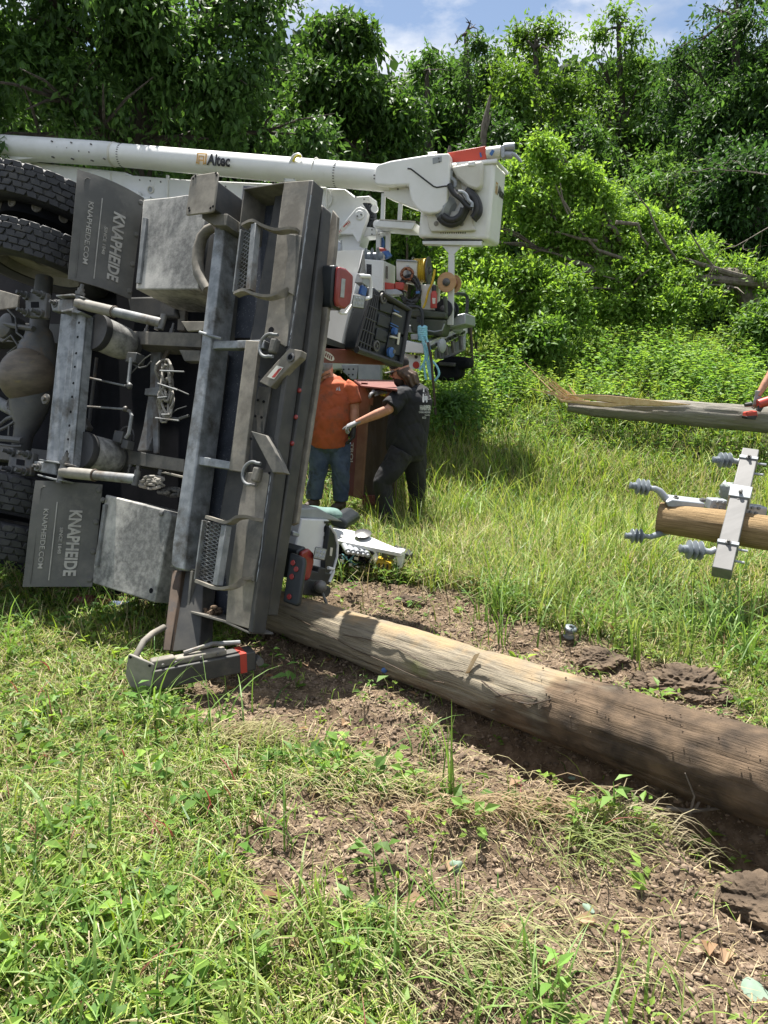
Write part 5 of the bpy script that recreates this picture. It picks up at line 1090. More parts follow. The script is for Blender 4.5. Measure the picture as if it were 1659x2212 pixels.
th = ramp(9, [(.34, (.016, .024, .008)), (.5, (.045, .05, .018)), (.62, (.11, .10, .045)), (.75, (.06, .08, .02))])  # thatch colour darkened to stand for shaded gaps between blades
mxn = N_('ShaderNodeMix'); mxn.data_type = 'RGBA'; L_(att.outputs['Fac'], mxn.inputs['Factor']); L_(th.outputs['Color'], mxn.inputs['A']); L_(soil.outputs['Color'], mxn.inputs['B']); L_(mxn.outputs['Result'], b_.inputs['Base Color'])
nb = N_('ShaderNodeTexNoise'); nb.inputs['Scale'].default_value = 42; nb.inputs['Detail'].default_value = 10; nb.inputs['Roughness'].default_value = .7; L_(tcn.outputs['Object'], nb.inputs['Vector'])
bpn = N_('ShaderNodeBump'); bpn.inputs['Strength'].default_value = .9; bpn.inputs['Distance'].default_value = .02; L_(nb.outputs['Fac'], bpn.inputs['Height']); L_(bpn.outputs['Normal'], b_.inputs['Normal'])
ground = npmesh('ground', V3, fc, 4, gm, cols=np.repeat(dm[:, None], 3, 1), smooth=True); tag(ground, kind='structure')
# centre fan left open is only under the camera's feet: close it
me = bpy.data.meshes.new('ground_patch'); 
def gzp(x, y): return float(ground_z(np.array([x]), np.array([y]))[0])

# ------------------------------------------------------------------ clods, pebbles: rubble over the dug soil
def scatter_xy(n, rmin, rmax, half=R_(46), power=1.0):
    u = rng.random(n); r = (rmin ** (2 - power) + u * (rmax ** (2 - power) - rmin ** (2 - power))) ** (1 / (2 - power)); a = (rng.random(n) * 2 - 1) * half
    return r * np.sin(a), r * np.cos(a)
ICO = None
def ico():
    bm = bmesh.new(); bmesh.ops.create_icosphere(bm, subdivisions=1, radius=1); v = np.array([tuple(x.co) for x in bm.verts]); f = np.array([[q.index for q in p.verts] for p in bm.faces]); bm.free(); return v, f
iv, if_ = ico()
def lumps(name, x, y, z, r, c0, c1, m, squash=.7, jit=.35):
    n = len(x); k = len(iv); S = r[:, None, None] * (1 + (rng.random((n, k, 1)) - .5) * jit * 2) * iv[None] * (np.array([1, 1, 1]) + (rng.random((n, 1, 3)) - .5) * [.8, .8, .3]) * [1, 1, squash]
    P = S + np.stack([x, y, z], -1)[:, None]; fcs = (if_[None] + (np.arange(n) * k)[:, None, None]).reshape(-1, 3)
    t = rng.random((n, 1)); c = np.repeat(np.array(c0) * (1 - t) + np.array(c1) * t, k, 0)
    return npmesh(name, P.reshape(-1, 3), fcs, 3, m, cols=c, smooth=True)
sm_ = bpy.data.materials.new('soil_clod'); sm_.use_nodes = True; b2 = sm_.node_tree.nodes['Principled BSDF']; b2.inputs['Roughness'].default_value = .95; a2 = sm_.node_tree.nodes.new('ShaderNodeAttribute'); a2.attribute_name = 'Col'; sm_.node_tree.links.new(a2.outputs['Color'], b2.inputs['Base Color'])
nbb = sm_.node_tree.nodes.new('ShaderNodeTexNoise'); nbb.inputs['Scale'].default_value = 90; bq = sm_.node_tree.nodes.new('ShaderNodeBump'); bq.inputs['Distance'].default_value = .006; bq.inputs['Strength'].default_value = .8
sm_.node_tree.links.new(nbb.outputs['Fac'], bq.inputs['Height']); sm_.node_tree.links.new(bq.outputs['Normal'], b2.inputs['Normal'])
x, y = scatter_xy(190000, 1.2, 6.5, power=.6); m_ = dirtmask(x, y); keep = rng.random(len(x)) < m_ ** 1.5; x, y = x[keep], y[keep]
r = .0026 + .010 * rng.random(len(x)) ** 7; r[rng.random(len(x)) < .004] *= 1.7
tag(lumps('soil_rubble', x, y, ground_z(x, y) + r * .3, r, (.075, .052, .034), (.25, .185, .13), sm_, .7, .6), 'loose brown crumbs of soil and gravel over the dug-up ground', 'soil', kind='stuff')
def clod(p, r, lab, n=22, m=None):
    c = GZ(p); zz = gzp(c.x, c.y); bm = bmesh.new(); P = []; Fc = []; Cl = []; off = 0
    for q in range(3 + n // 9):
        bm = bmesh.new(); bmesh.ops.create_icosphere(bm, subdivisions=5, radius=1); v = np.array([tuple(x.co) for x in bm.verts]); f = np.array([[k.index for k in t.verts] for t in bm.faces]); bm.free()
        rr_ = r * (.62 if q == 0 else rng.uniform(.25, .42)); o_ = np.array([0, 0, 0]) if q == 0 else np.array([rng.uniform(-.5, .5), rng.uniform(-.35, .35), 0]) * r; sd_ = q * 7.3 + p[0] * .01
        w_ = v * rr_ * 14; h = (fbm(w_[:, 0] + sd_, w_[:, 1] + w_[:, 2] * 1.3, 5, 4) + fbm(w_[:, 2] * 1.2 + sd_, w_[:, 0] - w_[:, 1] * .9, 5, 5)) / 2; h2 = np.abs(fbm(w_[:, 0] * 3 + 5, w_[:, 2] * 3 + w_[:, 1] * 2, 4, 8) - .45)
        x_ = v * (rr_ * (.45 + h * 1.1) + (.055 * r - h2 * .35 * r))[:, None] * [1.1, .95, .62] + o_; x_[:, 2] += rr_ * .12
        t = np.clip((h - .3) * 2.2, 0, 1)[:, None]; P.append(x_); Fc.append(f + off); off += len(v); Cl.append(np.array([.045, .030, .018]) * (1 - t) + np.array([.17, .122, .08]) * t)
    o = npmesh('soil_clod', np.vstack(P), np.vstack(Fc), 3, sm_, cols=np.vstack(Cl)); o.location = (c.x, c.y, zz); ORG[o.name] = V(c.x, c.y, zz)
    return tag(o, lab, 'clod', 'clods of soil beside the pole')
clod((1300, 1425), .20, 'big dark clod behind the middle of the long pole'); clod((1480, 1478), .30, 'largest clod heap behind the pole towards the right edge', 40); clod((1400, 1470), .17, 'low clod between the two big heaps behind the pole')
clod((885, 1290), .15, 'clod in the bare soil left of the white insulator spool'); clod((705, 1408), .07, 'small round clod leaning on the pole near the bumper'); clod((835, 1462), .06, 'clod on the near side of the pole above the shaded soil')
clod((1640, 1925), .19, 'clod at the right edge of the picture', 26)
clod((1110, 1590), .09, 'clod at the trench edge in front of the pole'); clod((960, 1600), .05, 'clod in the middle of the dug soil')

# =================================================================== vegetation generators
def blades(P, az, h, w, bend, tw, col, tipcol, seg=3):
    """P (N,3) bases. Returns verts, quads(all 4-gons), colours"""
    n = len(P); t = np.linspace(0, 1, seg + 1)
    dirx, diry = np.cos(az), np.sin(az); px, py = -np.sin(az + tw), np.cos(az + tw); Vs = []; Cs = []
    for k, tt in enumerate(t):
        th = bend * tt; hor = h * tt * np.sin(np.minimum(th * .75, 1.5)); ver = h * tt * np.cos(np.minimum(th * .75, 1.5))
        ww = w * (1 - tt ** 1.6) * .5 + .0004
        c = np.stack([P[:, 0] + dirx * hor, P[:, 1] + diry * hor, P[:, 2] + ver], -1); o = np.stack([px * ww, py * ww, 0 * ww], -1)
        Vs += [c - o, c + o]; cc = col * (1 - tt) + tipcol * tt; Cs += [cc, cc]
    Vv = np.stack(Vs, 1).reshape(-1, 3); Cc = np.stack(Cs, 1).reshape(-1, 3); m = 2 * (seg + 1)
    base = (np.arange(n) * m)[:, None, None]; q = np.array([[2 * k, 2 * k + 1, 2 * k + 3, 2 * k + 2] for k in range(seg)])[None]
    return Vv, (base + q).reshape(-1, 4), Cc
def leaves(P, d, nrm, ln, wd, col, fold=.25):
    """kite-shaped leaves with a folded midrib, two quads... as 6 verts"""
    d = d / (np.linalg.norm(d, axis=1, keepdims=True) + 1e-9); s = np.cross(d, nrm); s /= (np.linalg.norm(s, axis=1, keepdims=True) + 1e-9); n = np.cross(s, d)
    L = ln[:, None]; W = wd[:, None]
    a = P; m1 = P + d * L * .45 - n * L * .02; tip = P + d * L - n * L * .12
    l = P + d * L * .42 + s * W * .5 + n * W * fold; r = P + d * L * .42 - s * W * .5 + n * W * fold
    Vv = np.stack([a, l, tip, r, m1], 1).reshape(-1, 3); k = len(P); b = (np.arange(k) * 5)[:, None, None]
    f = np.array([[0, 4, 2, 1], [0, 3, 2, 4]])[None]; return Vv, (b + f).reshape(-1, 4), np.repeat(col, 5, 0)
def cat(parts):
    vs, fs, cs = [], [], []; o = 0
    for v, f, c in parts: vs.append(v); fs.append(f + o); cs.append(c); o += len(v)
    return np.vstack(vs), np.vstack(fs), np.vstack(cs)
def mixc(c0, c1, n, p=1.0): t = rng.random((n, 1)) ** p; return np.array(c0) * (1 - t) + np.array(c1) * t
# ------------------------------------------------------------------ grass
PADP = GZ((330, 1490))
def grasslayer(n, rmin, rmax, power, hfun, wfun, bend, cols, flat=0, dens=None, seg=3, half=R_(40)):
    x, y = scatter_xy(n, rmin, rmax, half, power); d = dirtmask(x, y); k = (rng.random(n) > np.minimum(d * 1.3, .985)) & (rng.random(n) > .93 * np.exp(-((x - PADP.x) / .42) ** 2 - ((y - PADP.y + .05) / .30) ** 2))
    if dens is not None: k &= rng.random(n) < dens(x, y)
    x, y = x[k], y[k]; m = len(x); P = np.stack([x, y, ground_z(x, y) + flat * rng.random(m) * .05 - .005], -1)
    az = rng.random(m) * 6.283 if not callable(flat) else 0
    h = hfun(x, y, m); w = wfun(m); b = bend[0] + (bend[1] - bend[0]) * rng.random(m); tw = (rng.random(m) - .5) * 1.2
    idx = rng.choice(len(cols), m, p=np.array([c[2] for c in cols]) / sum(c[2] for c in cols)); c0 = np.array([c[0] for c in cols])[idx]; c1 = np.array([c[1] for c in cols])[idx]
    v = .65 + .7 * rng.random((m, 1)); return blades(P, az, h, w, b, tw, c0 * v * .8, c1 * v, seg)
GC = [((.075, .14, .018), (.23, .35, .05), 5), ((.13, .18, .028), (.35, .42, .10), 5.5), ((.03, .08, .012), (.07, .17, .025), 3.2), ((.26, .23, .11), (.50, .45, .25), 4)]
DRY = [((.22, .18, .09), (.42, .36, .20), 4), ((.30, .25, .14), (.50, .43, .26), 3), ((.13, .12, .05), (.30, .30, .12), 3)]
RED = [((.10, .06, .02), (.22, .045, .04), 1)]
patch = lambda x, y: .25 + .75 * sstep(.36, .56, fbm(x * 1.1 + 3, y * 1.1, 3, 40))
tall_zone = lambda x, y: sstep(4.4, 5.6, y) * sstep(-.6, .6, x) * (1 - sstep(9.4, 10.5, y))
parts = []
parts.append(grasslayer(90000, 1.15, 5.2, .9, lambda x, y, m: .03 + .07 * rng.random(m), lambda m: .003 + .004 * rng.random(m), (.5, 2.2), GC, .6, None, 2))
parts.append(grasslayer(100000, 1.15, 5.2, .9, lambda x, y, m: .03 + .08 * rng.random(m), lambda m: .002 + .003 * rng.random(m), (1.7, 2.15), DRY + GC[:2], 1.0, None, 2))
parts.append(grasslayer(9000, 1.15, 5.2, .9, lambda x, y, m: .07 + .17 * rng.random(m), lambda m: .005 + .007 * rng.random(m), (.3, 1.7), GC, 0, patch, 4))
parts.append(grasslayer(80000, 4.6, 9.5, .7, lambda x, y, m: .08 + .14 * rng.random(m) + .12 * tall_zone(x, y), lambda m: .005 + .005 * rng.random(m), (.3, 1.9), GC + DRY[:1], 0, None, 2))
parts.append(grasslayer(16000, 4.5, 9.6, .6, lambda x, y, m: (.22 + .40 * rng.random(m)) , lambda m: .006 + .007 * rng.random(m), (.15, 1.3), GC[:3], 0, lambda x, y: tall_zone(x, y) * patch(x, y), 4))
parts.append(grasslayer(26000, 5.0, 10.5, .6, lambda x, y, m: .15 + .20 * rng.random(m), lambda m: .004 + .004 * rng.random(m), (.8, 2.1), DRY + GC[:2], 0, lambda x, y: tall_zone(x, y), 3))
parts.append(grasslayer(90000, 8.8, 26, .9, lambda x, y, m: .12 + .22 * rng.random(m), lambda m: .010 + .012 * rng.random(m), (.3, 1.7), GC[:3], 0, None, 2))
v, f, c = cat(parts)
tag(npmesh('grass', v, f, 4, M['grass'], cols=c), 'short and long green grass with dry stems covering the field', 'grass', kind='stuff')
# long arching blades, several clumps at places seen in the photograph
def clump(p, n, h, spread, col, w=.010, bend=(.3, 1.5)):
    c = GZ(p) if p[1] > 1100 else AY(p, 8); x = c.x + rng.normal(0, spread, n); y = c.y + rng.normal(0, spread, n); P = np.stack([x, y, ground_z(x, y) - .01], -1)
    return blades(P, rng.random(n) * 6.283, h * (.5 + .6 * rng.random(n)), w * (.6 + .8 * rng.random(n)), bend[0] + (bend[1] - bend[0]) * rng.random(n), (rng.random(n) - .5), mixc((.05, .10, .02), col, n), mixc(col, (col[0] * 1.5, col[1] * 1.3, col[2] * 1.4), n), 6)
g1 = (.13, .24, .05); g2 = (.20, .28, .07)
pts = [clump((330, 1560), 16, .42, .05, g1), clump((480, 1560), 14, .40, .08, g1, .008), clump((1010, 1130), 30, .7, .08, g1, .012), clump((1090, 1330), 34, .55, .10, g1, .012), clump((1180, 1320), 40, .55, .12, g2, .011), clump((1300, 1370), 50, .55, .16, g1, .011),
       clump((1420, 1400), 44, .5, .16, g2, .011), clump((1560, 1380), 60, .55, .14, g1, .012), clump((1640, 1450), 40, .5, .12, g1, .012), clump((560, 1800), 14, .30, .06, g1, .008), clump((230, 1800), 20, .35, .10, g1), clump((60, 1850), 24, .4, .10, g1), clump((420, 1950), 22, .30, .09, g1), clump((130, 2100), 30, .30, .10, g1, .009), clump((640, 2050), 20, .28, .09, g2, .008), clump((820, 2110), 18, .32, .08, g1, .008),
       clump((970, 1720), 5, .42, .015, g1, .011, (.05, .5)), clump((940, 1150), 24, .6, .09, g2, .010), clump((880, 1180), 20, .5, .08, g2, .008), clump((720, 1240), 30, .35, .10, g1, .009), clump((690, 1060), 30, .4, .12, g1, .010), clump((1130, 2180), 30, .34, .10, g1, .010), clump((300, 2160), 30, .32, .12, g1, .010), clump((560, 2170), 26, .34, .10, g2, .009), clump((1330, 2200), 20, .24, .12, g1, .009), clump((1520, 2200), 24, .2, .12, g2, .008), clump((30, 1420), 26, .5, .2, g1, .010), clump((200, 1330), 20, .45, .15, g1, .009)]
for _ in range(38): pts.append(clump((rnd.uniform(-60, 1000), rnd.uniform(1560, 2200)), rnd.randint(4, 14), rnd.uniform(.16, .30), .05, rnd.choice([g1, g2]), .007))
for _ in range(46): pts.append(clump((rnd.uniform(930, 1700), rnd.uniform(1140, 1400)), rnd.randint(6, 18), rnd.uniform(.3, .6), .07, rnd.choice([g1, g2]), .009))
v, f, c = cat(pts); tag(npmesh('tall_grass', v, f, 4, M['grass'], cols=c), 'tall arching green grass blades standing in tufts', 'grass', kind='stuff')
# reddish blades and flattened swathes of hay
n = 260; x, y = scatter_xy(n, 1.3, 4.6, R_(34), .9); k = dirtmask(x, y) < .5; x, y = x[k], y[k]; n = len(x)
pr = [blades(np.stack([x, y, ground_z(x, y)], -1), rng.random(n) * 6.28, .08 + .16 * rng.random(n), .005 + .005 * rng.random(n), .4 + 1.3 * rng.random(n), rng.random(n), mixc((.09, .08, .03), (.16, .05, .03), n), mixc((.25, .05, .06), (.30, .12, .10), n), 5)]
def swathe(p, n, ang, h, sp, c0, c1):
    c = GZ(p); x = c.x + rng.normal(0, sp[0], n); y = c.y + rng.normal(0, sp[1], n); P = np.stack([x, y, ground_z(x, y) + rng.random(n) * .04], -1)
    return blades(P, ang + rng.normal(0, .5, n), h * (.5 + .7 * rng.random(n)), .003 + .003 * rng.random(n), 1.75 + .3 * rng.random(n), rng.normal(0, .5, n), mixc(c0, c1, n), mixc(c1, c0, n), 4)
pr += [swathe((1050, 1760), 300, R_(-20), .17, (.22, .05), (.22, .16, .09), (.36, .28, .17)), swathe((1260, 1830), 80, R_(-40), .20, (.11, .06), (.12, .17, .05), (.26, .30, .10)), swathe((700, 1690), 500, R_(-25), .14, (.3, .1), (.24, .21, .11), (.40, .36, .2)), swathe((520, 1600), 260, R_(20), .16, (.10, .05), (.16, .15, .06), (.34, .32, .16)),
       swathe((1420, 1790), 160, R_(-10), .18, (.2, .05), (.2, .16, .1), (.36, .32, .2)), swathe((1000, 2050), 240, R_(-30), .22, (.2, .1), (.18, .2, .08), (.34, .34, .16)), swathe((680, 1190), 200, R_(0), .3, (.3, .15), (.2, .2, .08), (.4, .38, .2))]
v, f, c = cat(pr); tag(npmesh('dry_grass', v, f, 4, M['grass'], cols=c), 'flattened dry grass and reddish blades in the foreground', 'grass', kind='stuff')
# straw bits on the soil
n = 16000; x, y = scatter_xy(n, 1.2, 5.6, R_(38), .8); k = rng.random(n) < .12 + .55 * dirtmask(x, y); x, y = x[k], y[k]; n = len(x)
v, f, c = blades(np.stack([x, y, ground_z(x, y) + .006 + rng.random(n) * .012], -1), rng.random(n) * 6.28, .02 + .07 * rng.random(n) ** 2, .002 + .003 * rng.random(n), 2.0 + .2 * rng.random(n), rng.random(n), mixc((.24, .18, .10), (.50, .40, .25), n), mixc((.30, .24, .13), (.52, .44, .28), n), 1)
tag(npmesh('straw_litter', v, f, 4, M['grass'], cols=c), 'pale straw, bark chips and stem bits strewn over the bare soil', 'straw', kind='stuff')
# broad-leaved seedlings and clover near the camera
def rosettes(n, rmin, rmax, size, cols, nl=7, hh=.05, half=R_(38), power=.9, dens=None):
    x, y = scatter_xy(n, rmin, rmax, half, power); k = rng.random(n) > dirtmask(x, y) * .93
    if dens is not None: k &= rng.random(n) < dens(x, y)
    x, y = x[k], y[k]; n = len(x); z = ground_z(x, y); P = []; Dd = []
    a = rng.random((n, nl)) * 6.283; hgt = rng.random((n, nl)) * hh + .015; out = rng.random((n, nl)) * .03 * size / .03
    P = np.stack([x[:, None] + np.cos(a) * out, y[:, None] + np.sin(a) * out, z[:, None] + hgt], -1).reshape(-1, 3)
    Dd = np.stack([np.cos(a), np.sin(a), rng.random((n, nl)) * .9 - .15], -1).reshape(-1, 3); m = len(P)
    ln = size * (.6 + .8 * rng.random(m)); Nn = np.tile([0, 0, 1.0], (m, 1)) + rng.normal(0, .35, (m, 3)); col = np.repeat(mixc(cols[0], cols[1], n), nl, 0) * (.7 + .6 * rng.random((m, 1)))
    return leaves(P, Dd, Nn, ln, ln * (.45 + .2 * rng.random(m)), col)
v, f, c = cat([rosettes(11000, 1.15, 5.2, .027, ((.06, .13, .02), (.23, .34, .06)), 6, .05, dens=patch), rosettes(1500, 1.2, 5.2, .055, ((.07, .16, .03), (.21, .33, .06)), 7, .08, dens=patch), rosettes(4500, 4.8, 11, .05, ((.06, .14, .03), (.18, .28, .06)), 7, .12)])
tag(npmesh('clover', v, f, 4, M['leaf'], cols=c), 'low clover and broad-leaved seedlings among the grass', 'ground cover', kind='stuff')
# leafy weeds behind the splintered pole
def weedfield(x, y, h0, h1, nl, size, c0, c1):
    n = len(x); z = ground_z(x, y); h = h0 + (h1 - h0) * rng.random(n); t = np.linspace(.12, 1, nl)[None]; lean = rng.normal(0, .10, (n, 2, 1))
    a = (np.arange(nl) * 1.57)[None] + rng.random((n, 1)) * 6.28 + rng.normal(0, .3, (n, nl)); P = np.stack([x[:, None] + lean[:, 0] * t * h[:, None], y[:, None] + lean[:, 1] * t * h[:, None], z[:, None] + t * h[:, None]], -1).reshape(-1, 3)
    D_ = np.stack([np.cos(a), np.sin(a), .25 + .5 * t - .5 + rng.normal(0, .2, (n, nl))], -1).reshape(-1, 3); m = len(P); ln = size * (.6 + .7 * rng.random(m)) * (1.15 - .5 * np.tile(t, (n, 1)).ravel())
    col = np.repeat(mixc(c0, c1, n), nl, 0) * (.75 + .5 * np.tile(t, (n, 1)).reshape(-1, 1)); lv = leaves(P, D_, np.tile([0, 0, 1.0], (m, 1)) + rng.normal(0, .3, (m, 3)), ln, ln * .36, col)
    st = blades(np.stack([x, y, z], -1), np.arctan2(lean[:, 1, 0], lean[:, 0, 0]), h, np.full(n, .012), np.full(n, .12), rng.random(n), np.tile([.08, .12, .04], (n, 1)), np.tile([.10, .2, .05], (n, 1)), 2); return [lv, st]
W_ = []
n = 5600; x = rng.uniform(.6, 14, n); y = rng.uniform(10.2, 16.5, n); pn_ = fbm(x * .8, y * .8, 3, 61); k = (np.abs(x) < y * .62) & (rng.random(n) < .12 + .88 * sstep(.40, .50, pn_)); x, y, pn_ = x[k], y[k], pn_[k]
for a, b, h0, h1, nl, sz, c0_, c1_ in ((0, .44, .12, .3, 10, .08, (.10, .19, .03), (.24, .33, .07)), (.44, .54, .2, .45, 12, .10, (.10, .20, .03), (.25, .36, .07)), (.54, 1, .35, .75, 15, .13, (.07, .17, .03), (.20, .32, .06))):
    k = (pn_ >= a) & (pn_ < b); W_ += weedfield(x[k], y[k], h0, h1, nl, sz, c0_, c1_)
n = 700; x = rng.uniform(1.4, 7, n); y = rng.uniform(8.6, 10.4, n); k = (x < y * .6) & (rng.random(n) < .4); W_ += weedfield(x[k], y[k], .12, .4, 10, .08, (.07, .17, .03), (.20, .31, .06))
n = 2600; x = rng.uniform(-16, 16, n); y = rng.uniform(16, 30, n); W_ += weedfield(x, y, .4, 1.1, 12, .2, (.08, .17, .03), (.18, .28, .06))
v, f, c = cat(W_); tag(npmesh('weeds', v, f, 4, M['leaf'], cols=c), 'knee-high bright green leafy weeds beyond the splintered pole', 'weeds', kind='stuff')
def plant(p, h, nl, size, c, lab, y=None, z=None, name='weed_plant', group=None):
    q = GZ(p) if y is None else AY(p, y); x = np.array([q.x]); yy = np.array([q.y]); P_ = weedfield(x, yy, h, h, nl, size, c, c); v, f, cc = cat(P_)
    o = npmesh(name, v, f, 4, M['leaf'], org=(q.x, q.y, gzp(q.x, q.y)), cols=cc); return tag(o, lab, 'plant', group)
plant((1240, 1800), .20, 16, .045, (.16, .28, .05), 'bright young sapling with small leaves growing in front of the trench'); plant((1325, 1775), .15, 5, .11, (.18, .30, .08), 'single big pale leaf standing by the trench edge')
plant((640, 1480), .25, 8, .09, (.12, .24, .05), 'leafy sprout beside the lower outrigger pad') ; plant((300, 1570), .24, 10, .09, (.12, .24, .05), 'leafy sprout in front of the outrigger pad')
plant((1085, 830), .75, 22, .16, (.05, .13, .03), 'dark tall weed standing alone right of the truck bumper', y=10.6); plant((780, 2110), .22, 14, .06, (.14, .26, .04), 'round-leaved plant at the lower middle of the picture'); plant((1180, 2150), .18, 8, .10, (.16, .30, .06), 'pale spreading-leaf plant at the bottom right of centre')
# =================================================================== people
def J(K, x, y, Y): return AY(K(x, y), Y)
def limb(mb, pts, rad, k=14, flat=None): mb.tube(pts, rad, k, flat=flat)
def cap_ends(mb, pts, rad):
    for p, r in ((pts[0], rad[0]), (pts[-1], rad[-1])): mb.ball(p, r, 10)
def person(label, loc, group=None):
    return thing('person', label, 'person', loc, group)
def head(mb, c, fwd, up, s=1.0):
    """c = centre of skull; fwd = facing; returns key points"""
    fwd = V(fwd).normalized(); up = V(up).normalized(); up = (up - fwd * up.dot(fwd)).normalized(); sd = fwd.cross(up); ax = (sd, fwd, up)
    mb.ball(c + up * .02 * s, (.076 * s, .095 * s, .100 * s), 20, ax); mb.ball(c + fwd * .022 * s - up * .055 * s, (.060 * s, .072 * s, .075 * s), 16, ax)
    mb.ball(c + fwd * .055 * s - up * .105 * s, (.030 * s, .028 * s, .024 * s), 10, ax)         # chin
    mb.tube([c + fwd * .088 * s + up * .012 * s, c + fwd * .108 * s - up * .018 * s, c + fwd * .116 * s - up * .036 * s], [.009 * s, .013 * s, .016 * s], 8); mb.ball(c + fwd * .10 * s - up * .04 * s, (.018 * s, .014 * s, .010 * s), 8, ax)
    mb.ball(c + fwd * .088 * s + up * .030 * s, (.055 * s, .014 * s, .012 * s), 10, ax)          # brow
    mb.ball(c + fwd * .092 * s - up * .070 * s, (.026 * s, .012 * s, .011 * s), 8, ax)           # lips
    for q in (-1, 1): mb.ball(c + sd * q * .078 * s - up * .012 * s - fwd * .008 * s, (.010 * s, .020 * s, .032 * s), 10, ax); mb.ball(c + sd * q * .042 * s + fwd * .062 * s - up * .028 * s, (.022 * s, .020 * s, .018 * s), 10, ax)
    return sd, fwd, up
def hand(wrist, direction, palm_n, thumb_side, curl, name, m, parent, s=1.0, point=False):
    """gloved hand with five separate bent fingers"""
    d = V(direction).normalized(); n = V(palm_n); n = (n - d * n.dot(d)).normalized(); t = d.cross(n).normalized() * thumb_side; mb = MB()
    mb.tube([wrist - d * .05 * s, wrist, wrist + d * .045 * s, wrist + d * .085 * s], [.034 * s, .033 * s, .042 * s, .038 * s], 12, flat=(n, .55))
    for k, (off, ln) in enumerate(((.030, .070), (.010, .082), (-.011, .076), (-.031, .060))):
        p = wrist + d * (.082 - abs(off - .01) * .25) * s + t * off * s; a = 0; pts = [p - d * .02 * s, p]; cu = (.1 if (point and k == 0) else curl * (1 + .12 * k))
        for seg in (.45, .30, .25): a += cu; p = p + (d * math.cos(a) + n * math.sin(a)) * ln * seg * s; pts.append(p)
        mb.tube(pts, [.0105 * s, .0108 * s, .010 * s, .009 * s, .0065 * s], 8)
    p = wrist + d * .025 * s + t * .032 * s; e = (d * .7 + t * .6 + n * .35).normalized(); p1 = p + e * .045 * s; p2 = p1 + (d * .9 + t * .15 + n * .4).normalized() * .035 * s; mb.tube([p - e * .02 * s, p, p1, p2], [.016 * s, .014 * s, .012 * s, .008 * s], 8)
    return mb.build(name, M[m], parent, remesh=.0045, smooth_it=1)
def wrinkle(o, amp, sc, seed=0, stretch=(1, 1, .45)):
    me = o.data; n = len(me.vertices); a = np.empty(n * 3, np.float32); me.vertices.foreach_get('co', a); a = a.reshape(-1, 3); nn = np.empty(n * 3, np.float32); me.vertices.foreach_get('normal', nn); nn = nn.reshape(-1, 3)
    q = a * sc * np.array(stretch); h = np.abs(fbm(q[:, 0] + q[:, 2] * 1.3 + seed, q[:, 1] + q[:, 2] * .6, 3, 5) - .44) * 2 + np.abs(fbm(q[:, 0] * .7 - q[:, 2] + 7, q[:, 1] * .8 + q[:, 2] * 1.7, 3, 6) - .44) * 2; h = np.sqrt(h); a += nn * ((h - .55) * amp)[:, None]; me.vertices.foreach_set('co', a.ravel()); me.update()
# ---- man in black, seen from behind his right, pointing left
YB = 7.45
hb = J(K6, 838, 478, YB); fwdB = V(-.93, .20, -.36)
pB = person('bearded long-haired man in black cap, printed T-shirt and trousers pointing left', (J(K6, 850, 1640, YB).x, YB, gzp(1.0, YB)))
neck = J(K6, 905, 590, YB + .02); chest = J(K6, 930, 720, YB + .03); waist = J(K6, 895, 960, YB + .03); pelv = J(K6, 890, 1110, YB + .03)
shN, shF = J(K6, 842, 680, YB - .16), J(K6, 905, 655, YB + .24); elN, wrN = J(K6, 745, 790, YB - .26), J(K6, 497, 893, YB - .20); elF, wrF = J(K6, 800, 690, YB + .35), J(K6, 690, 655, YB + .22)
hipN, hipF = J(K6, 850, 1130, YB - .09), J(K6, 935, 1130, YB + .12); knN, knF = J(K6, 700, 1350, YB - .14), J(K6, 965, 1360, YB + .22); anN, anF = J(K6, 725, 1620, YB - .08), J(K6, 958, 1590, YB + .30)
mb = MB(); head(mb, hb, fwdB, V(-.1, 0, 1)); limb(mb, [hb - V(-.03, 0, .05), neck, neck - V(-.01, 0, .08)], [.058, .062, .075])
limb(mb, [neck - V(0, 0, .06), chest, waist, pelv], [.10, .17, .165, .16], 18)
for a, b, c in ((shN, elN, wrN), (shF, elF, wrF)): limb(mb, [a, a.lerp(b, .5), b, b.lerp(c, .35), c], [.066, .058, .047, .048, .030])
for a, b, c in ((hipN, knN, anN), (hipF, knF, anF)): limb(mb, [a, a.lerp(b, .5), b, b.lerp(c, .35), c], [.10, .085, .062, .062, .042])
mb.build('body', M['skin'], pB, remesh=.0075, smooth_it=2)
mb = MB(); acx = V(.42, .9, 0).normalized()
limb(mb, [neck + V(.0, 0, .0), J(K6, 918, 640, YB + .02), J(K6, 925, 720, YB + .02), J(K6, 905, 850, YB + .02), J(K6, 890, 980, YB + .02), J(K6, 886, 1075, YB + .02), J(K6, 884, 1135, YB + .02)], [.075, .165, .205, .205, .21, .205, .19], 24, flat=(acx, 1.02))
for a, b in ((shN, elN), (shF, elF)): limb(mb, [a.lerp(chest, .3) + V(0, 0, .02), a, a.lerp(b, .45), a.lerp(b, .88)], [.10, .093, .088, .095])
wrinkle(mb.build('t_shirt', M['blackshirt'], pB, remesh=.009, smooth_it=3), .022, 8)
mb = MB(); limb(mb, [J(K6, 886, 1075, YB + .02), J(K6, 888, 1130, YB + .02), J(K6, 890, 1180, YB + .02)], [.175, .19, .15], 20, flat=(acx, 1.0))
for a, b, c in ((hipN, knN, anN), (hipF, knF, anF)): limb(mb, [a + V(0, 0, .03), a.lerp(b, .5), b, b.lerp(c, .4), c - V(0, 0, .02), c - V(0, 0, .06)], [.135, .118, .095, .088, .082, .078], 16)
wrinkle(mb.build('trousers', M['blackpants'], pB, remesh=.009, smooth_it=3), .026, 8, 3)
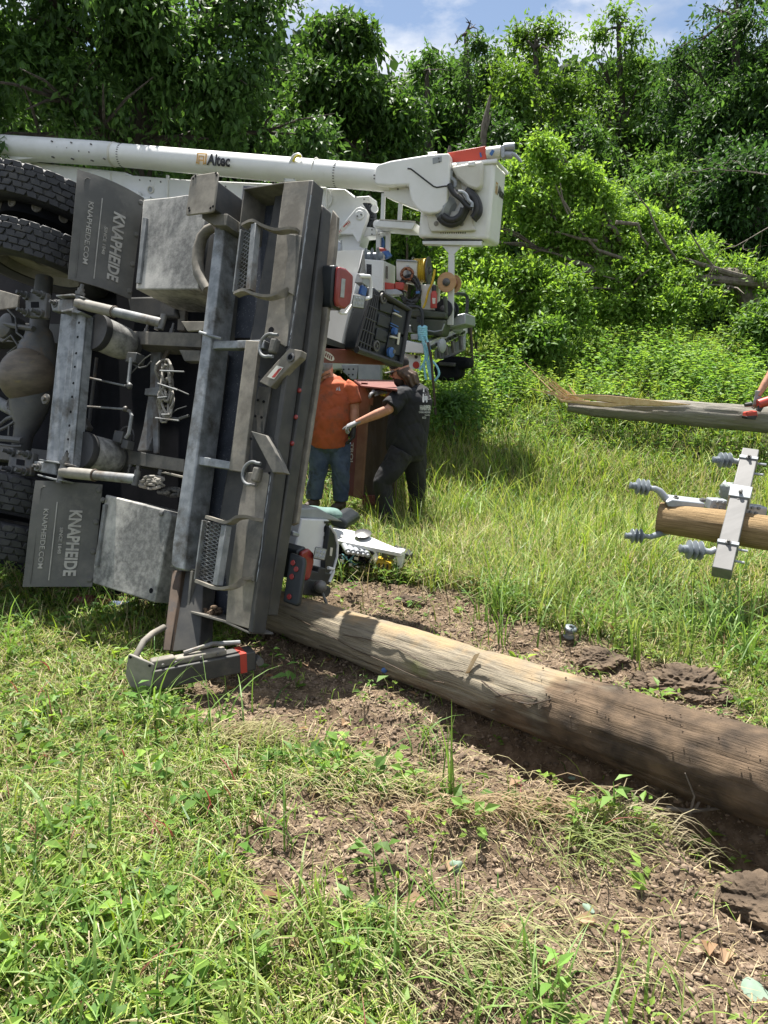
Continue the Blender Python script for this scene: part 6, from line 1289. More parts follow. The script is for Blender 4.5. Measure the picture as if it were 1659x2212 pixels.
for an, d in ((anN, V(-.9, -.2, 0)), (anF, V(-.8, .2, 0))):
    b_o = MB(); d = d.normalized(); b_o.tube([an - d * .05 - V(0, 0, .0), an - d * .06 - V(0, 0, .09)], [.055, .055], 12); b_o.tube([an - d * .07 - V(0, 0, .10), an + d * .05 - V(0, 0, .10), an + d * .16 - V(0, 0, .115)], [.045, .05, .035], 12, flat=(V(0, 0, 1), .8)); b_o.build('boot', M['boot'], pB, remesh=.008, smooth_it=1)
hand(wrN, (J(K6, 400, 935, YB - .18) - wrN), V(0, .2, -1), -1, .55, 'glove', 'glove', pB, 1.1, point=True)
hand(wrF, (J(K6, 560, 650, YB + .15) - wrF), V(-.2, 0, -1), 1, .55, 'glove', 'glove', pB, 1.1)
mb = MB(); mb.lathe(wrF + (elF - wrF).normalized() * .012, (elF - wrF), [(.036, 0), (.038, .012), (.036, .026)], 18); mb.build('wristband', M['tape'], pB)
# cap with grey brim
ax_ = fwdB.normalized(); upB = (V(-.1, 0, 1) - ax_ * V(-.1, 0, 1).dot(ax_)).normalized(); sdB = ax_.cross(upB)
mb = MB(); mb.ball(hb + upB * .055 - ax_ * .004, (.085, .103, .088), 22, (sdB, ax_, upB)); cp = mb.build('cap', M['capdark'], pB)
def brim(parent, c, s, f, u, m):
    b = MB(); pts = []; 
    for k in range(13): a = math.pi * k / 12; pts.append(c + s * math.cos(a) * .076 + f * (.055 + math.sin(a) * .105) + u * (-.004 * math.sin(a) - .022 * abs(math.cos(a))))
    b.prism(pts, u * .012); return b.build('cap_brim', M[m], parent, bevel=.002)
brim(cp, hb + upB * .022, sdB, ax_, upB, 'capgrey')
mb = MB()
rs = random.Random(5)
for k in range(26):
    a = R_(-100) + R_(200) * k / 25; st = hb - ax_ * .075 * math.cos(a) + sdB * .078 * math.sin(a) + upB * .0; e = st - V(-.05, 0, .17 + rs.random() * .05) - ax_ * (.03 + .05 * rs.random()) + sdB * rs.uniform(-.02, .02)
    mb.tube([st - upB * .005, st - upB * .04, st.lerp(e, .5) - ax_ * .02, e], [.018, .024, .022, .008], 8)
mb.build('hair', M['hair'], pB, remesh=.007, smooth_it=1)
mb = MB(); mb.ball(hb + ax_ * .048 - upB * .105, (.058, .060, .062), 16, (sdB, ax_, upB)); mb.ball(hb + ax_ * .06 - upB * .15, (.035, .035, .045), 12, (sdB, ax_, upB)); mb.ball(hb + ax_ * .092 - upB * .058, (.03, .014, .010), 10, (sdB, ax_, upB)); mb.build('beard', M['beard'], pB, remesh=.006)
mb = MB()
for q in (-1, 1): mb.ball(hb + sdB * q * .034 + ax_ * .096 - upB * .012, (.028, .010, .017), 12, (sdB, ax_, upB)); mb.tube([hb + sdB * q * .06 + ax_ * .088 - upB * .008, hb + sdB * q * .082 - upB * .0], .004, 6)
mb.build('sunglasses', M['rubber'], pB, remesh=.003)
# print on the back of the shirt
def dress(parent_obj, pxfn, items, m, name, off=.006):
    """lay flat print on the nearest surface of a garment"""
    from mathutils.bvhtree import BVHTree
    g = parent_obj; org = ORG[g.name]; bv = BVHTree.FromPolygons([v.co + org for v in g.data.vertices], [tuple(p.vertices) for p in g.data.polygons]); mb = MB()
    def fn(s, t, h=0.0):
        r = ray(pxfn(s, t)); hit = bv.ray_cast(CC, r.normalized())
        if hit[0] is None: q = bv.find_nearest(CC + r * 7.4); return q[0] + q[1] * (off * .5 + h)
        return hit[0] + hit[1] * (off * .5 + h)
    for it in items: it(mb, fn)
    return mb.build(name, M[m], g)
shirtB = [o for o in pB.children if o.name.startswith('t_shirt')][0]
pf_ = lambda s, t: K6(978 + 92 * s, 900 - 290 * t + 0 * s)
items = [lambda mb, fn: put_text(mb, 'HARPER', fn, (.10, 1.02, .36, .50), .001, .05), lambda mb, fn: put_text(mb, 'TOWING & RECOVERY', fn, (.0, .98, .285, .335), .001, .03),
         lambda mb, fn: put_text(mb, '615-', fn, (.30, .62, .14, .20), .001, .03), lambda mb, fn: put_text(mb, 'Nashville', fn, (.5, .9, .215, .26), .001, .0)]
def truckpic(mb, fn):
    for q in ([(.30, .62), (.42, .62), (.42, .80), (.34, .80)], [(.45, .62), (.72, .62), (.72, .74), (.45, .74)], [(.5, .76), (.55, .76), (.98, .94), (.95, .98)], [(.34, .84), (.46, .84), (.46, .95), (.40, .95)], [(.75, .64), (1.0, .66), (1.0, .76), (.75, .72)]):
        mb.add([fn(a, b, .001) for a, b in q], [(0, 1, 2, 3)])
    for cx_ in (.38, .66): mb.add([fn(cx_ + .07 * math.cos(k * math.pi / 5), .60 + .035 * math.sin(k * math.pi / 5), .0015) for k in range(10)], [tuple(range(10))])
dress(shirtB, pf_, items + [truckpic], 'shirtprint', 'shirt_print')
# ---- man in orange, facing left and down
YO = 7.75
ho = J(K6, 256, 498, YO); fwdO = V(-.70, -.55, -.45); pO = person('man in dirty orange T-shirt, jeans and grey cap looking down beside the brown cabinet', (J(K6, 280, 1480, YO).x, YO, gzp(-.8, YO)))
neck = J(K6, 308, 555, YO + .02); shR, shL = J(K6, 455, 640, YO - .02), J(K6, 195, 630, YO + .05); elR, wrR = J(K6, 482, 790, YO - .05), J(K6, 478, 930, YO - .12); elL, wrL = J(K6, 150, 800, YO + .05), J(K6, 150, 930, YO)
hipR, hipL = J(K6, 365, 1080, YO), J(K6, 220, 1080, YO); knR, knL = J(K6, 378, 1270, YO - .04), J(K6, 200, 1270, YO - .02); anR, anL = J(K6, 378, 1455, YO), J(K6, 175, 1440, YO)
mb = MB(); head(mb, ho, fwdO, V(-.1, -.3, 1)); limb(mb, [ho - V(-.02, 0, .05), neck, neck - V(0, 0, .08)], [.062, .07, .085]); limb(mb, [neck - V(0, 0, .05), J(K6, 320, 700, YO), J(K6, 290, 1050, YO)], [.10, .17, .17], 18)
for a, b, c in ((shR, elR, wrR), (shL, elL, wrL)): limb(mb, [a, a.lerp(b, .5), b, b.lerp(c, .35), c], [.07, .062, .05, .05, .032])
for a, b, c in ((hipR, knR, anR), (hipL, knL, anL)): limb(mb, [a, b, c], [.10, .065, .045])
mb.build('body', M['skin'], pO, remesh=.0075, smooth_it=2)
mb = MB(); limb(mb, [neck, J(K6, 318, 600, YO), J(K6, 320, 700, YO), J(K6, 300, 860, YO - .03), J(K6, 285, 980, YO - .02), J(K6, 285, 1050, YO)], [.085, .145, .18, .195, .195, .19], 24, flat=(V(1, 0, 0), 1.08))
limb(mb, [shR + V(-.06, 0, .02), shR, shR.lerp(elR, .45), shR.lerp(elR, .72)], [.10, .092, .088, .092]); limb(mb, [shL + V(.06, 0, .02), shL, shL.lerp(elL, .45), shL.lerp(elL, .72)], [.10, .092, .088, .092])
tso = mb.build('t_shirt', M['orangeshirt'], pO, remesh=.009, smooth_it=3); wrinkle(tso, .022, 7, 1)
mb = MB(); limb(mb, [J(K6, 288, 990, YO), J(K6, 290, 1070, YO), J(K6, 290, 1110, YO)], [.165, .175, .13], 20, flat=(V(1, 0, 0), 1.1))
for a, b, c in ((hipR, knR, anR), (hipL, knL, anL)): limb(mb, [a + V(0, 0, .04), a.lerp(b, .5), b, b.lerp(c, .5), c, c - V(0, 0, .05)], [.125, .112, .095, .09, .088, .085], 16)
wrinkle(mb.build('jeans', M['jeans'], pO, remesh=.009, smooth_it=3), .024, 8, 5)
for an in (anR, anL): b_o = MB(); d = V(-.5, -.8, 0).normalized(); b_o.tube([an - V(0, 0, .03), an - V(0, 0, .10)], [.055, .055], 12); b_o.tube([an - d * .04 - V(0, 0, .10), an + d * .06 - V(0, 0, .10), an + d * .16 - V(0, 0, .115)], [.045, .05, .035], 12); b_o.build('boot', M['boot'], pO, remesh=.008)
hand(wrR, V(-.15, -.1, -1), V(-1, -.2, 0), 1, .35, 'glove', 'darkglove', pO, 1.25); hand(wrL, V(-.1, -.3, -1), V(1, 0, 0), 1, .4, 'glove', 'darkglove', pO, 1.1)
ax_ = fwdO.normalized(); u_ = V(-.1, -.3, 1); u_ = (u_ - ax_ * u_.dot(ax_)).normalized(); s_ = ax_.cross(u_)
mb = MB(); mb.ball(ho + u_ * .068 - ax_ * .008, (.085, .100, .078), 20, (s_, ax_, u_)); cp = mb.build('cap', M['capgrey'], pO); brim(cp, ho + u_ * .058, s_, ax_, u_, 'capgrey')
mb = MB(); mb.ball(ho + ax_ * .045 - u_ * .095, (.058, .058, .055), 14, (s_, ax_, u_)); mb.build('stubble', M['greybeard'], pO, remesh=.006)
mb = MB()
for q in (-1, 1): mb.tube([ho + s_ * q * (.034 + .026 * math.cos(k * math.pi / 5)) + ax_ * .1 + u_ * (.0 + .018 * math.sin(k * math.pi / 5)) for k in range(11)], .0035, 6); mb.tube([ho + s_ * q * .06 + ax_ * .095, ho + s_ * q * .084 - ax_ * .0], .0035, 6)
mb.build('glasses', M['rubber'], pO, remesh=.003)
po_ = lambda s, t: K6(325 + 62 * s, 700 - 110 * t)
def flap_(mb, fn): mb.add([fn(a, b, .002) for a, b in [(.1, .42), (.9, .36), (.9, .28), (.5, .22), (.1, .34)]], [(0, 1, 2, 3, 4)])
dress(tso, po_, [flap_], 'orangeshirt', 'shirt_pocket', .012)
dress(tso, po_, [lambda mb, fn: mb.add([fn(a, b, .002) for a, b in [(.25, .5), (.38, .78), (.5, .55)]], [(0, 1, 2)]), lambda mb, fn: mb.add([fn(a, b, .002) for a, b in [(.55, .5), (.62, .85), (.8, .5)]], [(0, 1, 2)])], 'shirtprint', 'shirt_print')
# ---- worker entering at the right edge with an impact wrench
YR = 9.15
pR = person('kneeling worker at the right edge, bare forearm and grey glove holding a red cordless tool', (AY((1740, 900), YR + .2).x, YR + .2, gzp(4.9, YR)))
el, wr, sh = J(K9, 1672, 318, YR), J(K9, 1598, 440, YR - .05), J(K9, 1760, 150, YR + .1)
neck = J(K9, 1880, 60, YR + .15); hd = J(K9, 1850, -50, YR + .1); pel = J(K9, 2050, 330, YR + .3)
mb = MB(); head(mb, hd, V(-.8, -.1, -.5), V(0, 0, 1)); limb(mb, [hd - V(-.02, 0, .05), neck, neck + V(.08, 0, -.08)], [.06, .065, .08]); limb(mb, [neck, neck.lerp(pel, .3), neck.lerp(pel, .7), pel], [.11, .17, .165, .15], 18)
limb(mb, [sh, sh.lerp(el, .5), el, el.lerp(wr, .4), wr], [.066, .058, .050, .048, .032]); sh2 = sh + V(.35, .38, .05); limb(mb, [sh2, sh2 + V(-.05, 0, -.3), sh2 + V(-.2, -.1, -.48)], [.06, .05, .035])
kn1, kn2 = pel + V(-.42, -.1, -.10), pel + V(-.30, .25, -.42); limb(mb, [pel, kn1, kn1 + V(.02, 0, -.42)], [.11, .07, .05]); limb(mb, [pel, kn2, kn2 + V(.42, 0, -.03)], [.11, .07, .05])
mb.build('body', M['skin'], pR, remesh=.009, smooth_it=2)
mb = MB(); limb(mb, [neck, neck.lerp(pel, .2), neck.lerp(pel, .7), pel], [.09, .19, .19, .18], 20); limb(mb, [sh + V(.08, .05, .02), sh, sh.lerp(el, .75)], [.11, .095, .085]); limb(mb, [sh2, sh2 + V(-.04, 0, -.2)], [.095, .085]); mb.build('t_shirt', M['blackshirt'], pR, remesh=.01, smooth_it=2)
mb = MB(); limb(mb, [pel + V(-.05, 0, .1), pel], [.17, .175], 18); limb(mb, [pel, kn1, kn1 + V(.02, 0, -.40)], [.14, .10, .08]); limb(mb, [pel, kn2, kn2 + V(.40, 0, -.03)], [.14, .10, .08]); mb.build('trousers', M['jeans'], pR, remesh=.01, smooth_it=2)
mb = MB(); mb.ball(hd + V(0, 0, .05), (.10, .09, .09), 16); mb.build('cap', M['capdark'], pR)
hand(wr, J(K9, 1588, 520, YR - .05) - wr, V(-.3, 1, 0), 1, .5, 'glove', 'glove', pR, 1.25)
tl = thing('impact_wrench', 'red and black cordless impact wrench held against the splintered pole', 'power tool', J(K9, 1585, 575, YR - .1))
mb = MB(); mb.tube([J(K9, x, y, YR - .12) for x, y in [(1520, 495), (1560, 490)]], [.022, .03], 12); mb.build('drive_head', M['rubber'], tl)
mb = MB(); mb.tube([J(K9, x, y, YR - .12) for x, y in [(1600, 490), (1660, 472)]], [.055, .06], 14); mb.build('motor_housing', M['redpaint'], tl); mb = MB(); mb.tube([J(K9, x, y, YR - .12) for x, y in [(1625, 490), (1600, 530)]], [.035, .032], 12); mb.build('grip', M['rubber'], tl)
mb = MB(); mb.prism([J(K9, x, y, YR - .18) for x, y in [(1535, 540), (1595, 530), (1600, 560), (1585, 580), (1530, 572)]], V(0, .12, 0)); b_ = mb.build('battery', M['redpaint'], tl, bevel=.01); mb = MB(); mb.prism([J(K9, x, y, YR - .185) for x, y in [(1530, 562), (1598, 556), (1586, 584), (1532, 580)]], V(0, .13, 0)); mb.build('battery_base', M['rubber'], tl, bevel=.008)

# =================================================================== brown steel cabinet between the men
YC = 7.95; cb = thing('steel_cabinet', 'tall rusty red steel cabinet standing open between the two men', 'cabinet', AY(K6(560, 1500), YC))
P = lambda x, y, Y=YC: AY(K6(x, y), Y)
def slab(name, m, pts, vec, parent=cb, bevel=.004, label=None): return MB().prism(pts, vec).build(name, M[m], parent, bevel=bevel, label=label)
dp = V(.35, .75, 0); dp2 = V(.55, .30, 0)
slab('side_panel', 'maroon', [P(478, 560), P(528, 600), P(478, 1460), P(430, 1455)], V(.02, .03, 0)); slab('front_frame', 'oxide', [P(528, 600), P(562, 606), P(600, 700), P(575, 900), P(535, 1480), P(470, 1465)], V(.03, .03, 0))
slab('back_panel', 'rust', [P(560, 610, YC + .02), P(800, 632, YC + .02), P(790, 1500, YC + .02), P(520, 1480, YC + .02)], V(.03, .04, 0)); top_ = [P(478, 558), P(528, 602), P(800, 634), P(790, 560)]  # back panel in a darker brown that paints in the shaded interior
zt = P(500, 580).z; tA, tB, tC, tD = P(528, 602, YC - .02), P(815, 634, YC - .02), None, None; q0, q1 = GZ(K6(480, 556), 0), None
def plane_z(x, y, z): r = ray(K6(x, y)); return CC + r * ((z - CAMH) / r.z)
zt = (P(528, 602, YC - .02)).z; slab('top_panel', 'maroon', [plane_z(528, 602, zt), plane_z(815, 632, zt - .0), plane_z(800, 562, zt), plane_z(482, 556, zt)], V(0, 0, -.02), label='sun-bleached red top of the cabinet')
slab('top_handle', 'maroon', [plane_z(535, 580, zt + .02), plane_z(585, 582, zt + .02), plane_z(585, 575, zt + .02), plane_z(535, 573, zt + .02)], V(0, 0, -.015))
slab('door_frame', 'oxide', [P(597, 690, YC - .01), P(630, 700, YC - .01), P(625, 760, YC - .01), P(600, 750, YC - .01)], V(0, .02, 0)); slab('bottom_shelf', 'maroon', [P(540, 1455, YC - .03), P(640, 1455, YC - .03), P(640, 1530, YC - .03), P(545, 1525, YC - .03)], V(.02, .3, 0))
t = MB(); fnc = lambda s_, t_, h=0.0: P(452 - 6 * s_ + 24 * t_, 1045 + 170 * s_, YC - .012 - h); put_text(t, 'TROL', fnc, (0, 1, 0, 1), .002, .02); t.build('lettering', M['cream'], cb)
# =================================================================== the long pole in the foreground
def woodmat(name, stops, extra=None, axis=None, end_dirt=False, sc_=3.0, crack=1.0):
    m = bpy.data.materials.new(name); m.use_nodes = True; t = m.node_tree; N = t.nodes.new; L = t.links.new; b = t.nodes['Principled BSDF']; b.inputs['Roughness'].default_value = .85; b.inputs['Specular IOR Level'].default_value = .25
    at = N('ShaderNodeUVMap'); at.uv_map = 'UVMap'; mp = N('ShaderNodeMapping'); mp.inputs['Scale'].default_value = (1.2, 14, 1); L(at.outputs[0], mp.inputs['Vector'])
    n = N('ShaderNodeTexNoise'); n.inputs['Scale'].default_value = sc_; n.inputs['Detail'].default_value = 9; n.inputs['Roughness'].default_value = .65; L(mp.outputs[0], n.inputs['Vector'])
    r = N('ShaderNodeValToRGB'); cr = r.color_ramp
    while len(cr.elements) < len(stops): cr.elements.new(.5)
    for e, (p, c) in zip(cr.elements, stops): e.position = p; e.color = (*c, 1)
    nf = N('ShaderNodeTexNoise'); nf.inputs['Scale'].default_value = 9; nf.inputs['Detail'].default_value = 10; nf.inputs['Roughness'].default_value = .7; mp2 = N('ShaderNodeMapping'); mp2.inputs['Scale'].default_value = (.5, 16, 1); L(at.outputs[0], mp2.inputs['Vector']); L(mp2.outputs[0], nf.inputs['Vector'])
    av = N('ShaderNodeMath'); av.operation = 'MULTIPLY_ADD'; av.inputs[1].default_value = .55; L(nf.outputs['Fac'], av.inputs[0]); av2 = N('ShaderNodeMath'); av2.operation = 'MULTIPLY'; av2.inputs[1].default_value = .45; L(n.outputs['Fac'], av2.inputs[0]); L(av2.outputs[0], av.inputs[2])
    L(av.outputs[0], r.inputs['Fac']); col = r.outputs['Color']
    if extra:      # mask painted per vertex: R = soil, G = algae green, B = tan, stronger towards the top
        a2 = N('ShaderNodeAttribute'); a2.attribute_name = 'Col'; sp = N('ShaderNodeSeparateColor'); L(a2.outputs['Color'], sp.inputs[0]); n2 = N('ShaderNodeTexNoise'); n2.inputs['Scale'].default_value = 9; n2.inputs['Detail'].default_value = 8; tc = N('ShaderNodeTexCoord'); L(tc.outputs['Object'], n2.inputs['Vector'])
        rs_ = N('ShaderNodeValToRGB'); rs_.color_ramp.elements[0].position = .35; rs_.color_ramp.elements[0].color = (.042, .031, .022, 1); rs_.color_ramp.elements[1].position = .68; rs_.color_ramp.elements[1].color = (.15, .104, .066, 1); L(n2.outputs['Fac'], rs_.inputs['Fac'])
        for ch, cc in (('Blue', (.34, .24, .13)), ('Green', (.13, .16, .035)), ('Red', None)):
            mx = N('ShaderNodeMix'); mx.data_type = 'RGBA'; md = N('ShaderNodeMath'); md.operation = 'ADD'; ms = N('ShaderNodeMath'); ms.operation = 'SUBTRACT'; ms.inputs[1].default_value = .5; L(n2.outputs['Fac'], ms.inputs[0]); L(sp.outputs[ch], md.inputs[0]); L(ms.outputs[0], md.inputs[1])
            mr = N('ShaderNodeMapRange'); mr.inputs[1].default_value = .30; mr.inputs[2].default_value = .72; L(md.outputs[0], mr.inputs[0]); L(mr.outputs[0], mx.inputs['Factor']); L(col, mx.inputs['A'])
            if cc: mx.inputs['B'].default_value = (*cc, 1)
            else: L(rs_.outputs['Color'], mx.inputs['B'])
            col = mx.outputs['Result']
    L(col, b.inputs['Base Color']); bp = N('ShaderNodeBump'); bp.inputs['Strength'].default_value = crack; bp.inputs['Distance'].default_value = .02; L(av.outputs[0], bp.inputs['Height']); L(bp.outputs['Normal'], b.inputs['Normal']); return m
M['polewood'] = woodmat('weathered_pole_wood', [(.28, (.045, .034, .024)), (.40, (.14, .115, .082)), (.52, (.23, .20, .15)), (.66, (.31, .255, .17))], extra=True)
M['greypole'] = woodmat('grey_weathered_wood', [(.28, (.07, .063, .054)), (.42, (.17, .16, .138)), (.60, (.26, .245, .21)), (.8, (.20, .17, .12))])
M['freshpole'] = woodmat('tan_treated_wood', [(.30, (.06, .04, .02)), (.40, (.17, .115, .055)), (.52, (.30, .205, .105)), (.66, (.38, .275, .15))], sc_=2.4)
def logmesh(name, A, B, rA, rB, m, parent, n=64, k=160, seed=1, mask=None, rough=.006, bendv=None, notch=None):
    ax = (B - A).normalized(); up = V(0, 0, 1); x = ax.cross(up).normalized(); y = x.cross(ax); r_ = np.random.default_rng(seed)
    t = np.linspace(0, 1, k + 1)[:, None]; th = np.linspace(0, 2 * np.pi, n + 1)[None, :-1]; L_ = (B - A).length
    rad = (rA * (1 - t) + rB * t) * (1 + 0 * th); crack = fbm(t * L_ * 1.6 + 0 * th, th * 6.0 / 1.0 + t * 1.5, 3, seed); crk = np.clip(.30 - crack, 0, .1) / .1
    rad = rad + (fbm(t * L_ * 5 + 0 * th, th * 3 + 0 * t, 3, seed + 3) - .45) * rough * 2 - crk * rough * 1.3
    if notch is not None: rad = notch(t, th, rad)
    cA, cB, X, Y = (np.array(tuple(q)) for q in (A, B, x, y)); c = cA * (1 - t[..., None]) + cB * t[..., None]
    if bendv is not None: c = c + np.array(bendv) * (np.sin(t[..., None] * np.pi))
    Pn = c + (X * np.cos(th)[..., None] + Y * np.sin(th)[..., None]) * rad[..., None]; verts = Pn.reshape(-1, 3)
    i, j = np.meshgrid(np.arange(k), np.arange(n), indexing='ij'); j2 = (j + 1) % n; f = np.stack([i * n + j, i * n + j2, (i + 1) * n + j2, (i + 1) * n + j], -1).reshape(-1, 4)
    mb = MB(); mb.add([tuple(v) for v in verts], [tuple(map(int, q)) for q in f] + [tuple(range(n))[::-1], tuple(k * n + q for q in range(n))]); 
    org = ORG[parent.name]; me = bpy.data.meshes.new(name); me.from_pydata([(p[0] - org.x, p[1] - org.y, p[2] - org.z) for p in mb.v], [], mb.f); me.update()
    uv = me.uv_layers.new(name='UVMap'); T_ = np.repeat(t[:, 0] * L_, n); TH = np.tile(th[0] / 6.2832, k + 1)
    li = np.empty(len(me.loops), np.int32); me.loops.foreach_get('vertex_index', li); u = np.stack([T_[li], TH[li]], -1).astype(np.float32)
    # seam: wrap the last column
    st = 0
    for p in me.polygons:
        if p.loop_total == 4:
            l = list(p.loop_indices)
            if max(u[l, 1]) - min(u[l, 1]) > .5: u[l, 1] = np.where(u[l, 1] < .5, u[l, 1] + 1, u[l, 1])
    uv.data.foreach_set('uv', u.ravel())
    if mask is not None:
        cc = np.ones((len(me.vertices), 4), np.float32); cc[:, :3] = mask(np.repeat(t[:, 0], n), np.tile(th[0], k + 1)); ca = me.color_attributes.new('Col', 'FLOAT_COLOR', 'POINT'); ca.data.foreach_set('color', cc.ravel())
    me.polygons.foreach_set('use_smooth', [p.loop_total == 4 for p in me.polygons]); me.materials.append(m); o = bpy.data.objects.new(name, me); COL.objects.link(o); o.parent = parent; ORG[o.name] = org; return o
pole = thing('utility_pole', 'long thick weathered pole lying across the dug soil, butt end caked in dirt', 'pole', (LA.lerp(LB, .5).x, LA.lerp(LB, .5).y, 0))
pdir = (LB - LA); P0 = LA - pdir * .42; P1 = LB + pdir * .55
def pm(t, th):
    # t along P0..P1, th: 0 = towards +x side vector, pi/2 = up
    s = (t * 1.97 - .42); up_ = np.sin(th); nr = fbm(t * 22, th * 2, 3, 9) - .45
    soil = sstep(.42, .72, s + nr * .35 - .16 * np.clip(up_, 0, 1) * (1 - sstep(.55, .95, s))) * 1.0; soil = np.maximum(soil, (1 - sstep(-.5, -.1, up_)) * .45 * sstep(.1, .4, s))
    alg = np.exp(-((s - .36) / .10) ** 2) * np.exp(-((up_ - .15) / .45) ** 2) * .45; alg = alg * (np.cos(th) * 1 > -.5)
    tan = np.clip(up_, 0, 1) ** 2 * .50 * (1 - sstep(.65, .8, s)) + nr * .15
    return np.stack([np.clip(soil, 0, 1), np.clip(alg, 0, 1), np.clip(tan, 0, 1)], -1)
shaft = logmesh('shaft', P0, P1, .118, .195, M['polewood'], pole, 84, 320, 4, pm, .011)
pax = pdir.normalized(); psd = pax.cross(V(0, 0, 1)).normalized(); psd = psd if psd.dot(CC - LA) > 0 else -psd; pup = V(0, 0, 1)
def onpole(px, py):      # point of the pole surface seen at a pixel
    r = ray((px, py)); best = None
    for it in range(400):
        y = 5.2 - it * .01; p = CC + r * (y / r.y)
        pass
    # analytic-ish march from the camera
    tt = .5
    for it in range(900):
        p = CC + r * tt; s = (p - P0).dot(pax); d = ((p - P0) - pax * s).length; R__ = .122 + (.205 - .122) * s / (P1 - P0).length
        if d < R__ + .004: return p
        tt += .006
    return CC + r * 3
mb = MB()
for pts, rad in [([(628, 1330), (700, 1365), (760, 1400), (830, 1430), (900, 1462), (960, 1475)], .0025), ([(740, 1372), (790, 1380), (860, 1400), (930, 1440), (1000, 1450)], .0022), ([(690, 1395), (760, 1420), (820, 1440)], .002), ([(1040, 1470), (1080, 1500), (1140, 1520), (1190, 1510)], .0035), ([(1070, 1505), (1110, 1500), (1160, 1508)], .003)]:
    mb.tube([onpole(*p) for p in sm([V(*p, 0)[:2] for p in pts], 4)], rad, 6)
mb.build('vine_root', M['rust'], pole)
mb = MB(); c = onpole(830, 1448); mb.ball(c, (.016, .008, .016), 10); mb.build('blue_mark', M['blue'], pole)
mb = MB(); c0, c1 = onpole(1005, 1455), onpole(1030, 1425); mb.prism([c0, c0 + V(.02, 0, .005), c1 + V(.012, 0, .03), c1 + V(-.015, 0, .02)], V(0, -.012, .01)); c = onpole(1020, 1440); mb.build('peeled_chip', M['splinter'], pole)
# crumbs of soil sticking to the butt
mb = MB(); rs = random.Random(9)
for k in range(240):
    s = 1.0 + .9 * rs.random() ** .7; a = rs.gauss(.9, .5); q = P0 + pdir * s; R__ = .122 + .083 * (s / 1.97); d = (psd * math.cos(a) + pup * math.sin(a)); mb.ball(q + d * R__, (.004 * rs.random() ** 2 + .0012), 5)
mb.build('stuck_soil', M['mud'], pole)['kind'] = 'stuff'
def solo(mb, name, m, label, cat, bevel=0, **k):
    o = mb.build(name, M[m], None, bevel=bevel); return tag(o, label, cat, **k)
mb = MB(); mb.tube([onpole(1060, 1535) + V(0, -.02, .01), AY((1140, 1500), 3.4), AY((1230, 1485), 3.5), AY((1330, 1480), 3.6), AY((1400, 1500), 3.7)], [.004, .004, .0035, .003, .001], 6)
solo(mb, 'fallen_twig', 'twig', 'thin curved bare twig lying across the middle of the long pole', 'twig')
mb = MB(); b0 = GZ((1500, 1740)); 
for pts in [[(1490, 1760), (1500, 1720), (1480, 1670)], [(1500, 1750), (1530, 1700), (1560, 1680)], [(1530, 1745), (1545, 1700), (1540, 1660)], [(1440, 1745), (1490, 1752), (1560, 1745), (1590, 1730)]]:
    mb.tube([V(GZ(p).x, GZ(pts[0]).y - .01, .02 + max(0, (pts[0][1] - p[1])) * .0018) if False else AY(p, GZ(pts[0], .0).y) for p in pts], [.006, .004, .002][:len(pts)] if len(pts) == 3 else [.009, .008, .006, .003], 6)
solo(mb, 'broken_twigs', 'twig', 'short broken twigs standing at the trench edge near the butt of the pole', 'twig')
# =================================================================== splintered grey pole at the back
sp_ = thing('utility_pole', 'grey pole with a long splintered end lying in the weeds at the upper right', 'pole', AY((1450, 910), 9.6))
S0, S1 = AY(K9(460, 490), 9.95), AY(K9(1760, 590), 9.2); S2 = S1 + (S1 - S0) * .6
def notch(t, th, rad):
    cut = .35 + .65 * sstep(.0, .34, t); top_ = np.sin(th) > -.1
    return np.where(top_, rad * (cut + (1 - cut) * np.clip(-np.sin(th), 0, 1)), rad * (.75 + .25 * sstep(0, .1, t)))
logmesh('shaft', S0, S2, .135, .19, M['greypole'], sp_, 48, 140, 6, None, .012, None, notch)
mb = MB(); rs = random.Random(2)
U9 = lambda x, y, Y=9.95: AY(K9(x, y), Y)
ends = [((195, 236), (380, 430)), ((300, 310), (440, 430)), ((235, 395), (430, 445)), ((340, 420), (470, 460)), ((460, 368), (490, 415)), ((330, 340), (420, 440)), ((420, 465), (520, 470)), ((340, 330), (460, 420)), ((400, 380), (470, 430)), ((380, 370), (460, 425)), ((300, 400), (450, 450)), ((260, 290), (420, 430))]
for a, b in ends: A_, B_ = U9(*a), U9(*b); mb.tube([A_, A_.lerp(B_, .5) + V(0, 0, -.01), B_, B_ + (B_ - A_).normalized() * .15], [.003, .008, .013, .016], 5)
for k in range(8): B_ = U9(rs.uniform(400, 500), rs.uniform(425, 465)); A_ = B_ + V(rs.uniform(-.3, -.1), rs.uniform(-.1, .1), rs.uniform(-.05, .30)); mb.tube([A_, B_, B_ + V(.15, 0, -.03)], [.002, .008, .011], 4)
mb.build('splinter', M['splinter'], sp_)
for pts in [[(440, 430), (700, 436), (1100, 480), (1200, 492), (1000, 500), (850, 495), (650, 470)], [(415, 462), (470, 466), (520, 470), (700, 480), (860, 492), (700, 505), (480, 478), (420, 476)]]:
    mb = MB(); mb.prism([AY(K9(x, y), 9.83 - (x - 440) * .0009) for x, y in pts], V(0, .05, -.01)); mb.build('split_face', M['splinter'], sp_, bevel=.004)
mb = MB(); mb.tube([AY(K9(x, y), 9.90 - (x - 440) * .0009) for x, y in [(560, 430), (750, 440), (900, 465), (1050, 486), (1130, 490)]], [.006, .016, .014, .012, .004], 6); mb.build('split_gap', M['void'], sp_)
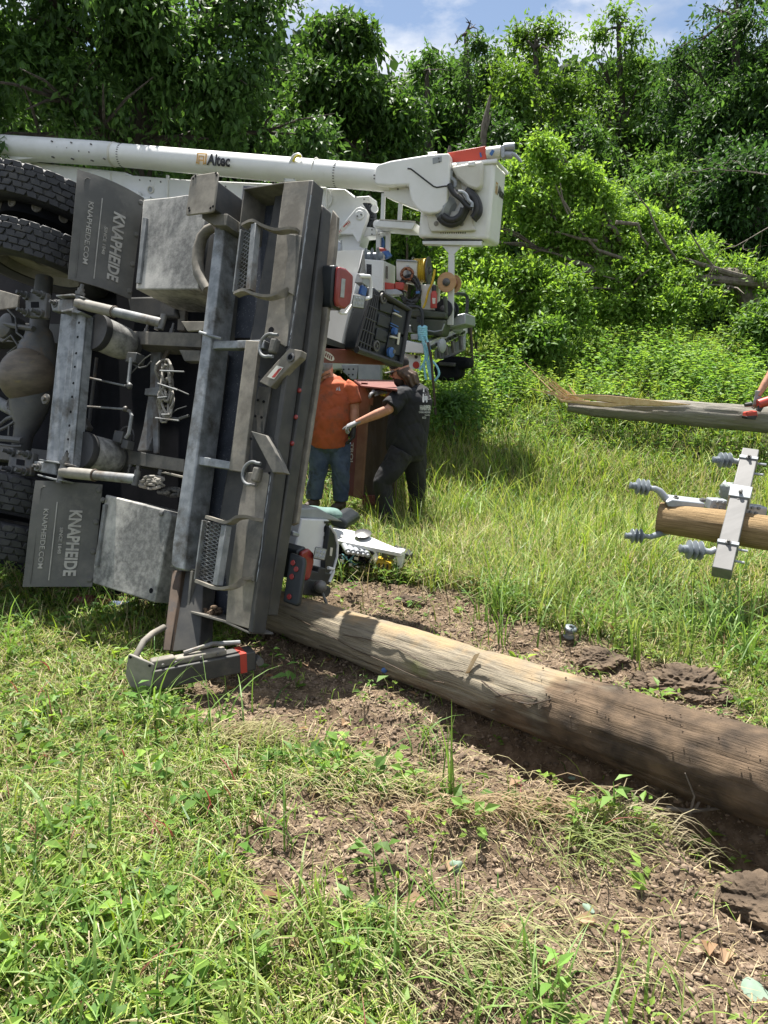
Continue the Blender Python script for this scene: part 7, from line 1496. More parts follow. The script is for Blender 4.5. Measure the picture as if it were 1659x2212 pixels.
# =================================================================== pole top with cross arm and insulators
YP = 5.0
pt = thing('utility_pole', 'tan pole top with a pale cross arm lying above the grass at the right edge', 'pole', AY(K8(1300, 1100), YP))
A8, B8 = AY(K8(672, 925), YP), AY(K8(1760, 1080), YP - .35); B8b = B8 + (B8 - A8) * .7
r8 = (AY(K8(672, 785), YP) - AY(K8(660, 1060), YP)).length / 2
logmesh('shaft', A8, B8b, r8 * .98, r8 * 1.12, M['freshpole'], pt, 48, 120, 8, None, .006)
ax8 = (B8 - A8).normalized()
Q8 = lambda x, y, dy=0.0: AY(K8(x, y), YP + dy)
rot = thing('cross_arm', 'pale square cross arm bolted to the tan pole top', 'cross arm', Q8(1280, 1430)) if False else pt
o_front = -r8 - .035
c_top, c_bot = Q8(1500, 345, .06), Q8(1240, 1430, -.56)
wA = (Q8(1435, 345, .06) - Q8(1570, 345, .06)).length; cdir = (c_bot - c_top).normalized(); fside = (CC - (c_top + c_bot) / 2).normalized(); fside = (fside - cdir * fside.dot(cdir)).normalized(); fside = (fside + cdir.cross(fside) * .06).normalized(); fx = cdir.cross(fside).normalized(); fy = fx.cross(cdir).normalized()
vs = []
def armframe(c, w, d): return [c - fx * w / 2 - fy * d / 2, c + fx * w / 2 - fy * d / 2, c + fx * w / 2 + fy * d / 2, c - fx * w / 2 + fy * d / 2]
w_t = wA; w_b = (Q8(1150, 1420, -.56) - Q8(1318, 1440, -.56)).length
mb = MB(); fr = [armframe(c_top, w_t, w_t * .95), armframe(c_bot - cdir * .0, w_b * .98, w_b * .95)]
mb.add(fr[0] + fr[1], [(0, 1, 2, 3), (7, 6, 5, 4)] + [(i, (i + 1) % 4, 4 + (i + 1) % 4, 4 + i) for i in range(4)]); arm = mb.build('cross_arm', M['arm'], pt, bevel=.005)
wm = (w_t + w_b) / 2
def along(t, off=0.0, side=0.0): return c_top.lerp(c_bot, t) + fy * off + fx * side
sgn = 1 if fy.dot(V(0, -1, 0)) > 0 else -1
fyc = fy * sgn                                            # towards the camera
def armw(t): return w_t + (w_b - w_t) * t
for t_, lab in ((.085, 'upper'), (.80, 'lower')):
    mb = MB(); c = along(t_); w = armw(t_); mb.box(c, fx * (w / 2 + .006), fyc * (w / 2 + .006), cdir * .012); bd_ = mb.build('clamp_band', M['zinc'], pt, bevel=.003)
    k = MB(); c2 = c + fyc * w / 2; k.cyl(c2 - fyc * .01, c2 + fyc * .03, .009, 8); k.lathe(c2, fyc, [(.018, 0), (.018, .01), (.01, .012)], 6); k.build('bolt', M['steelpin'], bd_)
    s = -1 if fx.x > 0 else 1
    k = MB(); c3 = c - fx * s * w / 2; k.cyl(c3, c3 - fx * s * .06, .008, 8); k.cyl(c3 + cdir * .09, c3 + cdir * .09 - fx * s * .055, .008, 8); k.build('pin_bolt', M['zinc'], bd_)
mb = MB(); c = along(.385); w = armw(.385); mb.box(c, fx * (w / 2 + .012), fyc * (w / 2 + .008), cdir * .048); mb.build('centre_sleeve', M['zinc'], pt, bevel=.004)
for px in ((1412, 697), (1392, 768)): k = MB(); c = Q8(px[0], px[1], -.10 if False else (along(.40) + fyc * w / 2).y - YP - .01); k.lathe(c, fyc, [(.013, 0), (.013, .02), (.008, .022)], 8); k.build('bolt', M['steelpin'], pt)
for pts, dy in (([(1155, 765), (1300, 770), (1282, 885), (1135, 862)], o_front + .03), ([(1470, 812), (1659, 835), (1645, 938), (1450, 900)], o_front + .03)):
    mb = MB(); mb.prism([Q8(x, y, dy) for x, y in pts], V(0, .10, 0)); pb = mb.build('saddle_plate', M['zinc'], pt, bevel=.01, seg=3)
    x0, y0 = pts[0]
    for ox, oy in ((50, 25), (105, 28), (30, 65), (80, 75)):
        k = MB(); c = Q8(x0 + ox, y0 + oy, dy); k.lathe(c, V(0, -1, 0), [(.011, 0), (.011, .010), (.006, .012)], 8); k.build('bolt', M['galvdirt'], pb)
    k = MB(); c = Q8(x0 + 60, y0 + 130, dy - .0); k.ball(Q8(x0 + 58, y0 + 128, dy + .02), (.022, .004, .006), 8); k.build('slot', M['splinter'], pb)
mb = MB(); c = Q8(828, 998, -r8 - .01); ex = (Q8(878, 1003, -r8) - Q8(780, 995, -r8)) / 2; ey = (Q8(830, 955, -r8) - Q8(826, 1042, -r8)) / 2; mb.box(c, ex, ey, V(0, .004, 0)); wp = mb.build('square_washer', M['zinc'], pt, bevel=.002)
mb = MB(); mb.box(c - V(0, .012, 0), (ex + ey) * .3, (ex - ey) * .3, V(0, .012, 0)); mb.build('bolt', M['galvdirt'], wp)
def insul(K, tip, base, Y0, Y1, lab, k_=1.0):
    a, b = AY(K(*tip), Y0), AY(K(*base), Y1); L_ = (b - a).length; d = (b - a)
    R0 = L_ * .27; prof = [(R0 * .45, 0), (R0 * .62, .02 * L_), (R0 * .62, .05 * L_), (R0 * .52, .10 * L_), (R0 * .45, .13 * L_), (R0 * .62, .17 * L_), (R0 * .60, .30 * L_)]
    for s in (.36, .58, .80): prof += [(R0 * .58, (s - .07) * L_), (R0 * 1.38, (s + .0) * L_), (R0 * 1.40, (s + .02) * L_), (R0 * .62, (s + .04) * L_)]
    prof += [(R0 * .6, .97 * L_), (R0 * .3, L_)]
    root = MB().lathe(a, d, prof, 32).build('insulator', M['porcelain'], None, sharp=50); tag(root, lab, 'insulator', 'insulators on the cross arm pole'); ORG[root.name] = ORG[root.name]; return a, b
i1 = insul(K8, (1162, 405), (1345, 412), YP + .06, YP + .06, 'grey ribbed insulator at the top end of the cross arm'); i2 = insul(K8, (415, 635), (605, 662), YP - .02, YP - .02, 'grey ribbed insulator on the raised bent bracket of the pole end'); i3 = insul(K8, (372, 1090), (548, 1092), YP - .1, YP - .1, 'grey ribbed insulator below the sawn pole end'); i4 = insul(K8, (862, 1205), (1092, 1228), YP - .46, YP - .46, 'grey ribbed insulator at the lower end of the cross arm')
def pin(pts, Ys, rad, m='zinc', name='bracket_arm'): return MB().tube([AY(K8(*p), y) for p, y in zip(pts, Ys)], rad, 12).build(name, M[m], pt)
pin([(1340, 412), (1385, 425), (1420, 410)], [YP + .06] * 3, [.018, .02, .02]); pin([(1088, 1225), (1140, 1235), (1190, 1215)], [YP - .46, YP - .46, YP - .46], [.018, .02, .022])
pin([(600, 662), (640, 665), (685, 690), (730, 745), (770, 785), (830, 795)], [YP - .02] * 6, [.016, .02, .024, .026, .026, .02], 'zinc'); pin([(545, 1092), (600, 1100), (660, 1080), (720, 1060), (760, 1050)], [YP - .1, YP - .1, YP - .08, YP - .03, YP], [.014, .018, .022, .024, .024], 'porcelain')
mb = MB(); mb.prism([Q8(x, y, -r8 * .75) for x, y in [(745, 790), (800, 765), (1095, 800), (1085, 855), (760, 830)]], V(0, .09, .02)); br8 = mb.build('bracket_channel', M['zinc'], pt, bevel=.006)
for x, y0, y1 in ((829, 725, 800), (1070, 750, 810)): k = MB(); a, b = Q8(x, y1, -r8 * .4), Q8(x, y0, -r8 * .4); k.cyl(a, b, .011, 8); k.lathe(a.lerp(b, .45), (b - a), [(.02, 0), (.02, .02), (.012, .021)], 6); k.build('bolt', M['steelpin'], br8)
mb = MB(); rs = random.Random(4)
cbg = Q8(1288, 690, .12); mb.ball(cbg, (.05, .03, .065), 14); o = mb.build('plastic_bag', M['clearbag'], None)
for v in o.data.vertices: v.co *= 1 + rs.uniform(-.22, .22)
tag(o, 'crumpled clear plastic bag caught behind the cross arm', 'plastic bag')
# =================================================================== small things in the grass
def litter(p, s, lab, n=7, Y=None):
    c = GZ(p) if Y is None else AY(p, Y); zz = gzp(c.x, c.y) + .02 + (.04 if Y else 0); q = MB(); r = random.Random(int(p[0]))
    for k in range(n): q.ball((c.x + r.gauss(0, s * .5), c.y + r.gauss(0, s * .4), zz + abs(r.gauss(0, s * .3))), (s * r.uniform(.3, .6), s * r.uniform(.3, .6), s * r.uniform(.15, .4)), 7)
    o = q.build('plastic_litter', M['clearbag'], None, sharp=10); return tag(o, lab, 'litter', 'white litter in the grass')
litter((1090, 868), .06, 'small white plastic scrap lying in the cut grass right of the bucket truck', 7, 9.3); litter((1193, 818), .09, 'white plastic scrap near the splinters of the grey pole', 7, 11.2)
ws = GZ((1228, 1368)); zz = gzp(ws.x, ws.y); isn = thing('spool_insulator', 'white and grey spool insulator standing on the soil behind the pole', 'insulator', (ws.x, ws.y, zz))
mb = MB(); mb.lathe((ws.x, ws.y, zz), (.1, -.25, 1), [(.03, 0), (.036, .01), (.036, .02), (.022, .035), (.022, .05), (.04, .062), (.040, .075), (.03, .082), (.012, .083), (.010, .05)], 28); mb.build('spool', M['porcelain'], isn, sharp=60); mb = MB(); d = V(.1, -.25, 1).normalized(); mb.cyl(V(ws.x, ws.y, zz) + d * .0835, V(ws.x, ws.y, zz) + d * .085, .012, 14); mb.build('bore', M['void'], isn)
def rock(p, sx, sy, sz, lab, rz=0, m='greenrock', z0=.0):
    c = GZ(p); zz = gzp(c.x, c.y); q = MB(); q.ball((c.x, c.y, zz + sz * .35), (sx, sy, sz), 14); o = q.build('painted_rock', M[m], None, sharp=25); r = random.Random(int(p[0]))
    for v in o.data.vertices:
        n = fbm(np.array([v.co.x / sx * 1.2 + p[0]]), np.array([v.co.y / sy + v.co.z / sz * 1.3]), 2, 3)[0]; v.co = v.co * (.72 + n * .6)
    o.rotation_euler.z = rz; return tag(o, lab, 'rock', 'pale green rocks')
rock((985, 1858), .027, .022, .030, 'pale green and orange rock at the left of the bare foreground soil'); rock((1272, 1945), .014, .03, .012, 'thin pale green chip of rock in the middle of the bare foreground soil', .4); rock((1635, 2110), .042, .055, .02, 'largest flat pale green rock at the right edge'); rock((1240, 1620), .02, .014, .008, 'flat greenish rock flake on the dug soil near the trench')
mb = MB(); 
leafspots = [(1000, 2010), (1345, 1750), (1400, 1740), (760, 1690), (885, 2020), (1290, 1990), (1100, 1700), (560, 1620), (1420, 1740), (1530, 2020), (920, 1930), (1200, 2070)]
P_ = np.array([[*(tuple(GZ(p))[:2]), 0] for p in leafspots]); P_[:, 2] = ground_z(P_[:, 0], P_[:, 1]) + .012
k = 60; x, y = scatter_xy(k, 1.3, 4.5, R_(34), .9); P_ = np.vstack([P_, np.stack([x, y, ground_z(x, y) + .015], -1)]); n = len(P_)
v, f, c = leaves(P_, rng.normal(0, 1, (n, 3)) * [1, 1, .15], np.tile([0, 0, 1.], (n, 1)) + rng.normal(0, .3, (n, 3)), .05 + .04 * rng.random(n), .03 + .02 * rng.random(n), mixc((.28, .17, .09), (.48, .34, .22), n), .3)
tag(npmesh('dead_leaves', v, f, 4, M['leaf'], cols=c), 'curled dead brown leaves scattered over soil and grass', 'dead leaves', kind='stuff')
# ---- broken white light panel fallen on the grass, with wires
pn = thing('light_console', 'broken white equipment panel with exposed wiring lying on the grass by the truck', 'panel', AY(K6(700, 2000), 6.3))
Z6 = lambda x, y, Y=6.2: AY(K6(x, y), Y - .38)
def sl(name, m, pts, vec, parent=pn, bevel=.004, label=None): return MB().prism(pts, vec).build(name, M[m], parent, bevel=bevel, label=label)
def tilt(pts, Y0, Y1): 
    ys = [p[1] for p in pts]; a, b = min(ys), max(ys); return [AY(K6(x, y), -.38 + Y1 + (Y0 - Y1) * (y - a) / max(1, b - a)) for x, y in pts]
sl('housing', 'white', tilt([(315, 1708), (520, 1745), (690, 1810), (862, 1905), (862, 1885), (540, 1740), (320, 1690)], 6.0, 6.6), V(0, 0, -.02)); sl('cover', 'white', tilt([(315, 1702), (545, 1745), (700, 1812), (865, 1878), (840, 1898), (600, 1850), (350, 1800), (335, 1750)], 5.95, 6.35), V(0, 0, -.03), label='white curved cover sheet with rivets')
sl('end_plate', 'white', [Z6(800, 1880, 6.0), Z6(862, 1890, 6.0), Z6(850, 2010, 6.0), Z6(820, 2020, 6.0)], V(.02, .10, 0)); sl('backboard', 'greycase', [Z6(345, 1800, 6.3), Z6(600, 1850, 6.3), Z6(835, 1900, 6.25), Z6(830, 2030, 6.2), Z6(600, 2030, 6.2), Z6(330, 1990, 6.2)], V(0, .05, 0))
sl('dark_interior', 'void', [Z6(350, 1802, 6.24), Z6(570, 1850, 6.24), Z6(640, 1900, 6.2), Z6(560, 2000, 6.15), Z6(340, 1980, 6.15)], V(0, .03, 0)); sl('black_corner', 'black', tilt([(790, 1830), (900, 1862), (935, 1895), (920, 1912), (800, 1880)], 6.1, 6.5), V(0, 0, -.05))
sl('steel_box', 'steelpin', [Z6(690, 1880, 6.1), Z6(785, 1895, 6.1), Z6(785, 1945, 6.1), Z6(695, 1935, 6.1)], V(.02, .08, 0))
for k in range(5): mb = MB(); a, b = Z6(400 + k * 38, 1830 + k * 8, 6.15), Z6(432 + k * 38, 1885 + k * 6, 6.02); mb.tube([a, b], .024, 12); mb.cyl(b, b + (b - a).normalized() * .03, .012, 10); mb.build('connector', M['zinc'], pn)
mb = MB(); rs = random.Random(6)
for k in range(26):
    x, y = rs.uniform(350, 600), rs.uniform(1860, 1985); pts = [(x + rs.uniform(-60, 60), y + rs.uniform(-40, 40)) for _ in range(4)]; mb.tube([Z6(*p, 6.08 + rs.uniform(-.04, .04)) for p in sm([(q[0], q[1]) for q in pts], 5)], .0045, 5)
mb.build('wire', M['rubber'], pn)
mb = MB()
for k in range(8): x, y = rs.uniform(360, 580), rs.uniform(1880, 1975); mb.tube([Z6(x, y, 6.04), Z6(x + rs.uniform(-40, 40), y + rs.uniform(-40, 30), 6.06), Z6(x + rs.uniform(-60, 60), y + rs.uniform(-20, 30), 6.05)], .006, 5)
mb.build('green_wire', M['rope'], pn)
mb = MB()
for x, y in ((440, 1975), (480, 1925), (370, 1945)): mb.prism([Z6(x, y, 6.03), Z6(x + 30, y + 4, 6.03), Z6(x + 34, y + 28, 6.03), Z6(x + 2, y + 22, 6.03)], V(0, .002, 0))
mb.build('paper_tag', M['cream'], pn)
mb = MB()
for x, y in ((390, 1770), (520, 1775)): mb.lathe(Z6(x, y, 6.05), V(0, -.4, 1), [(.016, 0), (.014, .006)], 10)
mb.build('rivet', M['ink'], pn)
mb = MB(); c = Z6(548, 1752, 6.2); mb.lathe(c, V(0, -.3, 1), [(.06, -.01), (.07, .01), (.02, .02)], 20); mb.build('round_cap', M['ink'], pn)
mb = MB(); mb.prism([Z6(x, y, 6.55) for x, y in [(285, 1615), (350, 1605), (425, 1655), (432, 1690), (415, 1722), (300, 1690)]], V(.1, .35, 0)); solo(mb, 'black_case', 'black', 'black plastic case on top of the fallen white panel', 'case', bevel=.02)
mb = MB(); rs = random.Random(3)
for k in range(9): mb.ball(Z6(90 + k * 26 + rs.uniform(-8, 8), 1572 + rs.uniform(-14, 20) + k * 2, 6.3), (.11, .09, .035), 10)
o = mb.build('crumpled_cloth', M['blue'], None, remesh=.02, smooth_it=2); o.data.materials[0] = mat('faded_teal_cloth', (.09, .16, .15), (.14, .22, .20), rough=.9, scale=5, bump=.8, bscale=9, bdist=.02); tag(o, 'crumpled teal cloth draped on the fallen panel next to the truck', 'cloth')
yb = thing('yellow_chock', 'yellow slotted plastic block lying in grass beside the fallen panel', 'chock', Z6(710, 2070, 6.04))
mb = MB(); mb.prism([Z6(650, 1952, 6.04), Z6(765, 1975, 6.04), Z6(760, 2060, 6.04), Z6(645, 2070, 6.04)], V(.02, .14, 0)); mb.build('block', M['yellow'], yb, bevel=.012)
mb = MB()
for k in range(3): mb.prism([Z6(668 + k * 32, 1975 + k * 4, 6.035), Z6(682 + k * 32, 1977 + k * 4, 6.035), Z6(680 + k * 32, 2030, 6.035), Z6(664 + k * 32, 2030, 6.035)], V(0, .004, 0))
mb.build('slot', M['rust'], yb)
# rags in the shade under the truck
mb = MB()
for k in range(7): mb.ball(AY(K7(400 + k * 18, 240 + rnd.uniform(-14, 14)), 4.9), (.06, .05, .03), 8)
o = mb.build('red_rag', M['maroon'], None, remesh=.012, smooth_it=1); tag(o, 'dark red rag in the shade beneath the truck', 'rag')
mb = MB()
for k in range(7): mb.ball(AY(K7(490 + k * 20, 262 + rnd.uniform(-14, 14)), 4.9), (.06, .05, .03), 8)
o = mb.build('blue_rag', M['jeans'], None, remesh=.012, smooth_it=1); tag(o, 'blue-grey rag in the shade beneath the truck', 'rag')
# =================================================================== trees
def tree(name, label, trunk, blobs, nleaf, size, c0, c1, group=None, droop=.5, limbs=True, trunkmat='bark', spread=.13, twigs=0, seed=0, leafw=.42, catg='tree', clus=34, power=2.2, sub=6, shoot=.55, gap=.36, gapf=1.1):
    """trunk: [(px,py,Y,r)...]; blobs: (px,py,rpx,Y[,squash])"""
    r_ = random.Random(seed); tp = [AY((p[0], p[1]), p[2]) for p in trunk]; base = tp[0].copy(); base.z = gzp(base.x, base.y) - .1
    root = thing(name, label, catg, (base.x, base.y, base.z + .1), group)
    mb = MB(); path = [base] + [p for p in tp[1:]] if len(tp) > 1 else [base, base + V(0, 0, 2)]
    mb.tube(path, [t[3] for t in trunk], 10); bl = []
    for b in blobs:
        c = AY((b[0], b[1]), b[3]); rr = (AY((b[0] + b[2], b[1]), b[3]) - c).length; bl.append((c, rr, b[4] if len(b) > 4 else .8))
    prim = list(bl)
    if sub:
        nb_ = []
        for c, rr, sq in bl:
            for k in range(sub):
                d = V(r_.gauss(0, 1), r_.gauss(0, 1), r_.gauss(0, 1)).normalized() * rr * r_.uniform(.45, .95); d.z *= sq; nb_.append((c + d, rr * r_.uniform(.22, .48), r_.uniform(.45, .8)))
        bl = nb_
    if limbs:
        for c, rr, _ in prim:
            q = min(path[1:], key=lambda p: (p - c).length + max(0, p.z - c.z) * 1.5); d = c - q; m1 = q.lerp(c, .35) + V(r_.uniform(-.1, .1), r_.uniform(-.1, .1), .10) * d.length; m2 = q.lerp(c, .7) + V(r_.uniform(-.1, .1), r_.uniform(-.1, .1), .05) * d.length
            r0 = min(trunk[-1][3] * 1.1, .035 + rr * .05); mb.tube([q, m1, m2, c], [r0, r0 * .75, r0 * .5, r0 * .25], 7)
            for k in range(4): e = c + V(r_.gauss(0, .6), r_.gauss(0, .6), r_.gauss(0, .5)) * rr; mb.tube([m2, m2.lerp(e, .5) + V(0, 0, .08) * rr, e], [r0 * .4, r0 * .28, r0 * .08], 5)
    mb.build('trunk', M[trunkmat], root)
    w = np.array([rr ** 2 for _, rr, _ in bl]); nc = (w / w.sum() * nleaf / clus).astype(int) + 2; Cs = []; Rs = []; Ds = []
    for (c, rr, sq), n in zip(bl, nc):
        d = rng.normal(0, 1, (n, 3)); d /= np.linalg.norm(d, axis=1, keepdims=True); rad = np.abs(rng.normal(.66, .30, n)); Cs.append(np.array(tuple(c)) + d * rad[:, None] * rr * [1, 1, sq]); Rs.append(np.full(n, rr)); Ds.append(d)
    Cc = np.vstack(Cs); Rr = np.concatenate(Rs); Dd = np.vstack(Ds); kk = fbm(Cc[:, 0] * gapf + Cc[:, 1] * .6 * gapf, Cc[:, 2] * gapf + Cc[:, 1] * .4 * gapf, 3, seed + 50) > gap; Cc, Rr, Dd = Cc[kk], Rr[kk], Dd[kk]; n = len(Cc); m = n * clus
    tone = rng.random((n, 1)); sh = Dd * .8 + rng.normal(0, .55, (n, 3)); sh[:, 2] += .35 - droop * .8; sh /= np.linalg.norm(sh, axis=1, keepdims=True)
    SL = (shoot * (.5 + rng.random(n)))[:, None]; tt_ = np.tile(np.linspace(0, 1, clus), n)[:, None]; bow = np.zeros((m, 3)); bow[:, 2] = (-.35 * tt_[:, 0] ** 2) * np.repeat(SL[:, 0], clus)
    P = np.repeat(Cc, clus, 0) + np.repeat(sh * SL, clus, 0) * (tt_ - .3) + bow + rng.normal(0, 1, (m, 3)) * size * .45
    out = np.repeat(sh, clus, 0) * .7 + rng.normal(0, .8, (m, 3)); out[:, 2] -= droop * rng.random(m) * 1.5
    ln = size * (.55 + .8 * rng.random(m)); col = np.array(c0) * (1 - np.repeat(tone, clus, 0)) + np.array(c1) * np.repeat(tone, clus, 0); col = col * (.7 + .6 * rng.random((m, 1)))
    nr = rng.normal(0, .5, (m, 3)); nr[:, 2] += 1
    v, f, c = leaves(P, out, nr, ln, ln * leafw * (.8 + .4 * rng.random(m)), col, .12); o = npmesh('crown', v, f, 4, M['leaf'], org=ORG[root.name], cols=c); o.location = (0, 0, 0); o.parent = root; return root
# colours
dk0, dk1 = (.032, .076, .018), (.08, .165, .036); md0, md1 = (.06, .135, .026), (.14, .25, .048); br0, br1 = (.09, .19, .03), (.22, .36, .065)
# big dark tree on the left, over the boom
tree('broadleaf_tree', 'big dark spreading tree with heavy dark limbs above the boom at the left', [(310, 600, 13.5, .30), (300, 330, 13.5, .26), (330, 150, 13.5, .20), (300, -60, 13.5, .14)],
     [(60, 40, 150, 12.5), (200, -20, 150, 12.8), (90, 190, 130, 12.0), (20, 300, 120, 12.0), (200, 250, 110, 12.2), (330, 60, 120, 13), (410, 190, 110, 12.8), (230, 120, 110, 12.8), (480, 60, 110, 13.2), (560, -40, 70, 13.2), (560, 190, 90, 13.4), (640, 290, 80, 13.4), (450, 300, 100, 13.0), (300, 330, 90, 13.6), (-80, 120, 170, 12.5), (-60, -80, 200, 13), (150, -160, 200, 13.5), (420, -120, 150, 13.5), (130, 330, 100, 12.5), (590, 90, 50, 13.3)],
     120000, .14, dk0, dk1, droop=.9, seed=1, clus=12, shoot=.6, gap=.425, gapf=2.6)
tree('broadleaf_tree', 'dark round-topped tree behind the middle of the boom', [(760, 640, 17, .2), (745, 400, 17, .17), (740, 200, 17, .10)],
     [(735, 110, 75, 16.5), (700, 190, 90, 16.3), (780, 230, 85, 16.2), (680, 300, 90, 16), (800, 330, 90, 16), (850, 260, 60, 16.4), (880, 360, 60, 16.2), (740, 400, 90, 16.5), (860, 200, 40, 16.6), (690, 75, 35, 16.6), (760, 55, 35, 16.6), (820, 440, 80, 16.5)],
     62000, .16, (.03, .075, .016), (.075, .15, .03), droop=.7, seed=2, clus=12, shoot=.6, gap=.40)
# forest edge right
def ft(lab, x, top, w, Y, c0, c1, seed, n=26000, base=640, size=.155):
    r_ = random.Random(seed); bl = []; h = base - top
    k = 30
    for i in range(k):
        t = (i / (k - 1)) ** .85; y = top + h * (.03 + .90 * t); ww = w * (.30 + 1.05 * min(1, t * 3.2) ** .6); ang_ = i * 2.4 + r_.random(); off = math.cos(ang_) * ww * r_.uniform(.35, .85)
        bl.append((x + off, y + r_.uniform(-.03, .03) * h, w * r_.uniform(.20, .40) * (.6 + .4 * min(1, t * 4)), Y + math.sin(ang_) * 1.1, r_.uniform(.55, .95)))
    bl.append((x + r_.uniform(-8, 8), top + w * .12, w * .13, Y))
    return tree('forest_tree', lab, [(x, base + 40, Y, .20), (x + 6, (base + top) / 2, Y, .16), (x - 4, top + w * .5, Y, .06)], bl, int(n * 1.45), size, c0, c1, 'tall trees at the forest edge', .5, seed=seed, clus=16, sub=0, shoot=.9, gap=.38, gapf=.8)
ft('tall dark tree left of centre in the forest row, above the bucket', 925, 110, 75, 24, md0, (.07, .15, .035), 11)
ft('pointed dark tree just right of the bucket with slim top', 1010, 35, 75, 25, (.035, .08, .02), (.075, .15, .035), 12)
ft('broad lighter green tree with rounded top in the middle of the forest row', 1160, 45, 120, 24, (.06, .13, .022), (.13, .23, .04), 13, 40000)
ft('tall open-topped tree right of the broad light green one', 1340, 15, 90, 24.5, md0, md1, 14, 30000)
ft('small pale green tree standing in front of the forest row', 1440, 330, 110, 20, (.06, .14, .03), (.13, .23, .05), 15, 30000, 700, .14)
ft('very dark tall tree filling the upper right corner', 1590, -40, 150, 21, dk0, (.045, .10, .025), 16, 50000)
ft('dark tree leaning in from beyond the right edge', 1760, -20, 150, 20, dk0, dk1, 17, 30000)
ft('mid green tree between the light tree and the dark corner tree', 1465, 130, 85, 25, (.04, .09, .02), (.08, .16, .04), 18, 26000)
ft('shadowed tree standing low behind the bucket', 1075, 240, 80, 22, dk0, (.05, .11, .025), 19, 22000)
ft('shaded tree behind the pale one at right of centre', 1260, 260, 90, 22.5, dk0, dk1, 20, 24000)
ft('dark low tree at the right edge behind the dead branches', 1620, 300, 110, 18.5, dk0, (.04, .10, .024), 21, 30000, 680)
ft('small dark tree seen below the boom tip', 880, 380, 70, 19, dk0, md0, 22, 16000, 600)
# dark wood closing the view behind
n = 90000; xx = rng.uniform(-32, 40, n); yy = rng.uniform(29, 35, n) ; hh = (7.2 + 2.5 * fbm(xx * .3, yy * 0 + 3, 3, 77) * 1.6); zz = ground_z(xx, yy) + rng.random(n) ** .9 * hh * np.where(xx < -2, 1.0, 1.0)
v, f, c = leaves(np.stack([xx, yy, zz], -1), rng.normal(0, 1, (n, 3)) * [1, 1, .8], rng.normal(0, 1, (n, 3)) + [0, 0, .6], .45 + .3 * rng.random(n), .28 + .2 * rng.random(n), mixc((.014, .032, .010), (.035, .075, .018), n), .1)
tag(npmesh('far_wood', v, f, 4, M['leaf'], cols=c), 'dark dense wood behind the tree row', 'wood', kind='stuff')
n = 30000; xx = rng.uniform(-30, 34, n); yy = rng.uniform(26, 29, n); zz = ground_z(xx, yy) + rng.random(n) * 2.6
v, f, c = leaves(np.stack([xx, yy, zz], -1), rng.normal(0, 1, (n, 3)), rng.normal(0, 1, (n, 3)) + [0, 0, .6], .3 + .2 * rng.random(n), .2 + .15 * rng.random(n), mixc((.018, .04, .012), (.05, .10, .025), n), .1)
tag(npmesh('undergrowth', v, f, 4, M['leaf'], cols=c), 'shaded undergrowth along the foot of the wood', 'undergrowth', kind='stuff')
# pale dead snag
sn = MB(); sn.tube([AY(p, 21) for p in [(1040, 460), (1042, 330), (1046, 270), (1060, 205)]], [.11, .10, .08, .03], 8); sn.tube([AY(p, 21) for p in [(1044, 300), (1056, 262), (1062, 240)]], [.05, .03, .01], 6)
o = sn.build('dead_snag', M['twig'], None); o.location = o.location; tag(o, 'pale bare dead trunk standing in front of the wood above the jib', 'dead tree')
sn = MB(); sn.tube([AY(p, 20) for p in [(968, 470), (968, 350), (972, 315)]], [.12, .10, .03], 8); o = sn.build('tree_stump', M['twig'], None); tag(o, 'short broken grey stump above the bucket cover', 'dead tree')
# fallen bright bush
tree('fallen_tree', 'toppled bright green tree, sprawling leafy branches right of the bucket', [(1700, 640, 14.0, .22), (1590, 592, 14.2, .17), (1480, 598, 14.5, .12), (1380, 620, 14.6, .07)],
     [(1190, 330, 45, 14.8), (1230, 390, 70, 14.6), (1130, 430, 60, 14.4), (1180, 500, 90, 14.2), (1060, 520, 70, 13.9), (1280, 480, 80, 14.4), (1400, 470, 60, 14.8), (1380, 560, 80, 14.3), (1470, 570, 60, 14.6), (1240, 590, 100, 13.8), (1100, 620, 95, 13.6), (1020, 600, 60, 13.6), (1330, 640, 90, 13.6), (1200, 660, 80, 13.3), (1460, 640, 70, 13.8), (1560, 640, 60, 13.8), (1620, 600, 50, 14.2), (1520, 540, 35, 14.8), (1100, 380, 40, 14.5), (1290, 430, 40, 14.8)],
     135000, .088, br0, br1, droop=.25, trunkmat='twig', seed=5, clus=12, shoot=.50, leafw=.5, power=2.6)
lb_ = MB()
for pts, r in [([(1659, 615), (1560, 605), (1500, 600), (1440, 612), (1380, 625)], [.13, .12, .10, .07, .04]), ([(1700, 625), (1600, 598), (1540, 580), (1480, 560)], [.12, .10, .08, .05]), ([(1350, 560), (1290, 540), (1230, 470), (1200, 400)], [.05, .05, .035, .015]), ([(1240, 470), (1215, 430), (1210, 395)], [.03, .03, .015]), ([(1330, 480), (1378, 485), (1385, 510), (1400, 530)], [.06, .055, .04, .03]), ([(1460, 560), (1420, 500), (1400, 450), (1360, 400)], [.04, .035, .025, .01]), ([(1560, 600), (1520, 550), (1490, 500), (1500, 470)], [.04, .03, .02, .01]), ([(1290, 520), (1250, 515), (1200, 500)], [.05, .045, .02]), ([(1180, 640), (1130, 600), (1080, 590)], [.04, .03, .01])]:
    lb_.tube([AY(p, 13.9) for p in pts], [q * .6 for q in r], 8)
lb = thing('bare_limb', 'bare grey limbs sticking out of the toppled green tree', 'branch', AY((1500, 640), 13.9)); [None]
lb_.pc = lb_.pc; ends_ = lb_.pc[1:] + [(len(lb_.v), len(lb_.f))]
for (a, fa), (b, fb) in zip(lb_.pc, ends_): q = MB(); q.add(lb_.v[a:b], [tuple(i - a for i in f) for f in lb_.f[fa:fb]]); q.build('limb', M['twig'], lb)
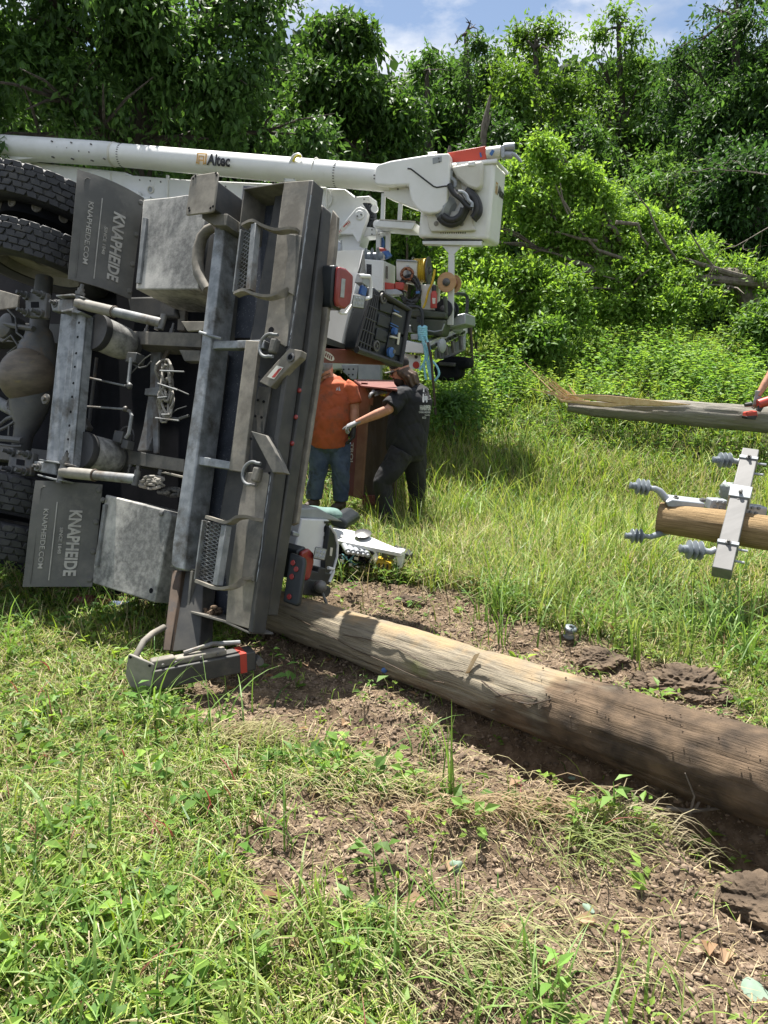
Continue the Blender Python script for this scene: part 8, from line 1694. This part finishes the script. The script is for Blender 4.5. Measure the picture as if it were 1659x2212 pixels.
tw = MB(); rs = random.Random(8)
def branch(p, d, ln, r, dep):
    q = p; pts = [p]
    for k in range(4): d = (d + V(rs.gauss(0, .22), rs.gauss(0, .15), rs.gauss(0, .18))).normalized(); q = q + d * ln / 4; pts.append(q)
    tw.tube(pts, [r, r * .8, r * .65, r * .5, r * .3], 5)
    if dep:
        for k in (1, 2, 3, 4): branch(pts[k], (d + V(rs.gauss(0, .6), rs.gauss(0, .4), rs.gauss(0, .6))).normalized(), ln * .6, r * .5, dep - 1)
tw1 = tw
branch(AY((1690, 380), 13.0), V(-1, .1, .0), 1.2, .012, 2)
o = tw.build('bare_branch', M['twig'], None); tag(o, 'upper spray of bare pale twigs reaching in at the right edge', 'branch')
tw = MB(); branch(AY((1680, 480), 13.0), V(-1, 0, -.3), 1.1, .012, 2); o = tw.build('bare_branch', M['twig'], None); tag(o, 'lower drooping spray of bare twigs at the right edge', 'branch')
# leafy shrubs between weeds and wood
def shrub(lab, px, py, rp, Y, c0, c1, n=7000, seed=0, size=.11):
    return tree('shrub', lab, [(px, py + rp, Y, .03), (px, py, Y, .02)], [(px, py, rp, Y), (px - rp * .6, py + rp * .3, rp * .7, Y + .2), (px + rp * .6, py + rp * .25, rp * .7, Y - .2)], n, size, c0, c1, 'shrubs in front of the wood', .3, catg='shrub', seed=seed, clus=18)
shrub('bright shrub left of the white bucket post', 985, 548, 32, 15, br0, br1, 5000, 31); shrub('leafy shrub at the lower right edge below the fallen limbs', 1650, 690, 30, 12.8, md0, md1, 7000, 32); shrub('low bright shrub under the bucket post', 1030, 655, 30, 12.8, br0, br1, 6000, 33)
shrub('dark low plant mass standing in for the shadow right of the bucket truck rear', 980, 868, 24, 9.6, (.04, .10, .02), (.10, .20, .04), 3500, 34, .07); shrub('small dark bush at the foot of the toppled tree', 1180, 715, 24, 12.6, md0, md1, 5000, 35)  # first shrub: dark leaves stand in for a small shadow area
shrub('green foliage patch seen between boom and bucket', 880, 470, 45, 15, (.06, .13, .02), (.14, .24, .04), 5000, 36)
